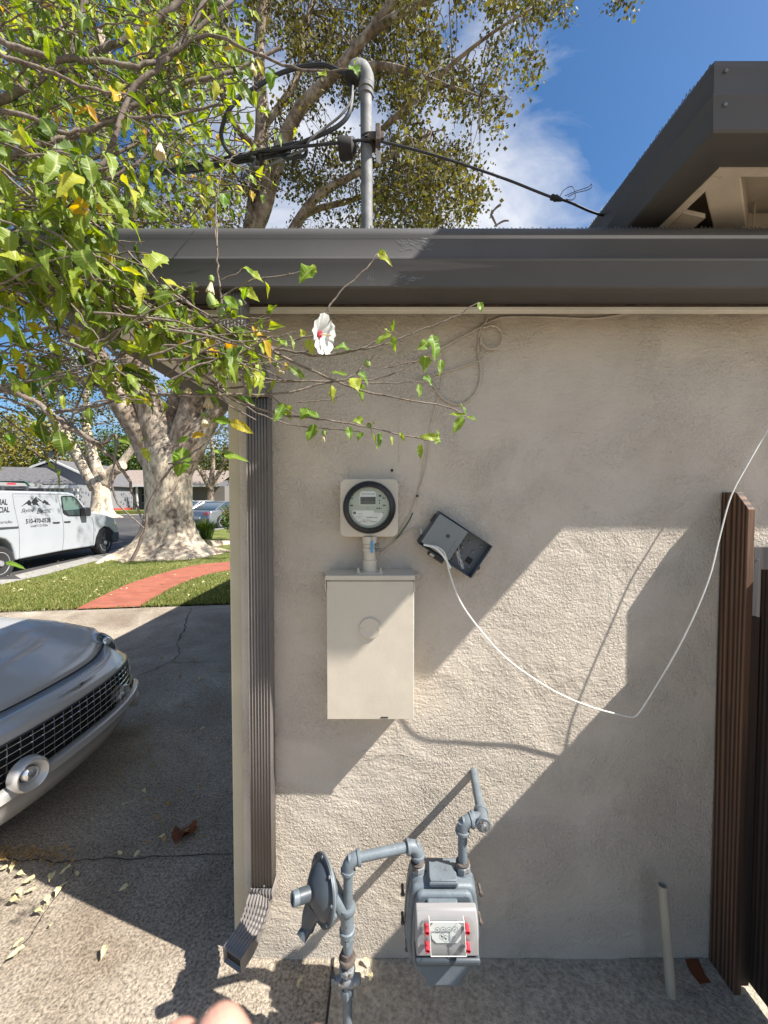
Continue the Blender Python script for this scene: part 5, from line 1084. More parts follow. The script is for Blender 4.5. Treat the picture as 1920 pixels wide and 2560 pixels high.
# middle house with porch
Y = 47.0
hM = thing('porch_house', 'dark taupe house with brown roof and white porch posts between the two big trees', 'house', (XA(340, Y), Y, 0))
x0, x1 = XA(232, Y), XA(420, Y)
MB().box(x0, x1 + 6, Y + 2, Y + 11, gz, ZA(1214, Y)).build('wall', M['hdark'], hM, smooth=False)
b = MB(); b.add([(x0 - .5, Y - .2, ZA(1216, Y)), (x1 + 6, Y - .2, ZA(1212, Y)), (x1 + 6, Y + 6, ZA(1166, Y)), (x0 + .5, Y + 6, ZA(1166, Y))], [(0, 1, 2, 3)]); b.build('roof', M['hroofb'], hM, smooth=False, solid=.12)
MB().box(x0 - .4, x1 + 6, Y - .25, Y - .12, ZA(1217, Y), ZA(1212, Y)).build('eave_board', M['hwhite'], hM, smooth=False)
for px in (299, 342, 395): MB().box(XA(px, Y) - .09, XA(px, Y) + .09, Y, Y + .18, gz, ZA(1216, Y)).build('porch_post', M['hwhite'], hM, smooth=False)
MB().box(x0, XA(300, Y), Y + 1.8, Y + 2, gz, ZA(1212, Y)).build('wing_wall', M['hwhite'], hM, smooth=False)
win(XA(288, Y), ZA(1242, Y), .75, 1.2, Y + 1.75, hM); win(XA(331, Y), ZA(1256, Y), .5, 1.9, Y + 1.95, hM); win(XA(358, Y), ZA(1248, Y), 1.5, 1.5, Y + 1.95, hM)
b = MB()
for k in range(14): b.tube([(XA(278 + k * 3.2, Y), Y - .1, gz), (XA(278 + k * 3.2, Y), Y - .1, gz + 1.0)], .02, 4)
b.tube([(XA(276, Y), Y - .1, gz + 1.0), (XA(322, Y), Y - .1, gz + 1.0)], .03, 5); tag(b.build('porch_railing', M['bumper'], hM))
flat('red_bed', [(XA(276, 46), 43.5), (XA(322, 46), 43.5), (XA(325, 46), 46.5), (XA(270, 46), 46.5)], .55, M['redmulch'], thick=.5)
flat('raised_yard', [(-80, 40.5), (-14, 40.5), (-6, 60), (60, 130), (60, 200), (-80, 200)], gz, M['grass'], thick=.4)
# right house
Y = 56.0
hR = thing('white_house', 'white ranch house with dark roof beyond the parked cars on the right', 'house', (XA(520, Y), Y, 0))
MB().box(XA(455, Y), XA(600, Y), Y + 1, Y + 9, gz, ZA(1222, Y)).build('wall', M['hwhite'], hR, smooth=False)
b = MB(); b.add([(XA(450, Y), Y, ZA(1222, Y)), (XA(610, Y), Y, ZA(1220, Y)), (XA(600, Y), Y + 6, ZA(1196, Y)), (XA(470, Y), Y + 6, ZA(1196, Y))], [(0, 1, 2, 3)]); b.build('roof', M['hroof'], hR, smooth=False, solid=.12)
MB().box(XA(465, Y), XA(502, Y), Y + .9, Y + .99, gz, ZA(1228, Y)).build('garage_door', M['hgrey'], hR, smooth=False)
win(XA(540, Y), ZA(1240, Y), 1.2, .9, Y + .98, hR); win(XA(560, Y), ZA(1242, Y), .8, 1.0, Y + .98, hR)
MB().box(XA(545, Y), XA(556, Y), Y + 5, Y + 6, 3, ZA(1190, Y)).build('chimney', M['brick'], hR, smooth=False)

# ================= SILVER CAR IN THE DRIVEWAY =================
CY, HWc, SCL = 1.92, .70, 1.0
X0 = -1.455
def nose(t): return -.19 * abs(t) ** 2.5 - .01 * t * t
#        (back from nose, z, width factor, curve factor)
prof = [(.30, .13, .93, .6), (.16, .15, .97, .8), (.085, .195, .99, 1), (.060, .25, 1.0, 1), (.040, .305, 1.0, 1), (.022, .318, 1.0, 1), (.024, .338, 1.0, 1), (.045, .348, .99, 1), (.05, .405, .985, 1), (.055, .465, .98, 1), (.06, .522, .975, 1), (.064, .538, .97, 1), (.085, .558, .965, 1), (.125, .578, .955, 1), (.19, .598, .94, 1), (.34, .645, .93, .95), (.52, .70, .925, .85), (.75, .745, .92, .7), (1.0, .78, .92, .5), (1.25, .80, .92, .3), (1.36, .805, .92, .2)]
nt_ = 41
def cpt(i, t, o=0.0):
    if isinstance(i, int): bk, z, wf, cf = prof[i]
    else:
        k = int(i); f_ = i - k; bk, z, wf, cf = [a + (c - a) * f_ for a, c in zip(prof[k], prof[k + 1])]
    drop = 0.0
    if z > .5: drop = (z - .45) * .18 * max(0, abs(t) - .45) ** 2 / .30 + .10 * max(0, abs(t) - .965) / .035 * min(1, max(0, (bk - .10) / .1)) * .6
    fen = .095 * math.exp(-((abs(t) - .92) / .23) ** 2) * min(1, max(0, (bk - .115) / .09)) * (1 - .62 * min(1, max(0, (bk - .2) / .7)))
    if .3 < z < .62: drop += .042 * abs(t) ** 3
    return Vector((X0 + nose(t) * cf - bk, CY + t * HWc * wf, z - drop + fen))
def proj(p):
    q = p - Vector((0, 0, H)); w = q.y * cp - q.z * sp_; return 960 + FPX * q.x / w, 1280 - FPX * (q.y * sp_ + q.z * cp) / w
def onbody(px, py, i0=10.5, i1=19.5, t0=-1, t1=1):
    best = None
    for a in range(61):
        for c in range(81):
            i_, t_ = i0 + (i1 - i0) * a / 60, t0 + (t1 - t0) * c / 80; x_, y_ = proj(cpt(i_, t_)); e = (x_ - px) ** 2 + (y_ - py) ** 2
            if best is None or e < best[0]: best = (e, i_, t_)
    return best[1], best[2]
silver = thing('silver_coupe', 'silver coupe nosing into the driveway with egg-crate grille and round fog lights', 'car', (X0 - 1.6, CY, 0))
rows = []
for i in range(len(prof)): rows.append([cpt(i, -1 + 2 * k / (nt_ - 1)) for k in range(nt_)])
b = MB(); b.grid(rows[:8]); b.build('bumper_skirt', M['carsilver'], silver, solid=.012, sharp=50)
# grille opening: rows 7..10 within |t|<gt are left open
gt = .80
b = MB()
for i in range(7, 10):
    for sgn in (-1, 1):
        ts = [sgn * (gt + (1 - gt) * k / 5) for k in range(6)]; b.grid([[cpt(i, t) for t in ts], [cpt(i + 1, t) for t in ts]])
b.grid(rows[10:15]); b.build('nose', M['carsilver'], silver, solid=.010, sharp=50)
hr = [[cpt(14 + (len(prof) - 15) * j / 12.0 if j < 12 else len(prof) - 1, -.97 + 1.94 * k / 40) + Vector((-.006, 0, 0)) for k in range(41)] for j in range(13)]
b = MB(); b.grid([[p for p in r] for r in hr]); b.build('hood', M['carsilver'], silver, solid=.008, sharp=60)
hgap = [cpt(14, -.97 + 1.94 * k / 40) + Vector((-.003, 0, .0015)) for k in range(41)]; MB().tube(hgap, .0035, 5).build('hood_gap', M['dark'], silver)
# sides of the front
for s in (-1, 1):
    b = MB(); top = [cpt(i, s * 1.0) for i in range(len(prof))]; bot = [Vector((p.x, CY + s * HWc * .97, .13)) for p in top]; mid = [a.lerp(c, .5) + Vector((0, s * .03, 0)) for a, c in zip(top, bot)]
    b.grid([top, mid, bot]); b.build('fender', M['carsilver'], silver, solid=.01, sharp=60)
# dark recess and egg-crate bars
b = MB(); b.grid([[cpt(i, -gt + 2 * gt * k / 30) + Vector((-.05, 0, 0)) for k in range(31)] for i in (6, 7, 8, 9, 10, 11)]); b.build('grille_recess', M['dark'], silver)
gr_ = MB()
def GP(t, v, o=0): # v 0..1 from bottom to top of the opening
    return cpt(7 + 3 * v, t) + Vector((-.008 + o, 0, 0))
for k in range(23):
    t = -gt + .02 + (2 * gt - .04) * k / 22; gr_.tube([GP(t, v) + Vector((-.006 * math.cos(v * 3.1), 0, 0)) for v in (0, .25, .5, .75, 1)], .0028, 5)
for v in (.17, .34, .51, .68, .85):
    gr_.tube([GP(-gt + 2 * gt * k / 40, v) for k in range(41)], .0026, 5)
gr_.build('grille', M['chrome'], silver)
MB().tube([GP(-gt + 2 * gt * k / 40, 1.02, .006) for k in range(41)], .005, 6).build('grille_trim', M['bumper'], silver)
for s, fx, fy, fX in ((-1, 84, 1938, -1.452), (1, 316, 1736, -1.545)):
    c_ = PX(fx, fy, fX); ax_ = Vector((.93, -.34 if s < 0 else .12, .05)).normalized(); r_ = .066 if s < 0 else .060
    fl_ = MB().lathe(c_ - ax_ * .05, ax_, [(0, r_ * 1.04), (.030, r_ * 1.02), (.046, r_ * .95), (.050, r_ * .86), (.044, r_ * .74), (.022, r_ * .58), (.016, r_ * .5)], 48, sx=1.0).build('fog_light_ring', M['carsilver'], silver, sharp=60)
    MB().lathe(c_ - ax_ * .038, ax_, [(0, r_ * .56), (.004, r_ * .56), (.005, .002)], 28).build('fog_light_well', M['dark'], fl_)
    MB().lathe(c_ - ax_ * .034, ax_, [(0, r_ * .46), (.012, r_ * .45), (.020, r_ * .34), (.023, r_ * .15), (.0235, .001)], 28).build('fog_light', M['lamp'], fl_)
def surf_patch(outline, lift, dome, shrink=1.0):
    ps = [onbody(x, y, 11, 19, .3, 1.0) for x, y in outline]; ci = sum(p[0] for p in ps) / len(ps); ct = sum(p[1] for p in ps) / len(ps)
    du = cpt(ci + .5, ct) - cpt(ci - .5, ct); dv = cpt(ci, ct + .04) - cpt(ci, ct - .04); nn = du.cross(dv).normalized(); nn = nn if nn.z > 0 else -nn
    rows = []
    for r in (1, .9, .7, .45, .2, .04): rows.append([cpt(ci + (a - ci) * r * shrink, min(.995, ct + (c - ct) * r * shrink)) + nn * (lift + dome * (1 - r * r)) for a, c in ps])
    return MB().grid(rows, closed=True), nn
hi_, ht_ = onbody(266, 1606, 11, 19, .3, 1.0); hc = cpt(hi_, ht_); hx = Vector((.80, -.30, .52)).normalized()
def oval(org, ax, prof_, up_, k, seg=40):
    y_ = (up_ - ax * up_.dot(ax)).normalized(); x_ = y_.cross(ax); return MB().grid([[org + ax * h_ + x_ * math.cos(a) * r_ + y_ * math.sin(a) * r_ * k for a in [2 * math.pi * q / seg for q in range(seg)]] for h_, r_ in prof_], closed=True)
ud = cpt(hi_ + 1.6, ht_) - cpt(hi_ - .6, ht_)
oval(hc, hx, [(-.045, .050), (-.004, .047), (.004, .043), (.005, .038)], ud, 1.75).build('headlight_bezel', M['carsilver'], silver)
oval(hc, hx, [(.000, .041), (.007, .036), (.014, .024), (.017, .010), (.0175, .0005)], ud, 1.75).build('headlight', M['winglass'], silver)
lc = hc + hx * .010 + Vector((.0, 0, .004)); MB().lathe(lc, hx, [(0, .026), (.008, .025), (.014, .017), (.017, .007), (.0172, .0005)], 28).build('headlight_lens', M['lamp'], silver)
# bird-like emblem and bar
em = [cpt(*onbody(x, y, 10.6, 14, -.6, .6)) + Vector((.008, 0, .006)) for x, y in ((140, 1746), (168, 1731), (197, 1713), (218, 1699), (237, 1686))]
MB().tube(em, [.0015, .0045, .0085, .0045, .0015], 6).build('emblem', M['chrome'], silver)
eb = em[2]; MB().prism([eb + Vector((.006, -.020, .004)), eb + Vector((.006, 0, -.010)), eb + Vector((.006, .020, .006)), eb + Vector((.006, 0, .012))], (.003, 0, .002)).build('badge', M['chrome'], silver, bevel=.002)
MB().tube([cpt(1.6, -1 + 2 * k / 40) + Vector((.002, 0, 0)) for k in range(41)], .006, 6).build('valance_gap', M['dark'], silver)
# lower lip, rest of the car behind the bonnet
MB().tube([cpt(0, -.9 + 1.8 * k / 40) + Vector((.10, 0, -.006)) for k in range(41)], .008, 6).build('splitter', M['bumper'], silver)
def section(x, zt_, zb_, hw0, top): return [Vector((x, CY - hw0, zb_)), Vector((x, CY - hw0 - .02, (zb_ + zt_) / 2)), Vector((x, CY - hw0 + .04, zt_)), Vector((x, CY - hw0 * .5, top)), Vector((x, CY, top + .01)), Vector((x, CY + hw0 * .5, top)), Vector((x, CY + hw0 - .04, zt_)), Vector((x, CY + hw0 + .02, (zb_ + zt_) / 2)), Vector((x, CY + hw0, zb_))]
xb = X0 - 1.36
b = MB(); b.grid([section(xb, .76, .14, .66, .80), section(xb - .8, .78, .14, .70, .80), section(xb - 1.6, .78, .14, .70, .80), section(xb - 2.3, .74, .18, .66, .78), section(xb - 2.55, .60, .25, .58, .64)]); b.build('body', M['carsilver'], silver, solid=.01, sharp=50)
b = MB(); b.grid([[Vector((xb + .02, CY + s * .60, .78)) for s in (-1, -.5, 0, .5, 1)], [Vector((xb - .55, CY + s * .50, 1.08)) for s in (-1, -.5, 0, .5, 1)]]); b.build('windscreen', M['winglass'], silver, solid=.01)
b = MB(); b.grid([[Vector((xb - .55, CY + s * .50, 1.09)) for s in (-1, -.5, 0, .5, 1)], [Vector((xb - 1.2, CY + s * .50, 1.10)) for s in (-1, -.5, 0, .5, 1)], [Vector((xb - 1.85, CY + s * .54, .80)) for s in (-1, -.5, 0, .5, 1)]]); b.build('roof', M['carsilver'], silver, solid=.02)
for s in (-1, 1):
    MB().prism([(xb, CY + s * .61, .78), (xb - .55, CY + s * .515, 1.07), (xb - 1.2, CY + s * .515, 1.08), (xb - 1.8, CY + s * .58, .80)], (0, -s * .01, 0)).build('side_window', M['winglass'], silver)
for x in (X0 - .72, xb - 1.55):
    for s in (-1, 1):
        w = MB().lathe((x, CY + s * .52, .26), (0, s, 0), [(0, .18), (.01, .25), (.03, .26), (.14, .26), (.17, .24), (.172, .17)], 32).build('wheel', M['rubber'], silver, sharp=40)
        MB().lathe((x, CY + s * .66, .26), (0, s, 0), [(0, .17), (.03, .172), (.026, .15), (.012, .05), (.02, .01)], 28).build('rim', M['steel'], w, sharp=40)
# ================= TREES =================
def leaf_quads(mb, c, n, spread, size, droop=.5):
    for _ in range(n):
        d = Vector((random.gauss(0, 1), random.gauss(0, 1), random.gauss(0, 1))) * spread
        p = c + d; s = size * random.uniform(.5, 1.5)
        t = Vector((random.uniform(-1, 1), random.uniform(-1, 1), random.uniform(-1.4, .5) * droop * 1.4)).normalized()
        w = t.cross(Vector((random.uniform(-1, 1), random.uniform(-1, 1), random.uniform(-1, 1)))).normalized() * s * .42
        t = t * s; o = len(mb.v)
        mb.v.extend([tuple(p), tuple(p + t * .45 + w), tuple(p + t), tuple(p + t * .4 - w)]); mb.f.append((o, o + 1, o + 2, o + 3))
def limb(mb, pts, seg=10, wob=.0):
    pp = catmull([P(a[0], a[1], a[2]) for a in pts], 5); rr = [a[3] for a in pts]; mb.tube(pp, rr, seg); return pp, rr
random.seed(11)
def plane_tree():
    t = thing('plane_tree', 'huge old plane tree with buttressed pale trunk on the front lawn', 'tree', tuple(G(425, 1385)))
    b = MB(); base = G(423, 1385); Yt = base.y; top = P(422, 1105, Yt); n = 96; rings = 30; rows = []
    lob = [random.uniform(0, 6.28) for _ in range(6)]
    for j in range(rings):
        u = j / (rings - 1); z = -0.05 + (top.z + .3) * u; r0 = (.53 + .14 * u ** 2 + .55 * math.exp(-z / .30) + .18 * math.exp(-z / .9)) * (1 - .75 * max(0, (u - .80) / .20) ** 2)
        cx_ = base.x + (top.x - base.x) * u; row = []
        for k in range(n):
            a = 2 * math.pi * k / n
            lobes = sum(max(0, math.cos(a - l)) ** 22 * k_ for l, k_ in ((0.1, 1), (0.8, .8), (1.8, .6), (3.1, 1), (3.62, .9), (4.05, .75), (4.42, .8), (4.75, .7), (5.1, .8), (5.5, .85), (5.9, .9))) * math.exp(-z / .34)
            r = r0 * (1 + .05 * noise.noise((math.cos(a) * 1.5, math.sin(a) * 1.5, z * 1.1)) + .04 * math.sin(a * 5 + z)) + .62 * lobes - .42 * math.exp(-z / .30)
            row.append(Vector((cx_ + math.cos(a) * r, Yt + math.sin(a) * r * .85, z + .03 * noise.noise((a * 2, z * 3, 5)))))
        rows.append(row)
    b.grid(rows, closed=True)
    tr = b.build('trunk', M['planebark'], t, sub=1, sharp=180)
    # long surface roots
    for l in ([(330, 1375, .20), (300, 1392, .15), (265, 1402, .09), (240, 1410, .03)], [(520, 1368, .20), (560, 1362, .12), (620, 1356, .06)], [(505, 1380, .18), (545, 1378, .10), (580, 1382, .03)], [(352, 1385, .18), (330, 1400, .10), (300, 1408, .04)]):
        MB().tube(catmull([G(x, y) + Vector((0, 0, r * .2)) for x, y, r in l], 5), [r for _, _, r in l], 10).build('root', M['planebark'], tr)
    b = MB(); sk = []
    Y0 = Yt
    L_ = [
        [(415, 1215, Y0, .26), (380, 1140, Y0, .38), (345, 1075, Y0 - .1, .31), (287, 985, Y0 - .3, .27), (237, 880, Y0 - .5, .24), (195, 800, Y0 - .7, .22), (165, 720, Y0 - 1, .19), (145, 600, Y0 - 1.3, .15), (120, 400, Y0 - 1.6, .11), (90, 150, Y0 - 2, .08)],
        [(425, 1220, Y0, .30), (408, 1130, Y0, .44), (378, 1030, Y0, .38), (345, 940, Y0, .33), (327, 850, Y0, .30), (312, 760, Y0, .27), (300, 680, Y0 - .1, .24), (280, 480, Y0 - .2, .20), (262, 300, Y0 - .3, .16), (250, 80, Y0 - .4, .11)],
        [(430, 1150, Y0 + .1, .36), (425, 1060, Y0 + .2, .26), (447, 985, Y0 + .3, .23), (470, 920, Y0 + .3, .20), (520, 800, Y0 + .2, .24), (590, 650, Y0, .24), (650, 540, Y0 - .3, .23), (690, 410, Y0 - .6, .19), (745, 280, Y0 - 1, .155), (840, 180, Y0 - 1.4, .125), (940, 60, Y0 - 1.8, .10), (1010, -40, Y0 - 2, .09)],
        [(430, 1220, Y0, .30), (452, 1130, Y0, .42), (478, 1030, Y0, .34), (495, 960, Y0, .32), (515, 880, Y0, .28), (560, 760, Y0, .22), (620, 600, Y0 - .2, .19), (655, 330, Y0 - .3, .18), (648, 180, Y0 - .4, .15), (652, 60, Y0 - .5, .12), (670, -60, Y0 - .6, .09)],
        [(436, 1220, Y0, .28), (478, 1120, Y0, .36), (530, 1040, Y0, .25), (582, 970, Y0, .21), (650, 850, Y0, .18), (700, 650, Y0 - .2, .15), (745, 555, Y0 - .3, .13), (795, 490, Y0 - .5, .11), (860, 450, Y0 - .8, .085), (960, 400, Y0 - 1.2, .06), (1080, 330, Y0 - 1.6, .04)],
        [(700, 650, Y0 - .2, .10), (760, 540, Y0, .09), (880, 500, Y0 - .2, .07), (1000, 455, Y0 - .5, .05), (1100, 430, Y0 - .8, .03)],
        [(850, 172, Y0 - 1.4, .10), (960, 165, Y0 - 1.6, .075), (1040, 185, Y0 - 1.9, .06), (1120, 215, Y0 - 2.1, .04), (1200, 240, Y0 - 2.3, .02)],
        [(900, 380, Y0 - 1, .05), (970, 310, Y0 - 1.3, .07), (1055, 235, Y0 - 1.6, .06), (1120, 170, Y0 - 2, .05), (1220, 90, Y0 - 2.3, .03), (1330, 20, Y0 - 2.6, .02)],
        [(880, 120, Y0 - 1.5, .10), (990, 40, Y0 - 2, .08), (1130, -20, Y0 - 2.4, .05), (1350, -60, Y0 - 2.8, .03)],
        [(690, 400, Y0 - .6, .10), (600, 330, Y0 - .5, .09), (545, 200, Y0 - .6, .08), (520, 60, Y0 - .8, .06), (500, -60, Y0 - 1, .05)],
        [(650, 330, Y0 - .3, .10), (740, 200, Y0 - .2, .08), (760, 80, Y0 - .2, .07), (800, -50, Y0, .05)],
        [(262, 300, Y0 - .3, .10), (330, 200, Y0, .09), (400, 90, Y0, .07), (450, -40, Y0, .05)],
        [(237, 880, Y0 - .5, .12), (120, 800, Y0 - .6, .09), (20, 720, Y0 - .8, .07), (-80, 640, Y0 - 1, .05)],
        [(345, 940, Y0, .10), (250, 850, Y0 + 1, .08), (150, 820, Y0 + 1.6, .06), (40, 830, Y0 + 2, .04)],
        [(300, 1030, Y0 + 2, .07), (240, 960, Y0 + 2, .05), (180, 930, Y0 + 2.2, .04), (90, 860, Y0 + 2.6, .03)],
    ]
    for l in L_:
        pp, rr = limb(b, l); sk.extend(pp[::2])
    lm = b.build('limb', M['limbbark'], t, sharp=180)
    # crown: clumps sampled through the volume, each tied to the nearest limb by a thin branch
    poly = [(-80, -120), (1430, -120), (1405, 15), (1375, 60), (1345, 140), (1300, 235), (1215, 300), (1190, 325), (1140, 300), (1090, 250), (1060, 290), (1010, 330), (1090, 345), (1160, 370), (1210, 420), (1205, 480), (1165, 545), (1120, 575), (-80, 590)]
    poly2 = [(-80, 700), (590, 700), (590, 1060), (560, 1060), (480, 1010), (330, 1000), (200, 960), (60, 1010), (-80, 1020)]
    tw = MB(); lf = MB(); cnt = 0
    def clump(px, py, Y, n, sp, size):
        c = P(px, py, Y); q = min(sk, key=lambda s: (s - c).length_squared)
        m = q.lerp(c, .5) + Vector((0, 0, .10)) + Vector((random.uniform(-.2, .2), random.uniform(-.2, .2), random.uniform(-.1, .2)))
        if (q - c).length < 1.8: tw.tube(catmull([q, m, c], 4), [.016, .009, .003], 4, False)
        for k in range(3):
            e = c + Vector((random.uniform(-.3, .3), random.uniform(-.3, .3), random.uniform(-.55, .1))); tw.tube([c, c.lerp(e, .5) + Vector((0, 0, .06)), e], [.006, .004, .002], 3, False)
            leaf_quads(lf, e, n // 3, sp * .55, size)
        leaf_quads(lf, c, n // 3, sp, size)
    tries = 0
    while cnt < 1500 and tries < 60000:
        tries += 1
        px, py = random.uniform(-80, 1430), random.uniform(-120, 590)
        if not inpoly(px, py, poly): continue
        Y = random.uniform(7.2, 12.5)
        if 560 < px < 1010: Y = random.uniform(9.6, 13.0)
        q_ = P(px, py, Y) - G(428, 1385); t_ = q_.dot(SUNV); d_ = (q_ - SUNV * t_ - Vector((0, 0, 1.3))).length
        if d_ < 1.7 and random.random() < .8: continue
        g_ = noise.noise((px / 120, py / 120, 1.3)) + .5 * noise.noise((px / 50, py / 50, 4.3))
        edge = px > 980
        if g_ < (-.20 if edge else .0): continue
        if py > 300 and px < 900 and random.random() < .2: continue
        clump(px, py, Y, 30 if not edge else 36, .17, .078); cnt += 1
    cnt = 0
    while cnt < 210:
        px, py = random.uniform(-80, 590), random.uniform(700, 1050)
        if not inpoly(px, py, poly2): continue
        if noise.noise((px / 70, py / 70, 9.3)) < .0: continue
        clump(px, py, random.uniform(9.5, 14), 24, .2, .075); cnt += 1
    for _ in range(150):
        px, py = random.uniform(900, 1215), random.uniform(330, 575)
        if inpoly(px, py, [(960, 330), (1090, 345), (1160, 370), (1215, 430), (1205, 490), (1150, 560), (900, 575)]) and noise.noise((px / 60, py / 60, 2.2)) > -.25: clump(px, py, random.uniform(8, 11), 36, .17, .075)
    for px, py in ((1525, 10), (1545, 2), (1562, 22), (1570, -10), (1540, 20), (1580, 18)): leaf_quads(lf, P(px, py, 7.6), 26, .07, .06)
    tw.tube([P(1500, -90, 7.8), P(1545, -10, 7.6), P(1570, 20, 7.6)], [.02, .01, .004], 4)
    tw.build('branch', M['twig'], t, smooth=False, fix=False)
    lf.build('crown', M['plane'], t, smooth=False, fix=False)
plane_tree()
def small_tree(name, label, gx, gy, h, rt, crown, leafm, n, barkm='planebark', limbs=None, cs=1.0, lean=0, size=.12, gz_=0.0, grp=None, per=26):
    t = thing(name, label, 'tree', (gx, gy, gz_), group=grp); b = MB()
    base = Vector((gx, gy, gz_ - .05)); top = Vector((gx + lean, gy, gz_ + h))
    n_ = 24; rows = []
    for j in range(10):
        u = j / 9; z = h * u; r = rt * (1 - .25 * u) + rt * 1.0 * math.exp(-z / .28); c = base.lerp(top, u)
        rows.append([c + Vector((math.cos(a) * r * (1 + .12 * math.cos(5 * a) * math.exp(-z / .5)), math.sin(a) * r, 0)) for a in [2 * math.pi * k / n_ for k in range(n_)]])
    b.grid(rows, closed=True); sk = [top]
    for l in limbs or []:
        pts = [Vector((gx + x, gy + y, gz_ + z)) for x, y, z, r in l]; pp = catmull(pts, 4); b.tube(pp, [r for *_, r in l], 10); sk += pp[::2]
    b.build('trunk', M[barkm], t, sharp=180)
    if crown:
        (cx_, cy_, cz_), (rx, ry, rz) = crown; lf = MB(); tw = MB()
        for _ in range(n):
            while True:
                v = Vector((random.uniform(-1, 1), random.uniform(-1, 1), random.uniform(-1, 1)))
                if .25 < v.length < 1 + .25 * noise.noise(v * 2.3 + Vector((gx, 0, 0))): break
            c = Vector((gx + cx_ + v.x * rx, gy + cy_ + v.y * ry, gz_ + cz_ + v.z * rz))
            if noise.noise(c * (.9 / cs)) < -.22: continue
            leaf_quads(lf, c, per, .28 * cs, size)
            if random.random() < .25: q = min(sk, key=lambda s: (s - c).length_squared); tw.tube([q, q.lerp(c, .5) + Vector((0, 0, .2)), c], [.05, .03, .01], 4, False)
        if tw.v: tw.build('branch', M['twig'], t, smooth=False, fix=False)
        lf.build('crown', M[leafm], t, smooth=False, fix=False)
    return t
g = G(252, 1290); g = Vector((XA(254, 34), 34, 0))
t2 = small_tree('plane_tree', 'second pale plane tree with two sawn limb stubs standing across the street', g.x, g.y, 3.0, .85, ((-1, 0, 11), (6, 4, 4.5)), 'plane', 260, 'planebark',
    [[(-.3, 0, 2.6, .7), (-1.4, 0, 4.4, .55), (-2.6, 0, 6.4, .45), (-4.0, 0, 8.5, .35), (-5.5, 0, 11, .2)], [(0, 0, 2.8, .5), (-.6, 0, 5.2, .42), (-1.2, 0, 8.0, .32), (-1.0, 0, 11, .2)], [(.2, 0, 2.8, .55), (1.0, -.1, 3.9, .5), (1.9, -.3, 4.3, .42)], [(1.4, 0, 4.1, .35), (2.8, 0, 6.0, .28), (4.4, 0, 8.2, .2), (6, 0, 10, .12)], [(.5, 0, 3.0, .3), (.55, -.8, 4.0, .27)]], size=.2, cs=1.8)
for c_, ax_, r in ((Vector((g.x + 2.05, g.y - .35, 4.4)), Vector((.5, -.85, .1)), .40), (Vector((g.x + .55, g.y - .85, 4.05)), Vector((.1, -1, .2)), .27)):
    st = MB().lathe(c_, ax_, [(-.05, r * .9), (.06, r), (.08, r * .86), (.06, r * .8), (.061, .001)], 20).build('sawn_stub', M['planebark'], t2)
    MB().lathe(c_ + ax_ * .062, ax_, [(0, r * .78), (.01, r * .76)], 20).build('cut_face', M['trim'], st)
small_tree('street_tree', 'slim grey tree with bare forking limbs beyond the parked cars', XA(527, 44), 44, 3.2, .42, ((1, 0, 8), (5, 3, 4)), 'plane', 170, 'limbbark',
    [[(0, 0, 2.8, .38), (-1.0, 0, 4.6, .26), (-2.6, 0, 6.6, .18), (-4.5, 0, 9, .1)], [(0, 0, 3, .3), (.3, 0, 5.6, .24), (.2, 0, 8.5, .16)], [(.1, 0, 3.2, .26), (1.3, 0, 5.0, .2), (2.3, 0, 7.6, .12), (3.4, 0, 10, .07)]], size=.2, cs=1.6)
# background trees
bgt = [('yellow_tree', 'wide yellow-green tree behind the grey house at the far left', -52, 58, 4.5, .5, 8.5, (7.5, 5, 5.2), 'yellowleaf', 620), ('round_tree', 'olive tree rising over the grey garage roof, right of the yellow-green tree', -40, 62, 4, .4, 7.0, (6, 4, 4.6), 'evergreen', 360),
       ('round_tree', 'dark green tree above the grey gable, left of the second plane tree', -47, 70, 5, .4, 8.0, (7, 4, 5.4), 'evergreen', 380), ('round_tree', 'yellowish tree between the gabled house and the porch house', -42, 74, 5, .4, 7.0, (5, 4, 5), 'yellowleaf', 300),
       ('round_tree', 'dark evergreen behind the white ranch house roof', -27, 74, 4, .4, 7.4, (6.5, 4, 5), 'evergreen', 420), ('round_tree', 'loose green tree behind the porch house chimney side', -34, 80, 5, .4, 7.5, (6, 4, 4.5), 'evergreen', 300), ('round_tree', 'distant tree far behind the white ranch house', -18, 90, 5, .4, 6.5, (8, 4, 4.5), 'yellowleaf', 300)]
for nm, lb, x, y, h, rt, cz_, rr_, mm_, n in bgt:
    small_tree(nm, lb, x, y, h, rt, ((0, 0, cz_), rr_), mm_, n, 'limbbark', [[(0, 0, h - .3, .35), (1.5, 0, h + 2, .2), (2.5, 0, h + 4, .1)], [(0, 0, h - .3, .35), (-1.4, 0, h + 2, .2), (-2.4, 0, h + 4, .1)]], size=.34, cs=2.2, grp='background trees')
# grass clump and yellow bush on the lawn
gc = G(516, 1347); cl_ = thing('grass_clump', 'spiky dark green ornamental grass clump on the lawn in front of the grey sedan', 'plant', tuple(gc)); b = MB()
for _ in range(420):
    a = random.uniform(0, 6.28); r = random.uniform(0, .22); l = random.uniform(.45, .95); ln = random.uniform(.1, .75); o = gc + Vector((math.cos(a) * r, math.sin(a) * r, 0)); d = Vector((math.cos(a), math.sin(a), 0)); w = Vector((-d.y, d.x, 0)) * .010
    p1 = o + d * ln * l * .35 + Vector((0, 0, l * .6)); p2 = o + d * ln * l + Vector((0, 0, l * (1.0 - .3 * ln)))
    n0 = len(b.v); b.v.extend([tuple(o - w), tuple(o + w), tuple(p1 + w), tuple(p1 - w), tuple(p2)]); b.f.extend([(n0, n0 + 1, n0 + 2, n0 + 3), (n0 + 3, n0 + 2, n0 + 4)])
b.build('blade', M['evergreen'], cl_, smooth=False, fix=False)['kind'] = 'stuff'
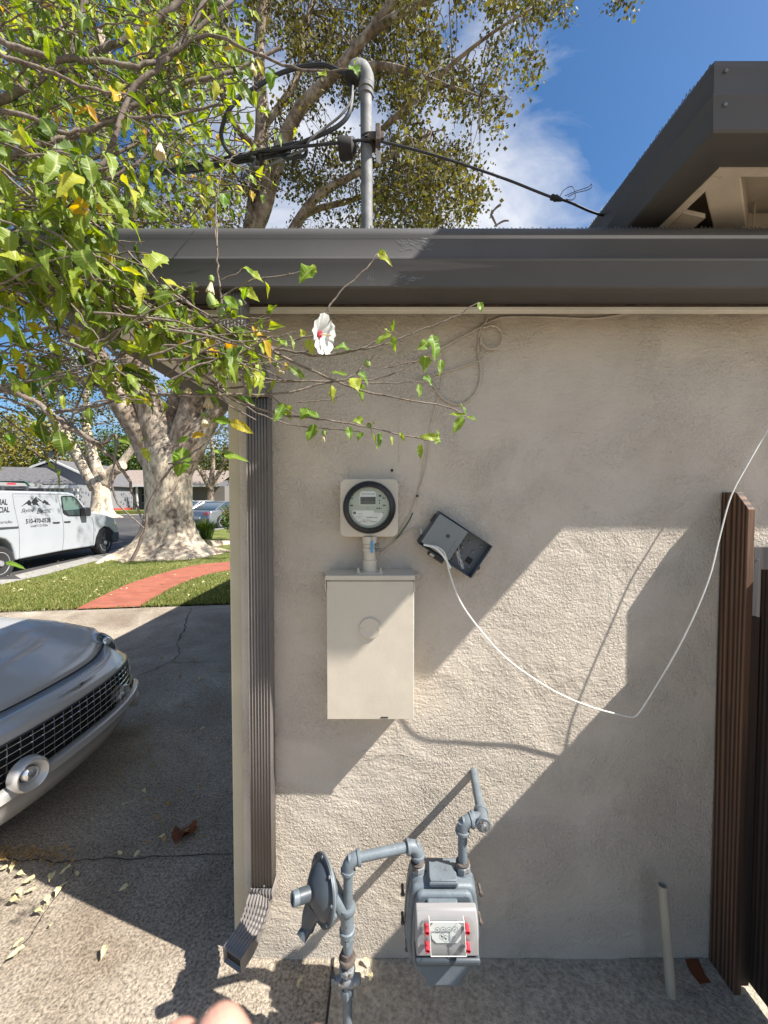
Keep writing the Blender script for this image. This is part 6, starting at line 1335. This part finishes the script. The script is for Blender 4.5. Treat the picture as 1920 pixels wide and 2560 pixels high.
yb = G(588, 1352); ys = thing('yellow_bush', 'bush with yellow top leaves half hidden by the house corner', 'bush', (yb.x, yb.y, 0))
b = MB()
for _ in range(9): b.tube([yb, yb + Vector((random.uniform(-.3, .3), random.uniform(-.3, .3), .9))], [.02, .008], 5)
b.build('stem', M['twig'], ys)
b = MB(); b2 = MB()
for _ in range(120):
    v = Vector((random.uniform(-1, 1), random.uniform(-1, 1), random.uniform(-1, 1)));
    if v.length > 1: continue
    leaf_quads(b if v.z < .2 else b2, yb + Vector((v.x * .55, v.y * .5, .85 + v.z * .62)), 16, .08, .075)
b.build('leaves', M['evergreen'], ys, smooth=False, fix=False); b2.build('top_leaves', M['yellowleaf'], ys, smooth=False, fix=False)
# overhead street wires far away
for i, (y1_, y2_) in enumerate(((1085, 1100), (1098, 1112), (1110, 1122), (1122, 1130))):
    b = MB(); b.tube(catmull([P(-300, y1_ - 30, 60), P(150, y1_ + 2, 60), P(600, y2_, 60)], 6), .03, 4); tag(b.build('street_wire', M['cable'], fix=False), ('highest', 'second highest', 'second lowest', 'lowest')[i] + ' of the four thin overhead street wires against the sky left of the house', 'wire', 'overhead street wires')
# ================= HIBISCUS SHRUB =================
random.seed(21)
def leaf_shape(mb, base, d, nrm, L_, Wd=.52, fold=.25, curl=.2, lobed=True):
    """toothed, three-lobed leaf folded along its midrib"""
    d = d.normalized(); s = d.cross(nrm).normalized(); n = s.cross(d).normalized(); o = len(mb.v)
    if lobed: prof = [(0, 0), (.08, .30), (.18, .48), (.26, .42), (.34, .60), (.42, .50), (.50, .52), (.58, .36), (.66, .34), (.74, .22), (.82, .20), (.90, .09), (1, 0)]
    else: prof = [(0, 0), (.12, .26), (.25, .40), (.33, .38), (.45, .46), (.53, .40), (.63, .38), (.72, .27), (.80, .25), (.90, .10), (1, 0)]
    k = len(prof); W2 = Wd * L_
    tw_ = random.uniform(-.7, .7); wv_ = random.uniform(0, 6.28); bend_ = random.uniform(-.25, .25)
    for t, w in prof: mb.v.append(tuple(base + d * t * L_ + n * (-curl * t * t * L_) + s * bend_ * t * t * L_)); mb.a.append(1.0)
    for sg in (-1, 1):
        for t, w in prof[1:-1]:
            a_ = tw_ * t; s2 = s * math.cos(a_) + n * math.sin(a_); n2 = n * math.cos(a_) - s * math.sin(a_)
            mb.v.append(tuple(base + d * (t - .05 * w) * L_ + n * (-curl * t * t * L_) + s * bend_ * t * t * L_ + s2 * sg * w * W2 + n2 * (abs(w) * W2 * (fold + .30 * math.sin(t * 9 + wv_ + sg))))); mb.a.append(0.0)
    for q in (0, 1):
        e = o + k + q * (k - 2); mb.f.append((o, o + 1, e) if q else (o, e, o + 1))
        for i in range(1, k - 2):
            f = (o + i, o + i + 1, e + i, e + i - 1); mb.f.append(f if q else f[::-1])
        f = (o + k - 2, o + k - 1, e + k - 3); mb.f.append(f if q else f[::-1])
shrub = thing('hibiscus_shrub', 'overhanging hibiscus shrub with yellow-green leaves and white flowers filling the upper left', 'shrub', (-2.0, .35, 0))
stem = MB(); lf = MB(); tip = MB(); buds = MB()
HB = []   # (start points of twigs)
def rv(s=1): return Vector((random.uniform(-s, s), random.uniform(-s, s), random.uniform(-s, s)))
def put_leaf(mb, p, out, L_, wd=None):
    d = (out.normalized() * .55 + Vector((0, 0, -.62)) + rv(.55)).normalized(); n = (Vector((.15, -.55, .6)) + rv(.8)).normalized()
    pet = p + (out.normalized() + Vector((0, 0, -.1)) + rv(.4)) * L_ * .28; stem.tube([p, pet], .0007, 3, False)
    leaf_shape(mb, pet, d, n, L_ * 1.12, wd or random.uniform(.34, .60), random.uniform(.05, .6), random.uniform(-.1, .65), random.random() < .6)
def twig(pts, r0, r1, leaf_step=.035, L_=(.028, .05), mb=None, dens=1.0, nodes=True, seg=5, jit=.004):
    pp = catmull(pts, 5)
    pp = [p + rv(jit) if 0 < i < len(pp) - 1 else p for i, p in enumerate(pp)]
    stem.tube(pp, [r0, r1], seg, False); acc = 0; n = len(pp)
    for i in range(1, n):
        seg_ = (pp[i] - pp[i - 1]); acc += seg_.length
        if acc > leaf_step:
            acc = 0; d = seg_.normalized(); side = d.cross(rv(1)).normalized()
            if nodes: stem.tube([pp[i], pp[i] + side * (r1 + .003)], [r1 * 1.3, .0006], 4, False)
            if random.random() < dens: put_leaf(mb or lf, pp[i], (side + d * .4), random.uniform(*L_))
    return pp
# main branches traced over the photograph, each at its own depth
def BP(l, Y0, Y1=None): Y1 = Y0 if Y1 is None else Y1; n = len(l) - 1; return [P(x, y, Y0 + (Y1 - Y0) * i / n) for i, (x, y) in enumerate(l)]
MAIN = [
 (BP([(-160, 60), (0, 104), (116, 145), (231, 150), (347, 165), (417, 132), (509, 60), (600, -20)], .95, 1.15), .0075, .005),
 (BP([(-200, 330), (0, 249), (87, 203), (174, 162), (260, 122), (347, 81), (451, 0), (520, -80)], 1.15, 1.3), .012, .008),
 (BP([(120, 520), (260, 405), (324, 231), (405, 162), (463, 93), (515, 0), (560, -80)], 1.0, 1.1), .0068, .0055),
 (BP([(-80, 120), (0, 139), (116, 174), (220, 220), (330, 240)], .9, 1.0), .006, .003),
 (BP([(-60, 420), (116, 359), (231, 324), (405, 231), (579, 179), (700, 120)], 1.1, 1.3), .009, .005),
 (BP([(-60, 260), (60, 290), (170, 330), (290, 300), (420, 290), (560, 262)], .95, 1.1), .006, .003),
 (BP([(400, 150), (521, 87), (637, 133), (752, 174), (868, 174), (886, 160)], 1.05, 1.08), .005, .0016),
 (BP([(180, 140), (200, 60), (215, 0), (225, -80)], 1.1), .008, .007), (BP([(170, 145), (150, 60), (130, -60)], 1.3), .007, .006),
 (BP([(-60, 520), (90, 500), (200, 470), (300, 430), (390, 380), (470, 330)], .98, 1.1), .006, .002),
 (BP([(-60, 440), (60, 430), (160, 400), (250, 395), (340, 360), (410, 300)], 1.2, 1.4), .008, .004),
 (BP([(-80, 560), (0, 585), (84, 644), (169, 691), (253, 746), (338, 800), (422, 847), (527, 902), (600, 950)], .86, .95), .008, .003),
 (BP([(-80, 630), (40, 690), (120, 735), (210, 750), (300, 760), (400, 800), (500, 860), (600, 900), (640, 930)], .9, .98), .006, .003),
 (BP([(-120, 930), (0, 969), (84, 1003), (169, 1066), (236, 1108), (286, 1150), (320, 1196), (340, 1254), (368, 1322)], .80, .90), .007, .002),
 (BP([(-80, 975), (0, 965), (169, 935), (236, 931), (252, 925)], .85), .003, .0015),
 (BP([(139, 1032), (253, 1011), (338, 986), (464, 990), (560, 988), (700, 984), (810, 960), (869, 946), (900, 925), (925, 890)], .85, .95), .0045, .0014),
 (BP([(330, 1400), (362, 1330), (375, 1260), (430, 1170), (500, 1120), (560, 1060)], .88), .004, .0015),
 (BP([(150, 1040), (250, 1110), (290, 1090), (285, 1240), (360, 1320)], .85), .004, .0015),
 (BP([(200, 760), (260, 830), (200, 1000), (150, 1110), (140, 1180)], .9), .003, .0012),
 (BP([(400, 745), (470, 775), (540, 821), (645, 849), (688, 882), (793, 933), (877, 967), (962, 990), (1118, 1017), (1164, 1039)], .90, .92), .005, .0015),
 (BP([(645, 849), (667, 866), (740, 880), (810, 889), (890, 874), (940, 855), (962, 844), (978, 836)], .91, .93), .0035, .0014),
 (BP([(820, 889), (900, 876), (962, 861), (1046, 828), (1131, 794), (1198, 756)], .93, .95), .0025, .0012),
 (BP([(420, 850), (540, 895), (667, 946), (802, 954), (962, 958), (1084, 954)], .95, .97), .003, .0012),
 (BP([(450, 940), (560, 970), (700, 955), (830, 955), (920, 950), (996, 929), (1034, 899), (1084, 836)], .97, 1.0), .0028, .0012),
 (BP([(480, 920), (600, 1000), (709, 1039), (793, 1047), (899, 1064), (1046, 1096), (1101, 1096)], .93, .95), .0035, .0014),
 (BP([(520, 960), (620, 1020), (720, 1060), (830, 1072), (900, 1078)], .99, 1.0), .0022, .001),
 (BP([(700, 900), (760, 880), (830, 840), (838, 820)], .97), .0016, .001),
 (BP([(780, 884), (800, 840), (812, 785), (852, 730), (907, 680), (943, 634)], .90, .92), .0028, .0014),
 (BP([(540, 560), (543, 650), (548, 700), (556, 770)], .93), .0022, .0025), (BP([(540, 600), (541, 500), (560, 420), (600, 380)], .95, 1.0), .0022, .0012),
 (BP([(552, 745), (600, 715), (640, 697), (740, 682), (785, 668)], .92), .0024, .0014), (BP([(553, 700), (590, 685), (612, 668)], .92), .0018, .0012),
 (BP([(680, 880), (720, 855), (765, 842), (790, 836)], .90), .002, .0016),
 (BP([(650, 855), (600, 900), (560, 930), (545, 960)], .90), .002, .0012), (BP([(420, 1160), (470, 1155), (528, 1148)], .88), .002, .001),
 (BP([(460, 870), (520, 900), (560, 1000), (640, 1050)], .9), .003, .0016),
 (BP([(500, 800), (560, 860), (620, 930), (690, 1000), (745, 1045)], .92), .0026, .0012),
 (BP([(962, 861), (930, 895), (918, 915)], .92), .0016, .0012),
 (BP([(960, 920), (1034, 905), (1100, 900)], .98), .0018, .001),
 (BP([(745, 1005), (820, 1000), (862, 985)], 1.0), .0016, .001),
]
for pts, r0, r1 in MAIN:
    big = r0 > .0055
    left = pts[-1].x < -.45
    twig(pts, r0, r1, leaf_step=.05 if big else .045, L_=(.03, .05), mb=lf if left else tip, dens=.35 if left else .10, seg=8 if big else 5, jit=.0035 if big else .002)
# dense leafy sprays, filling the upper left
R1 = [(-140, -140), (640, -140), (640, 60), (600, 260), (560, 420), (520, 560), (-140, 560)]
R2 = [(-140, 560), (250, 560), (330, 640), (430, 730), (540, 780), (640, 860), (600, 930), (430, 850), (230, 770), (60, 740), (-140, 800)]
R3 = [(-140, 800), (120, 830), (330, 900), (420, 960), (330, 1010), (120, 1000), (80, 1130), (-140, 1120)]
def spray(px, py, Y, leaves, L_, mb):
    c = P(px, py, Y); a = random.uniform(-.9, .7); ln = random.uniform(.10, .26)
    d = Vector((math.cos(a), random.uniform(-.4, .4), math.sin(a) * .9)).normalized()
    pts = [c - d * ln * .6 + Vector((0, 0, -.01)), c, c + d * ln * .5 + Vector((0, 0, -.02))]
    twig(pts, .0028, .0011, leaf_step=ln / leaves, L_=L_, mb=mb, dens=.95, seg=4, jit=.003)
def fill(poly, n, Yr, leaves, L_, thr, mb=None, seed=0):
    k = 0; tr_ = 0
    x0, x1 = min(p[0] for p in poly), max(p[0] for p in poly); y0, y1 = min(p[1] for p in poly), max(p[1] for p in poly)
    while k < n and tr_ < n * 60:
        tr_ += 1; x, y = random.uniform(x0, x1), random.uniform(y0, y1)
        if not inpoly(x, y, poly): continue
        if noise.noise((x / 110, y / 110, 3.7 + seed)) < thr: continue
        fade = max(0, (x - 380) / 260) if y < 560 else 0
        if random.random() < fade * .85: continue
        spray(x, y, random.uniform(*Yr), leaves, L_, mb or lf); k += 1
fill(R1, 300, (1.0, 1.5), 6, (.026, .048), -.30)
fill(R1, 310, (1.5, 2.4), 7, (.030, .056), -.35, seed=4)
fill(R2, 98, (.80, .97), 5, (.028, .050), -.25, seed=2)
fill([(-140, 330), (160, 330), (300, 520), (330, 640), (100, 700), (-140, 720)], 52, (.72, .95), 5, (.036, .064), -.5, seed=6)
fill(R3, 34, (.80, 1.1), 4, (.026, .046), -.1, seed=3)
fill([(520, 760), (640, 800), (700, 900), (640, 960), (520, 920)], 14, (.86, .96), 4, (.022, .036), -.5, mb=tip, seed=5)
fill([(600, 40), (760, 140), (720, 420), (560, 500), (560, 200)], 26, (1.1, 1.7), 4, (.022, .038), -.5, mb=tip, seed=8)
# single leaves seen clearly against the wall and the gutter
def L1(px, py, qx, qy, Y, mb=tip, wd=.55, n=(0.2, -.8, .5), fold=.25):
    a = P(px, py, Y); c = P(qx, qy, Y - .01); leaf_shape(mb, a, c - a, Vector(n) + rv(.45), (c - a).length, wd, fold, random.uniform(0, .25), random.random() < .5)
SING = [(457, 1118, 452, 1192, .72), (1164, 1039, 1125, 1030, .5), (1160, 1042, 1128, 1078, .5), (1166, 1036, 1150, 1008, .45), (1166, 1042, 1198, 1050, .5), (978, 836, 935, 848, .45), (976, 832, 962, 818, .5), (980, 828, 988, 798, .5), (982, 840, 985, 876, .45),
        (943, 634, 965, 624, .7), (945, 632, 985, 652, .4), (787, 668, 740, 695, .9), (610, 668, 655, 700, .45), (614, 665, 630, 690, .4), (600, 718, 650, 745, .45), (1198, 756, 1208, 780, .5), (1100, 898, 1110, 938, .4), (1072, 850, 1050, 880, .7), (1080, 836, 1098, 900, .6), (1064, 890, 1060, 930, .6), (1060, 940, 1086, 960, .6), (1046, 960, 1052, 992, .5),
        (1101, 1096, 1048, 1084, .4), (1098, 1092, 1092, 1072, .4), (1052, 1110, 1044, 1146, .45), (1100, 1100, 1085, 1105, .8), (760, 842, 750, 822, .8), (770, 848, 778, 885, .6), (645, 855, 625, 828, .5), (650, 858, 664, 880, .4), (700, 850, 722, 866, .6), (705, 862, 696, 836, .5), (880, 945, 905, 972, .9), (900, 930, 920, 960, .6), (830, 930, 866, 938, .5),
        (709, 1010, 690, 1058, .5), (770, 1020, 750, 1048, .7), (760, 1030, 800, 1040, .7), (785, 1060, 778, 1104, .7), (890, 1045, 905, 1062, .9), (905, 1080, 893, 1102, .6), (950, 1080, 945, 1118, .4), (978, 1090, 982, 1112, .4), (1000, 1080, 1012, 1104, .4), (870, 1068, 882, 1100, .5), (530, 1050, 578, 1054, .6), (575, 1055, 634, 1072, .45), (560, 1136, 616, 1146, .35), (548, 1132, 530, 1122, .5),
        (475, 1092, 440, 1108, .6), (480, 1090, 515, 1085, .5), (355, 1120, 385, 1150, .4), (350, 1112, 365, 1090, .5), (245, 930, 285, 936, .5), (310, 960, 296, 932, .9), (420, 950, 450, 985, .5), (340, 988, 390, 1010, .4), (470, 870, 505, 905, .35), (540, 900, 575, 930, .5), (590, 880, 600, 915, .5), (80, 940, 140, 945, .6), (125, 985, 115, 1005, .5),
        (560, 740, 600, 770, .5), (548, 760, 520, 745, .5), (340, 870, 378, 850, .9), (300, 850, 330, 880, .9), (880, 165, 900, 190, .7), (886, 160, 895, 140, .6), (685, 185, 668, 215, .7), (800, 180, 812, 192, .8), (20, 1080, 30, 1120, .5), (15, 1405, 55, 1418, .3)]
for a in SING: L1(a[0], a[1], a[2], a[3], random.uniform(.86, .92) if a[1] < 1400 else .8, wd=a[4])
stem.build('branch', M['twig'], shrub, fix=False, sharp=180)
lf.build('foliage', M['hib'], shrub, smooth=False, fix=False)
tip.build('tip_foliage', M['hibtip'], shrub, smooth=False, fix=False)
# buds
for px, py, Y, r, el in ((528, 752, .90, .011, 1.5), (556, 786, .90, .010, 1.4), (502, 808, .9, .009, 1.0), (918, 908, .91, .0075, 1.3), (590, 946, .9, .006, 1.1), (600, 758, .9, .006, 1.2)):
    c_ = P(px, py, Y); MB().lathe(c_, (random.uniform(-.3, .5), -.2, .8), [(-r * el, r * .3), (-r * el * .7, r * .85), (0, r), (r * el * .6, r * .75), (r * el, r * .25)], 12).build('bud', M['bud'], shrub)
# flowers
def flower(px, py, Y, ax, r, wither=False, name='flower'):
    c = P(px, py, Y); ax = Vector(ax).normalized(); x, y, _ = basis(ax); fb = MB()
    for k in range(5):
        a0 = 2 * math.pi * k / 5; rows = []
        for i in range(7):
            u = i / 6; row = []
            for j in range(9):
                v = -1 + j / 4; ang_ = a0 + v * .72 * (1 - .12 * u); rad = r * (.10 + .90 * u) * (1 - .10 * abs(v) ** 2 * u) * (.45 if wither else 1)
                h = r * ((1.5 if wither else .62) * u - .22 * u * u) + r * .06 * math.sin(j * 2.2 + k) * u * (2 if wither else 1) + (rv(.06).x * r if wither else 0)
                row.append(c + ax * h + (x * math.cos(ang_) + y * math.sin(ang_)) * rad)
            rows.append(row)
        fb.grid(rows)
    o = fb.build(name, M['witherp' if wither else 'petal'], shrub, sharp=180)
    if not wither:
        MB().lathe(c - ax * .002, ax, [(0, .0045), (.004, .0060), (.009, .0075)], 12).build('eye', M['crimson'], o)
        MB().lathe(c + ax * .004, ax, [(0, .0018), (.02, .0016), (.026, .003), (.032, .001)], 8).build('pistil', M['witherp'], o)
    MB().lathe(c - ax * .010, ax, [(0, .003), (.004, .0065), (.012, .006)], 10).build('calyx', M['bud'], o)
    return o
flower(795, 836, .895, (.86, -.38, -.20), .044)
for px, py, Y, ax, r in ((195, 545, .86, (.7, -.5, -.2), .034), (400, 355, .95, (.1, -.2, -1), .030), (345, 755, .88, (.5, -.3, -1), .026), (528, 700, .91, (-.1, 0, -1), .022), (520, 985, .90, (.1, -.2, -1), .024), (690, 912, .93, (.5, 0, -.8), .018), (630, 155, 1.05, (.1, 0, -1), .022), (925, 1062, .93, (.6, -.6, .3), .010), (510, 1040, .9, (.3, -.4, -1), .02), (455, 980, .9, (1, -.2, .1), .015), (630, 946, .92, (1, 0, -.2), .018), (810, 1085, .95, (-.2, 0, -1), .014)):
    flower(px, py, Y, ax, r, True, 'withered_flower')

# ================= FALLEN LEAVES =================
random.seed(9)
def fallen(name, m, label, grp, spots, size):
    proto = None
    for i, (x, y) in enumerate(spots):
        if proto is None:
            mb = MB(); L_ = size; k = 9; o_ = []
            leaf_shape(mb, Vector((-L_ / 2, 0, .004)), Vector((1, 0, .05)), Vector((0, 0, 1)), L_, .55, .35, .25, True)
            o = mb.build(name, M[m], None, smooth=False, fix=False); proto = o
        else: o = proto.copy(); C.objects.link(o)
        g = G(x, y); s = random.uniform(.6, 1.3); o.location = (g.x, g.y, .008 + .01 * s); o.rotation_euler = (random.uniform(-.3, .3), random.uniform(-.3, .3), random.uniform(0, 6.28)); o.scale = (s, s * random.uniform(.7, 1.1), s)
        tag(o, label[i] if isinstance(label, list) else label, 'leaf', grp)
fallen('fallen_leaf', 'dryleaf', 'small curled tan dry leaf lying on the shaded driveway concrete', 'small dry leaves on the shaded driveway', [(random.uniform(360, 575), 1650 + 480 * random.random() ** 1.2) for _ in range(64)] + [(450, 1697), (352, 1732), (515, 1725), (355, 1835), (300, 1945), (350, 1895)], .030)
fallen('fallen_leaf', 'dryleaf', 'dry brown leaf in the heap along the driveway joint at lower left', 'leaves heaped along the driveway joint', [(random.uniform(0, 185) , 2148 + random.gauss(0, 11)) for _ in range(80)], .024)
fallen('pale_leaf', 'paleleaf', 'pale cream fallen leaf or petal on the concrete', 'pale fallen leaves and petals', [(498, 1703), (485, 1768), (333, 1808), (505, 1830), (512, 1896), (312, 2018), (362, 1985), (405, 2100), (298, 2143), (343, 2145), (310, 2232), (163, 2190), (130, 2205), (72, 2215), (50, 2245), (40, 2262), (10, 2180), (55, 2195), (158, 2222), (110, 2275), (120, 2262), (100, 2290), (128, 2320), (46, 2372), (262, 2393), (40, 2400), (190, 2195), (75, 2240), (30, 2180), (145, 2240)], .034)
fallen('pale_leaf', 'paleleaf', ['long pale leaf on the slab just right of the gas riser valve', 'small pale leaf on the slab left of the gas riser', 'small pale leaf touching the foot of the gas riser', 'second pale leaf right of the gas riser, nearer the camera'], 'leaves by the gas riser', [(918, 2420), (752, 2468), (847, 2470), (925, 2450)], .028)
fallen('lawn_leaf', 'paleleaf', 'tiny pale leaf scattered on the lawn grass', 'leaves scattered over the lawn', [(random.uniform(0, 580), random.uniform(1400, 1500)) for _ in range(70)], .06)
g = G(462, 2088); mb = MB(); 
leaf_shape(mb, Vector((g.x - .05, g.y - .02, .012)), Vector((1, .5, .0)), Vector((0, 0, 1)), .11, .85, .15, .2, True); leaf_shape(mb, Vector((g.x + .04, g.y - .01, .016)), Vector((-1, .55, .02)), Vector((0, 0, 1)), .085, .9, .3, .2, True)
tag(mb.build('brown_leaf', M['brownleaf'], smooth=False, fix=False), 'big crumpled red-brown leaf on the shaded driveway near the downspout', 'leaf')
cr_ = MB()
for _ in range(20):
    x, y = random.uniform(440, 580), random.uniform(1720, 1860); g = G(x, y); l = random.uniform(.01, .035); a = random.uniform(0, 3.1); cr_.tube([g + Vector((0, 0, .006)), g + Vector((math.cos(a) * l, math.sin(a) * l, .012))], .0016, 4)
tag(cr_.build('leaf_litter', M['brownleaf'], fix=False), 'crumbled leaf bits on the shaded driveway beside the house corner', 'leaf litter', kind='stuff')
# ================= PHOTOGRAPHER'S HAND =================
def skinned(name, chains, parent, m):
    vs, es, rs = [], [], []
    for ch in chains:
        prev = None
        for (p, r) in ch:
            if isinstance(p, int): prev = p; continue
            vs.append(tuple(p)); rs.append(r)
            if prev is not None: es.append((prev, len(vs) - 1))
            prev = len(vs) - 1
    me = bpy.data.meshes.new(name); me.from_pydata(vs, es, []); o = bpy.data.objects.new(name, me); C.objects.link(o)
    me.materials.append(m)
    md = o.modifiers.new('skin', 'SKIN')
    if not me.skin_vertices: me.attributes.new('skin', 'FLOAT', 'POINT') if False else None
    for i, r in enumerate(rs): me.skin_vertices[0].data[i].radius = (r, r)
    me.skin_vertices[0].data[0].use_root = True; o.modifiers.new('sub', 'SUBSURF').render_levels = 2
    me.shade_smooth(); return o
def HP(px, py, dv):  # point at view depth dv in front of the lens
    d = ray(px, py); f_ = Vector((0, cp, -sp_)); return Vector((0, 0, H)) + d * (dv / d.dot(f_))
tipA, tipB = HP(530, 2562, .100), HP(430, 2592, .104)
hand = thing('hand', 'out-of-focus pink fingertips of the hand at the bottom edge of the picture', 'hand', tuple(tipA + Vector((0, -.02, -.12))))
dn = Vector((.06, -.28, -.96)).normalized(); sx_ = Vector((.97, .2, .0)).normalized()
palm = tipA + dn * .105 + Vector((.012, 0, 0)); wrist = palm + dn * .085
ch = []
core = [(wrist + dn * .10, .030), (wrist, .026), (palm + dn * .04, .030), (palm, .034)]
ch.append(core)
def finger(tip, root, rad, bendv):
    mid = tip.lerp(root, .36) + bendv; pip = tip.lerp(root, .66) + bendv * .8
    return [(root, rad * 1.2), (pip, rad * 1.06), (mid, rad), (tip.lerp(mid, .25), rad * .92), (tip + (tip - mid).normalized() * .002, rad * .62)]
bv = Vector((0, .008, .002))
fs = [finger(tipA, palm - dn * .030 + sx_ * .005, .0088, bv), finger(tipB, palm - dn * .028 - sx_ * .016, .0084, bv), finger(tipB - sx_ * .022 + dn * .012, palm - dn * .020 - sx_ * .034, .0076, bv), finger(tipA + sx_ * .024 + dn * .010, palm - dn * .026 + sx_ * .026, .0084, bv)]
hm = skinned('palm', [core], hand, M['skin']); hm.parent = hand; hm.matrix_parent_inverse = Matrix.Translation(hand.location).inverted()
for f in fs + [[(palm + sx_ * .02 + dn * .03, .013), (palm + sx_ * .045 + dn * .005, .0115), (palm + sx_ * .058 - dn * .022, .0095), (palm + sx_ * .062 - dn * .040, .006)]]:
    o = skinned('finger' if f in fs else 'thumb', [f], hand, M['skin']); o.parent = hand; o.matrix_parent_inverse = Matrix.Translation(hand.location).inverted()
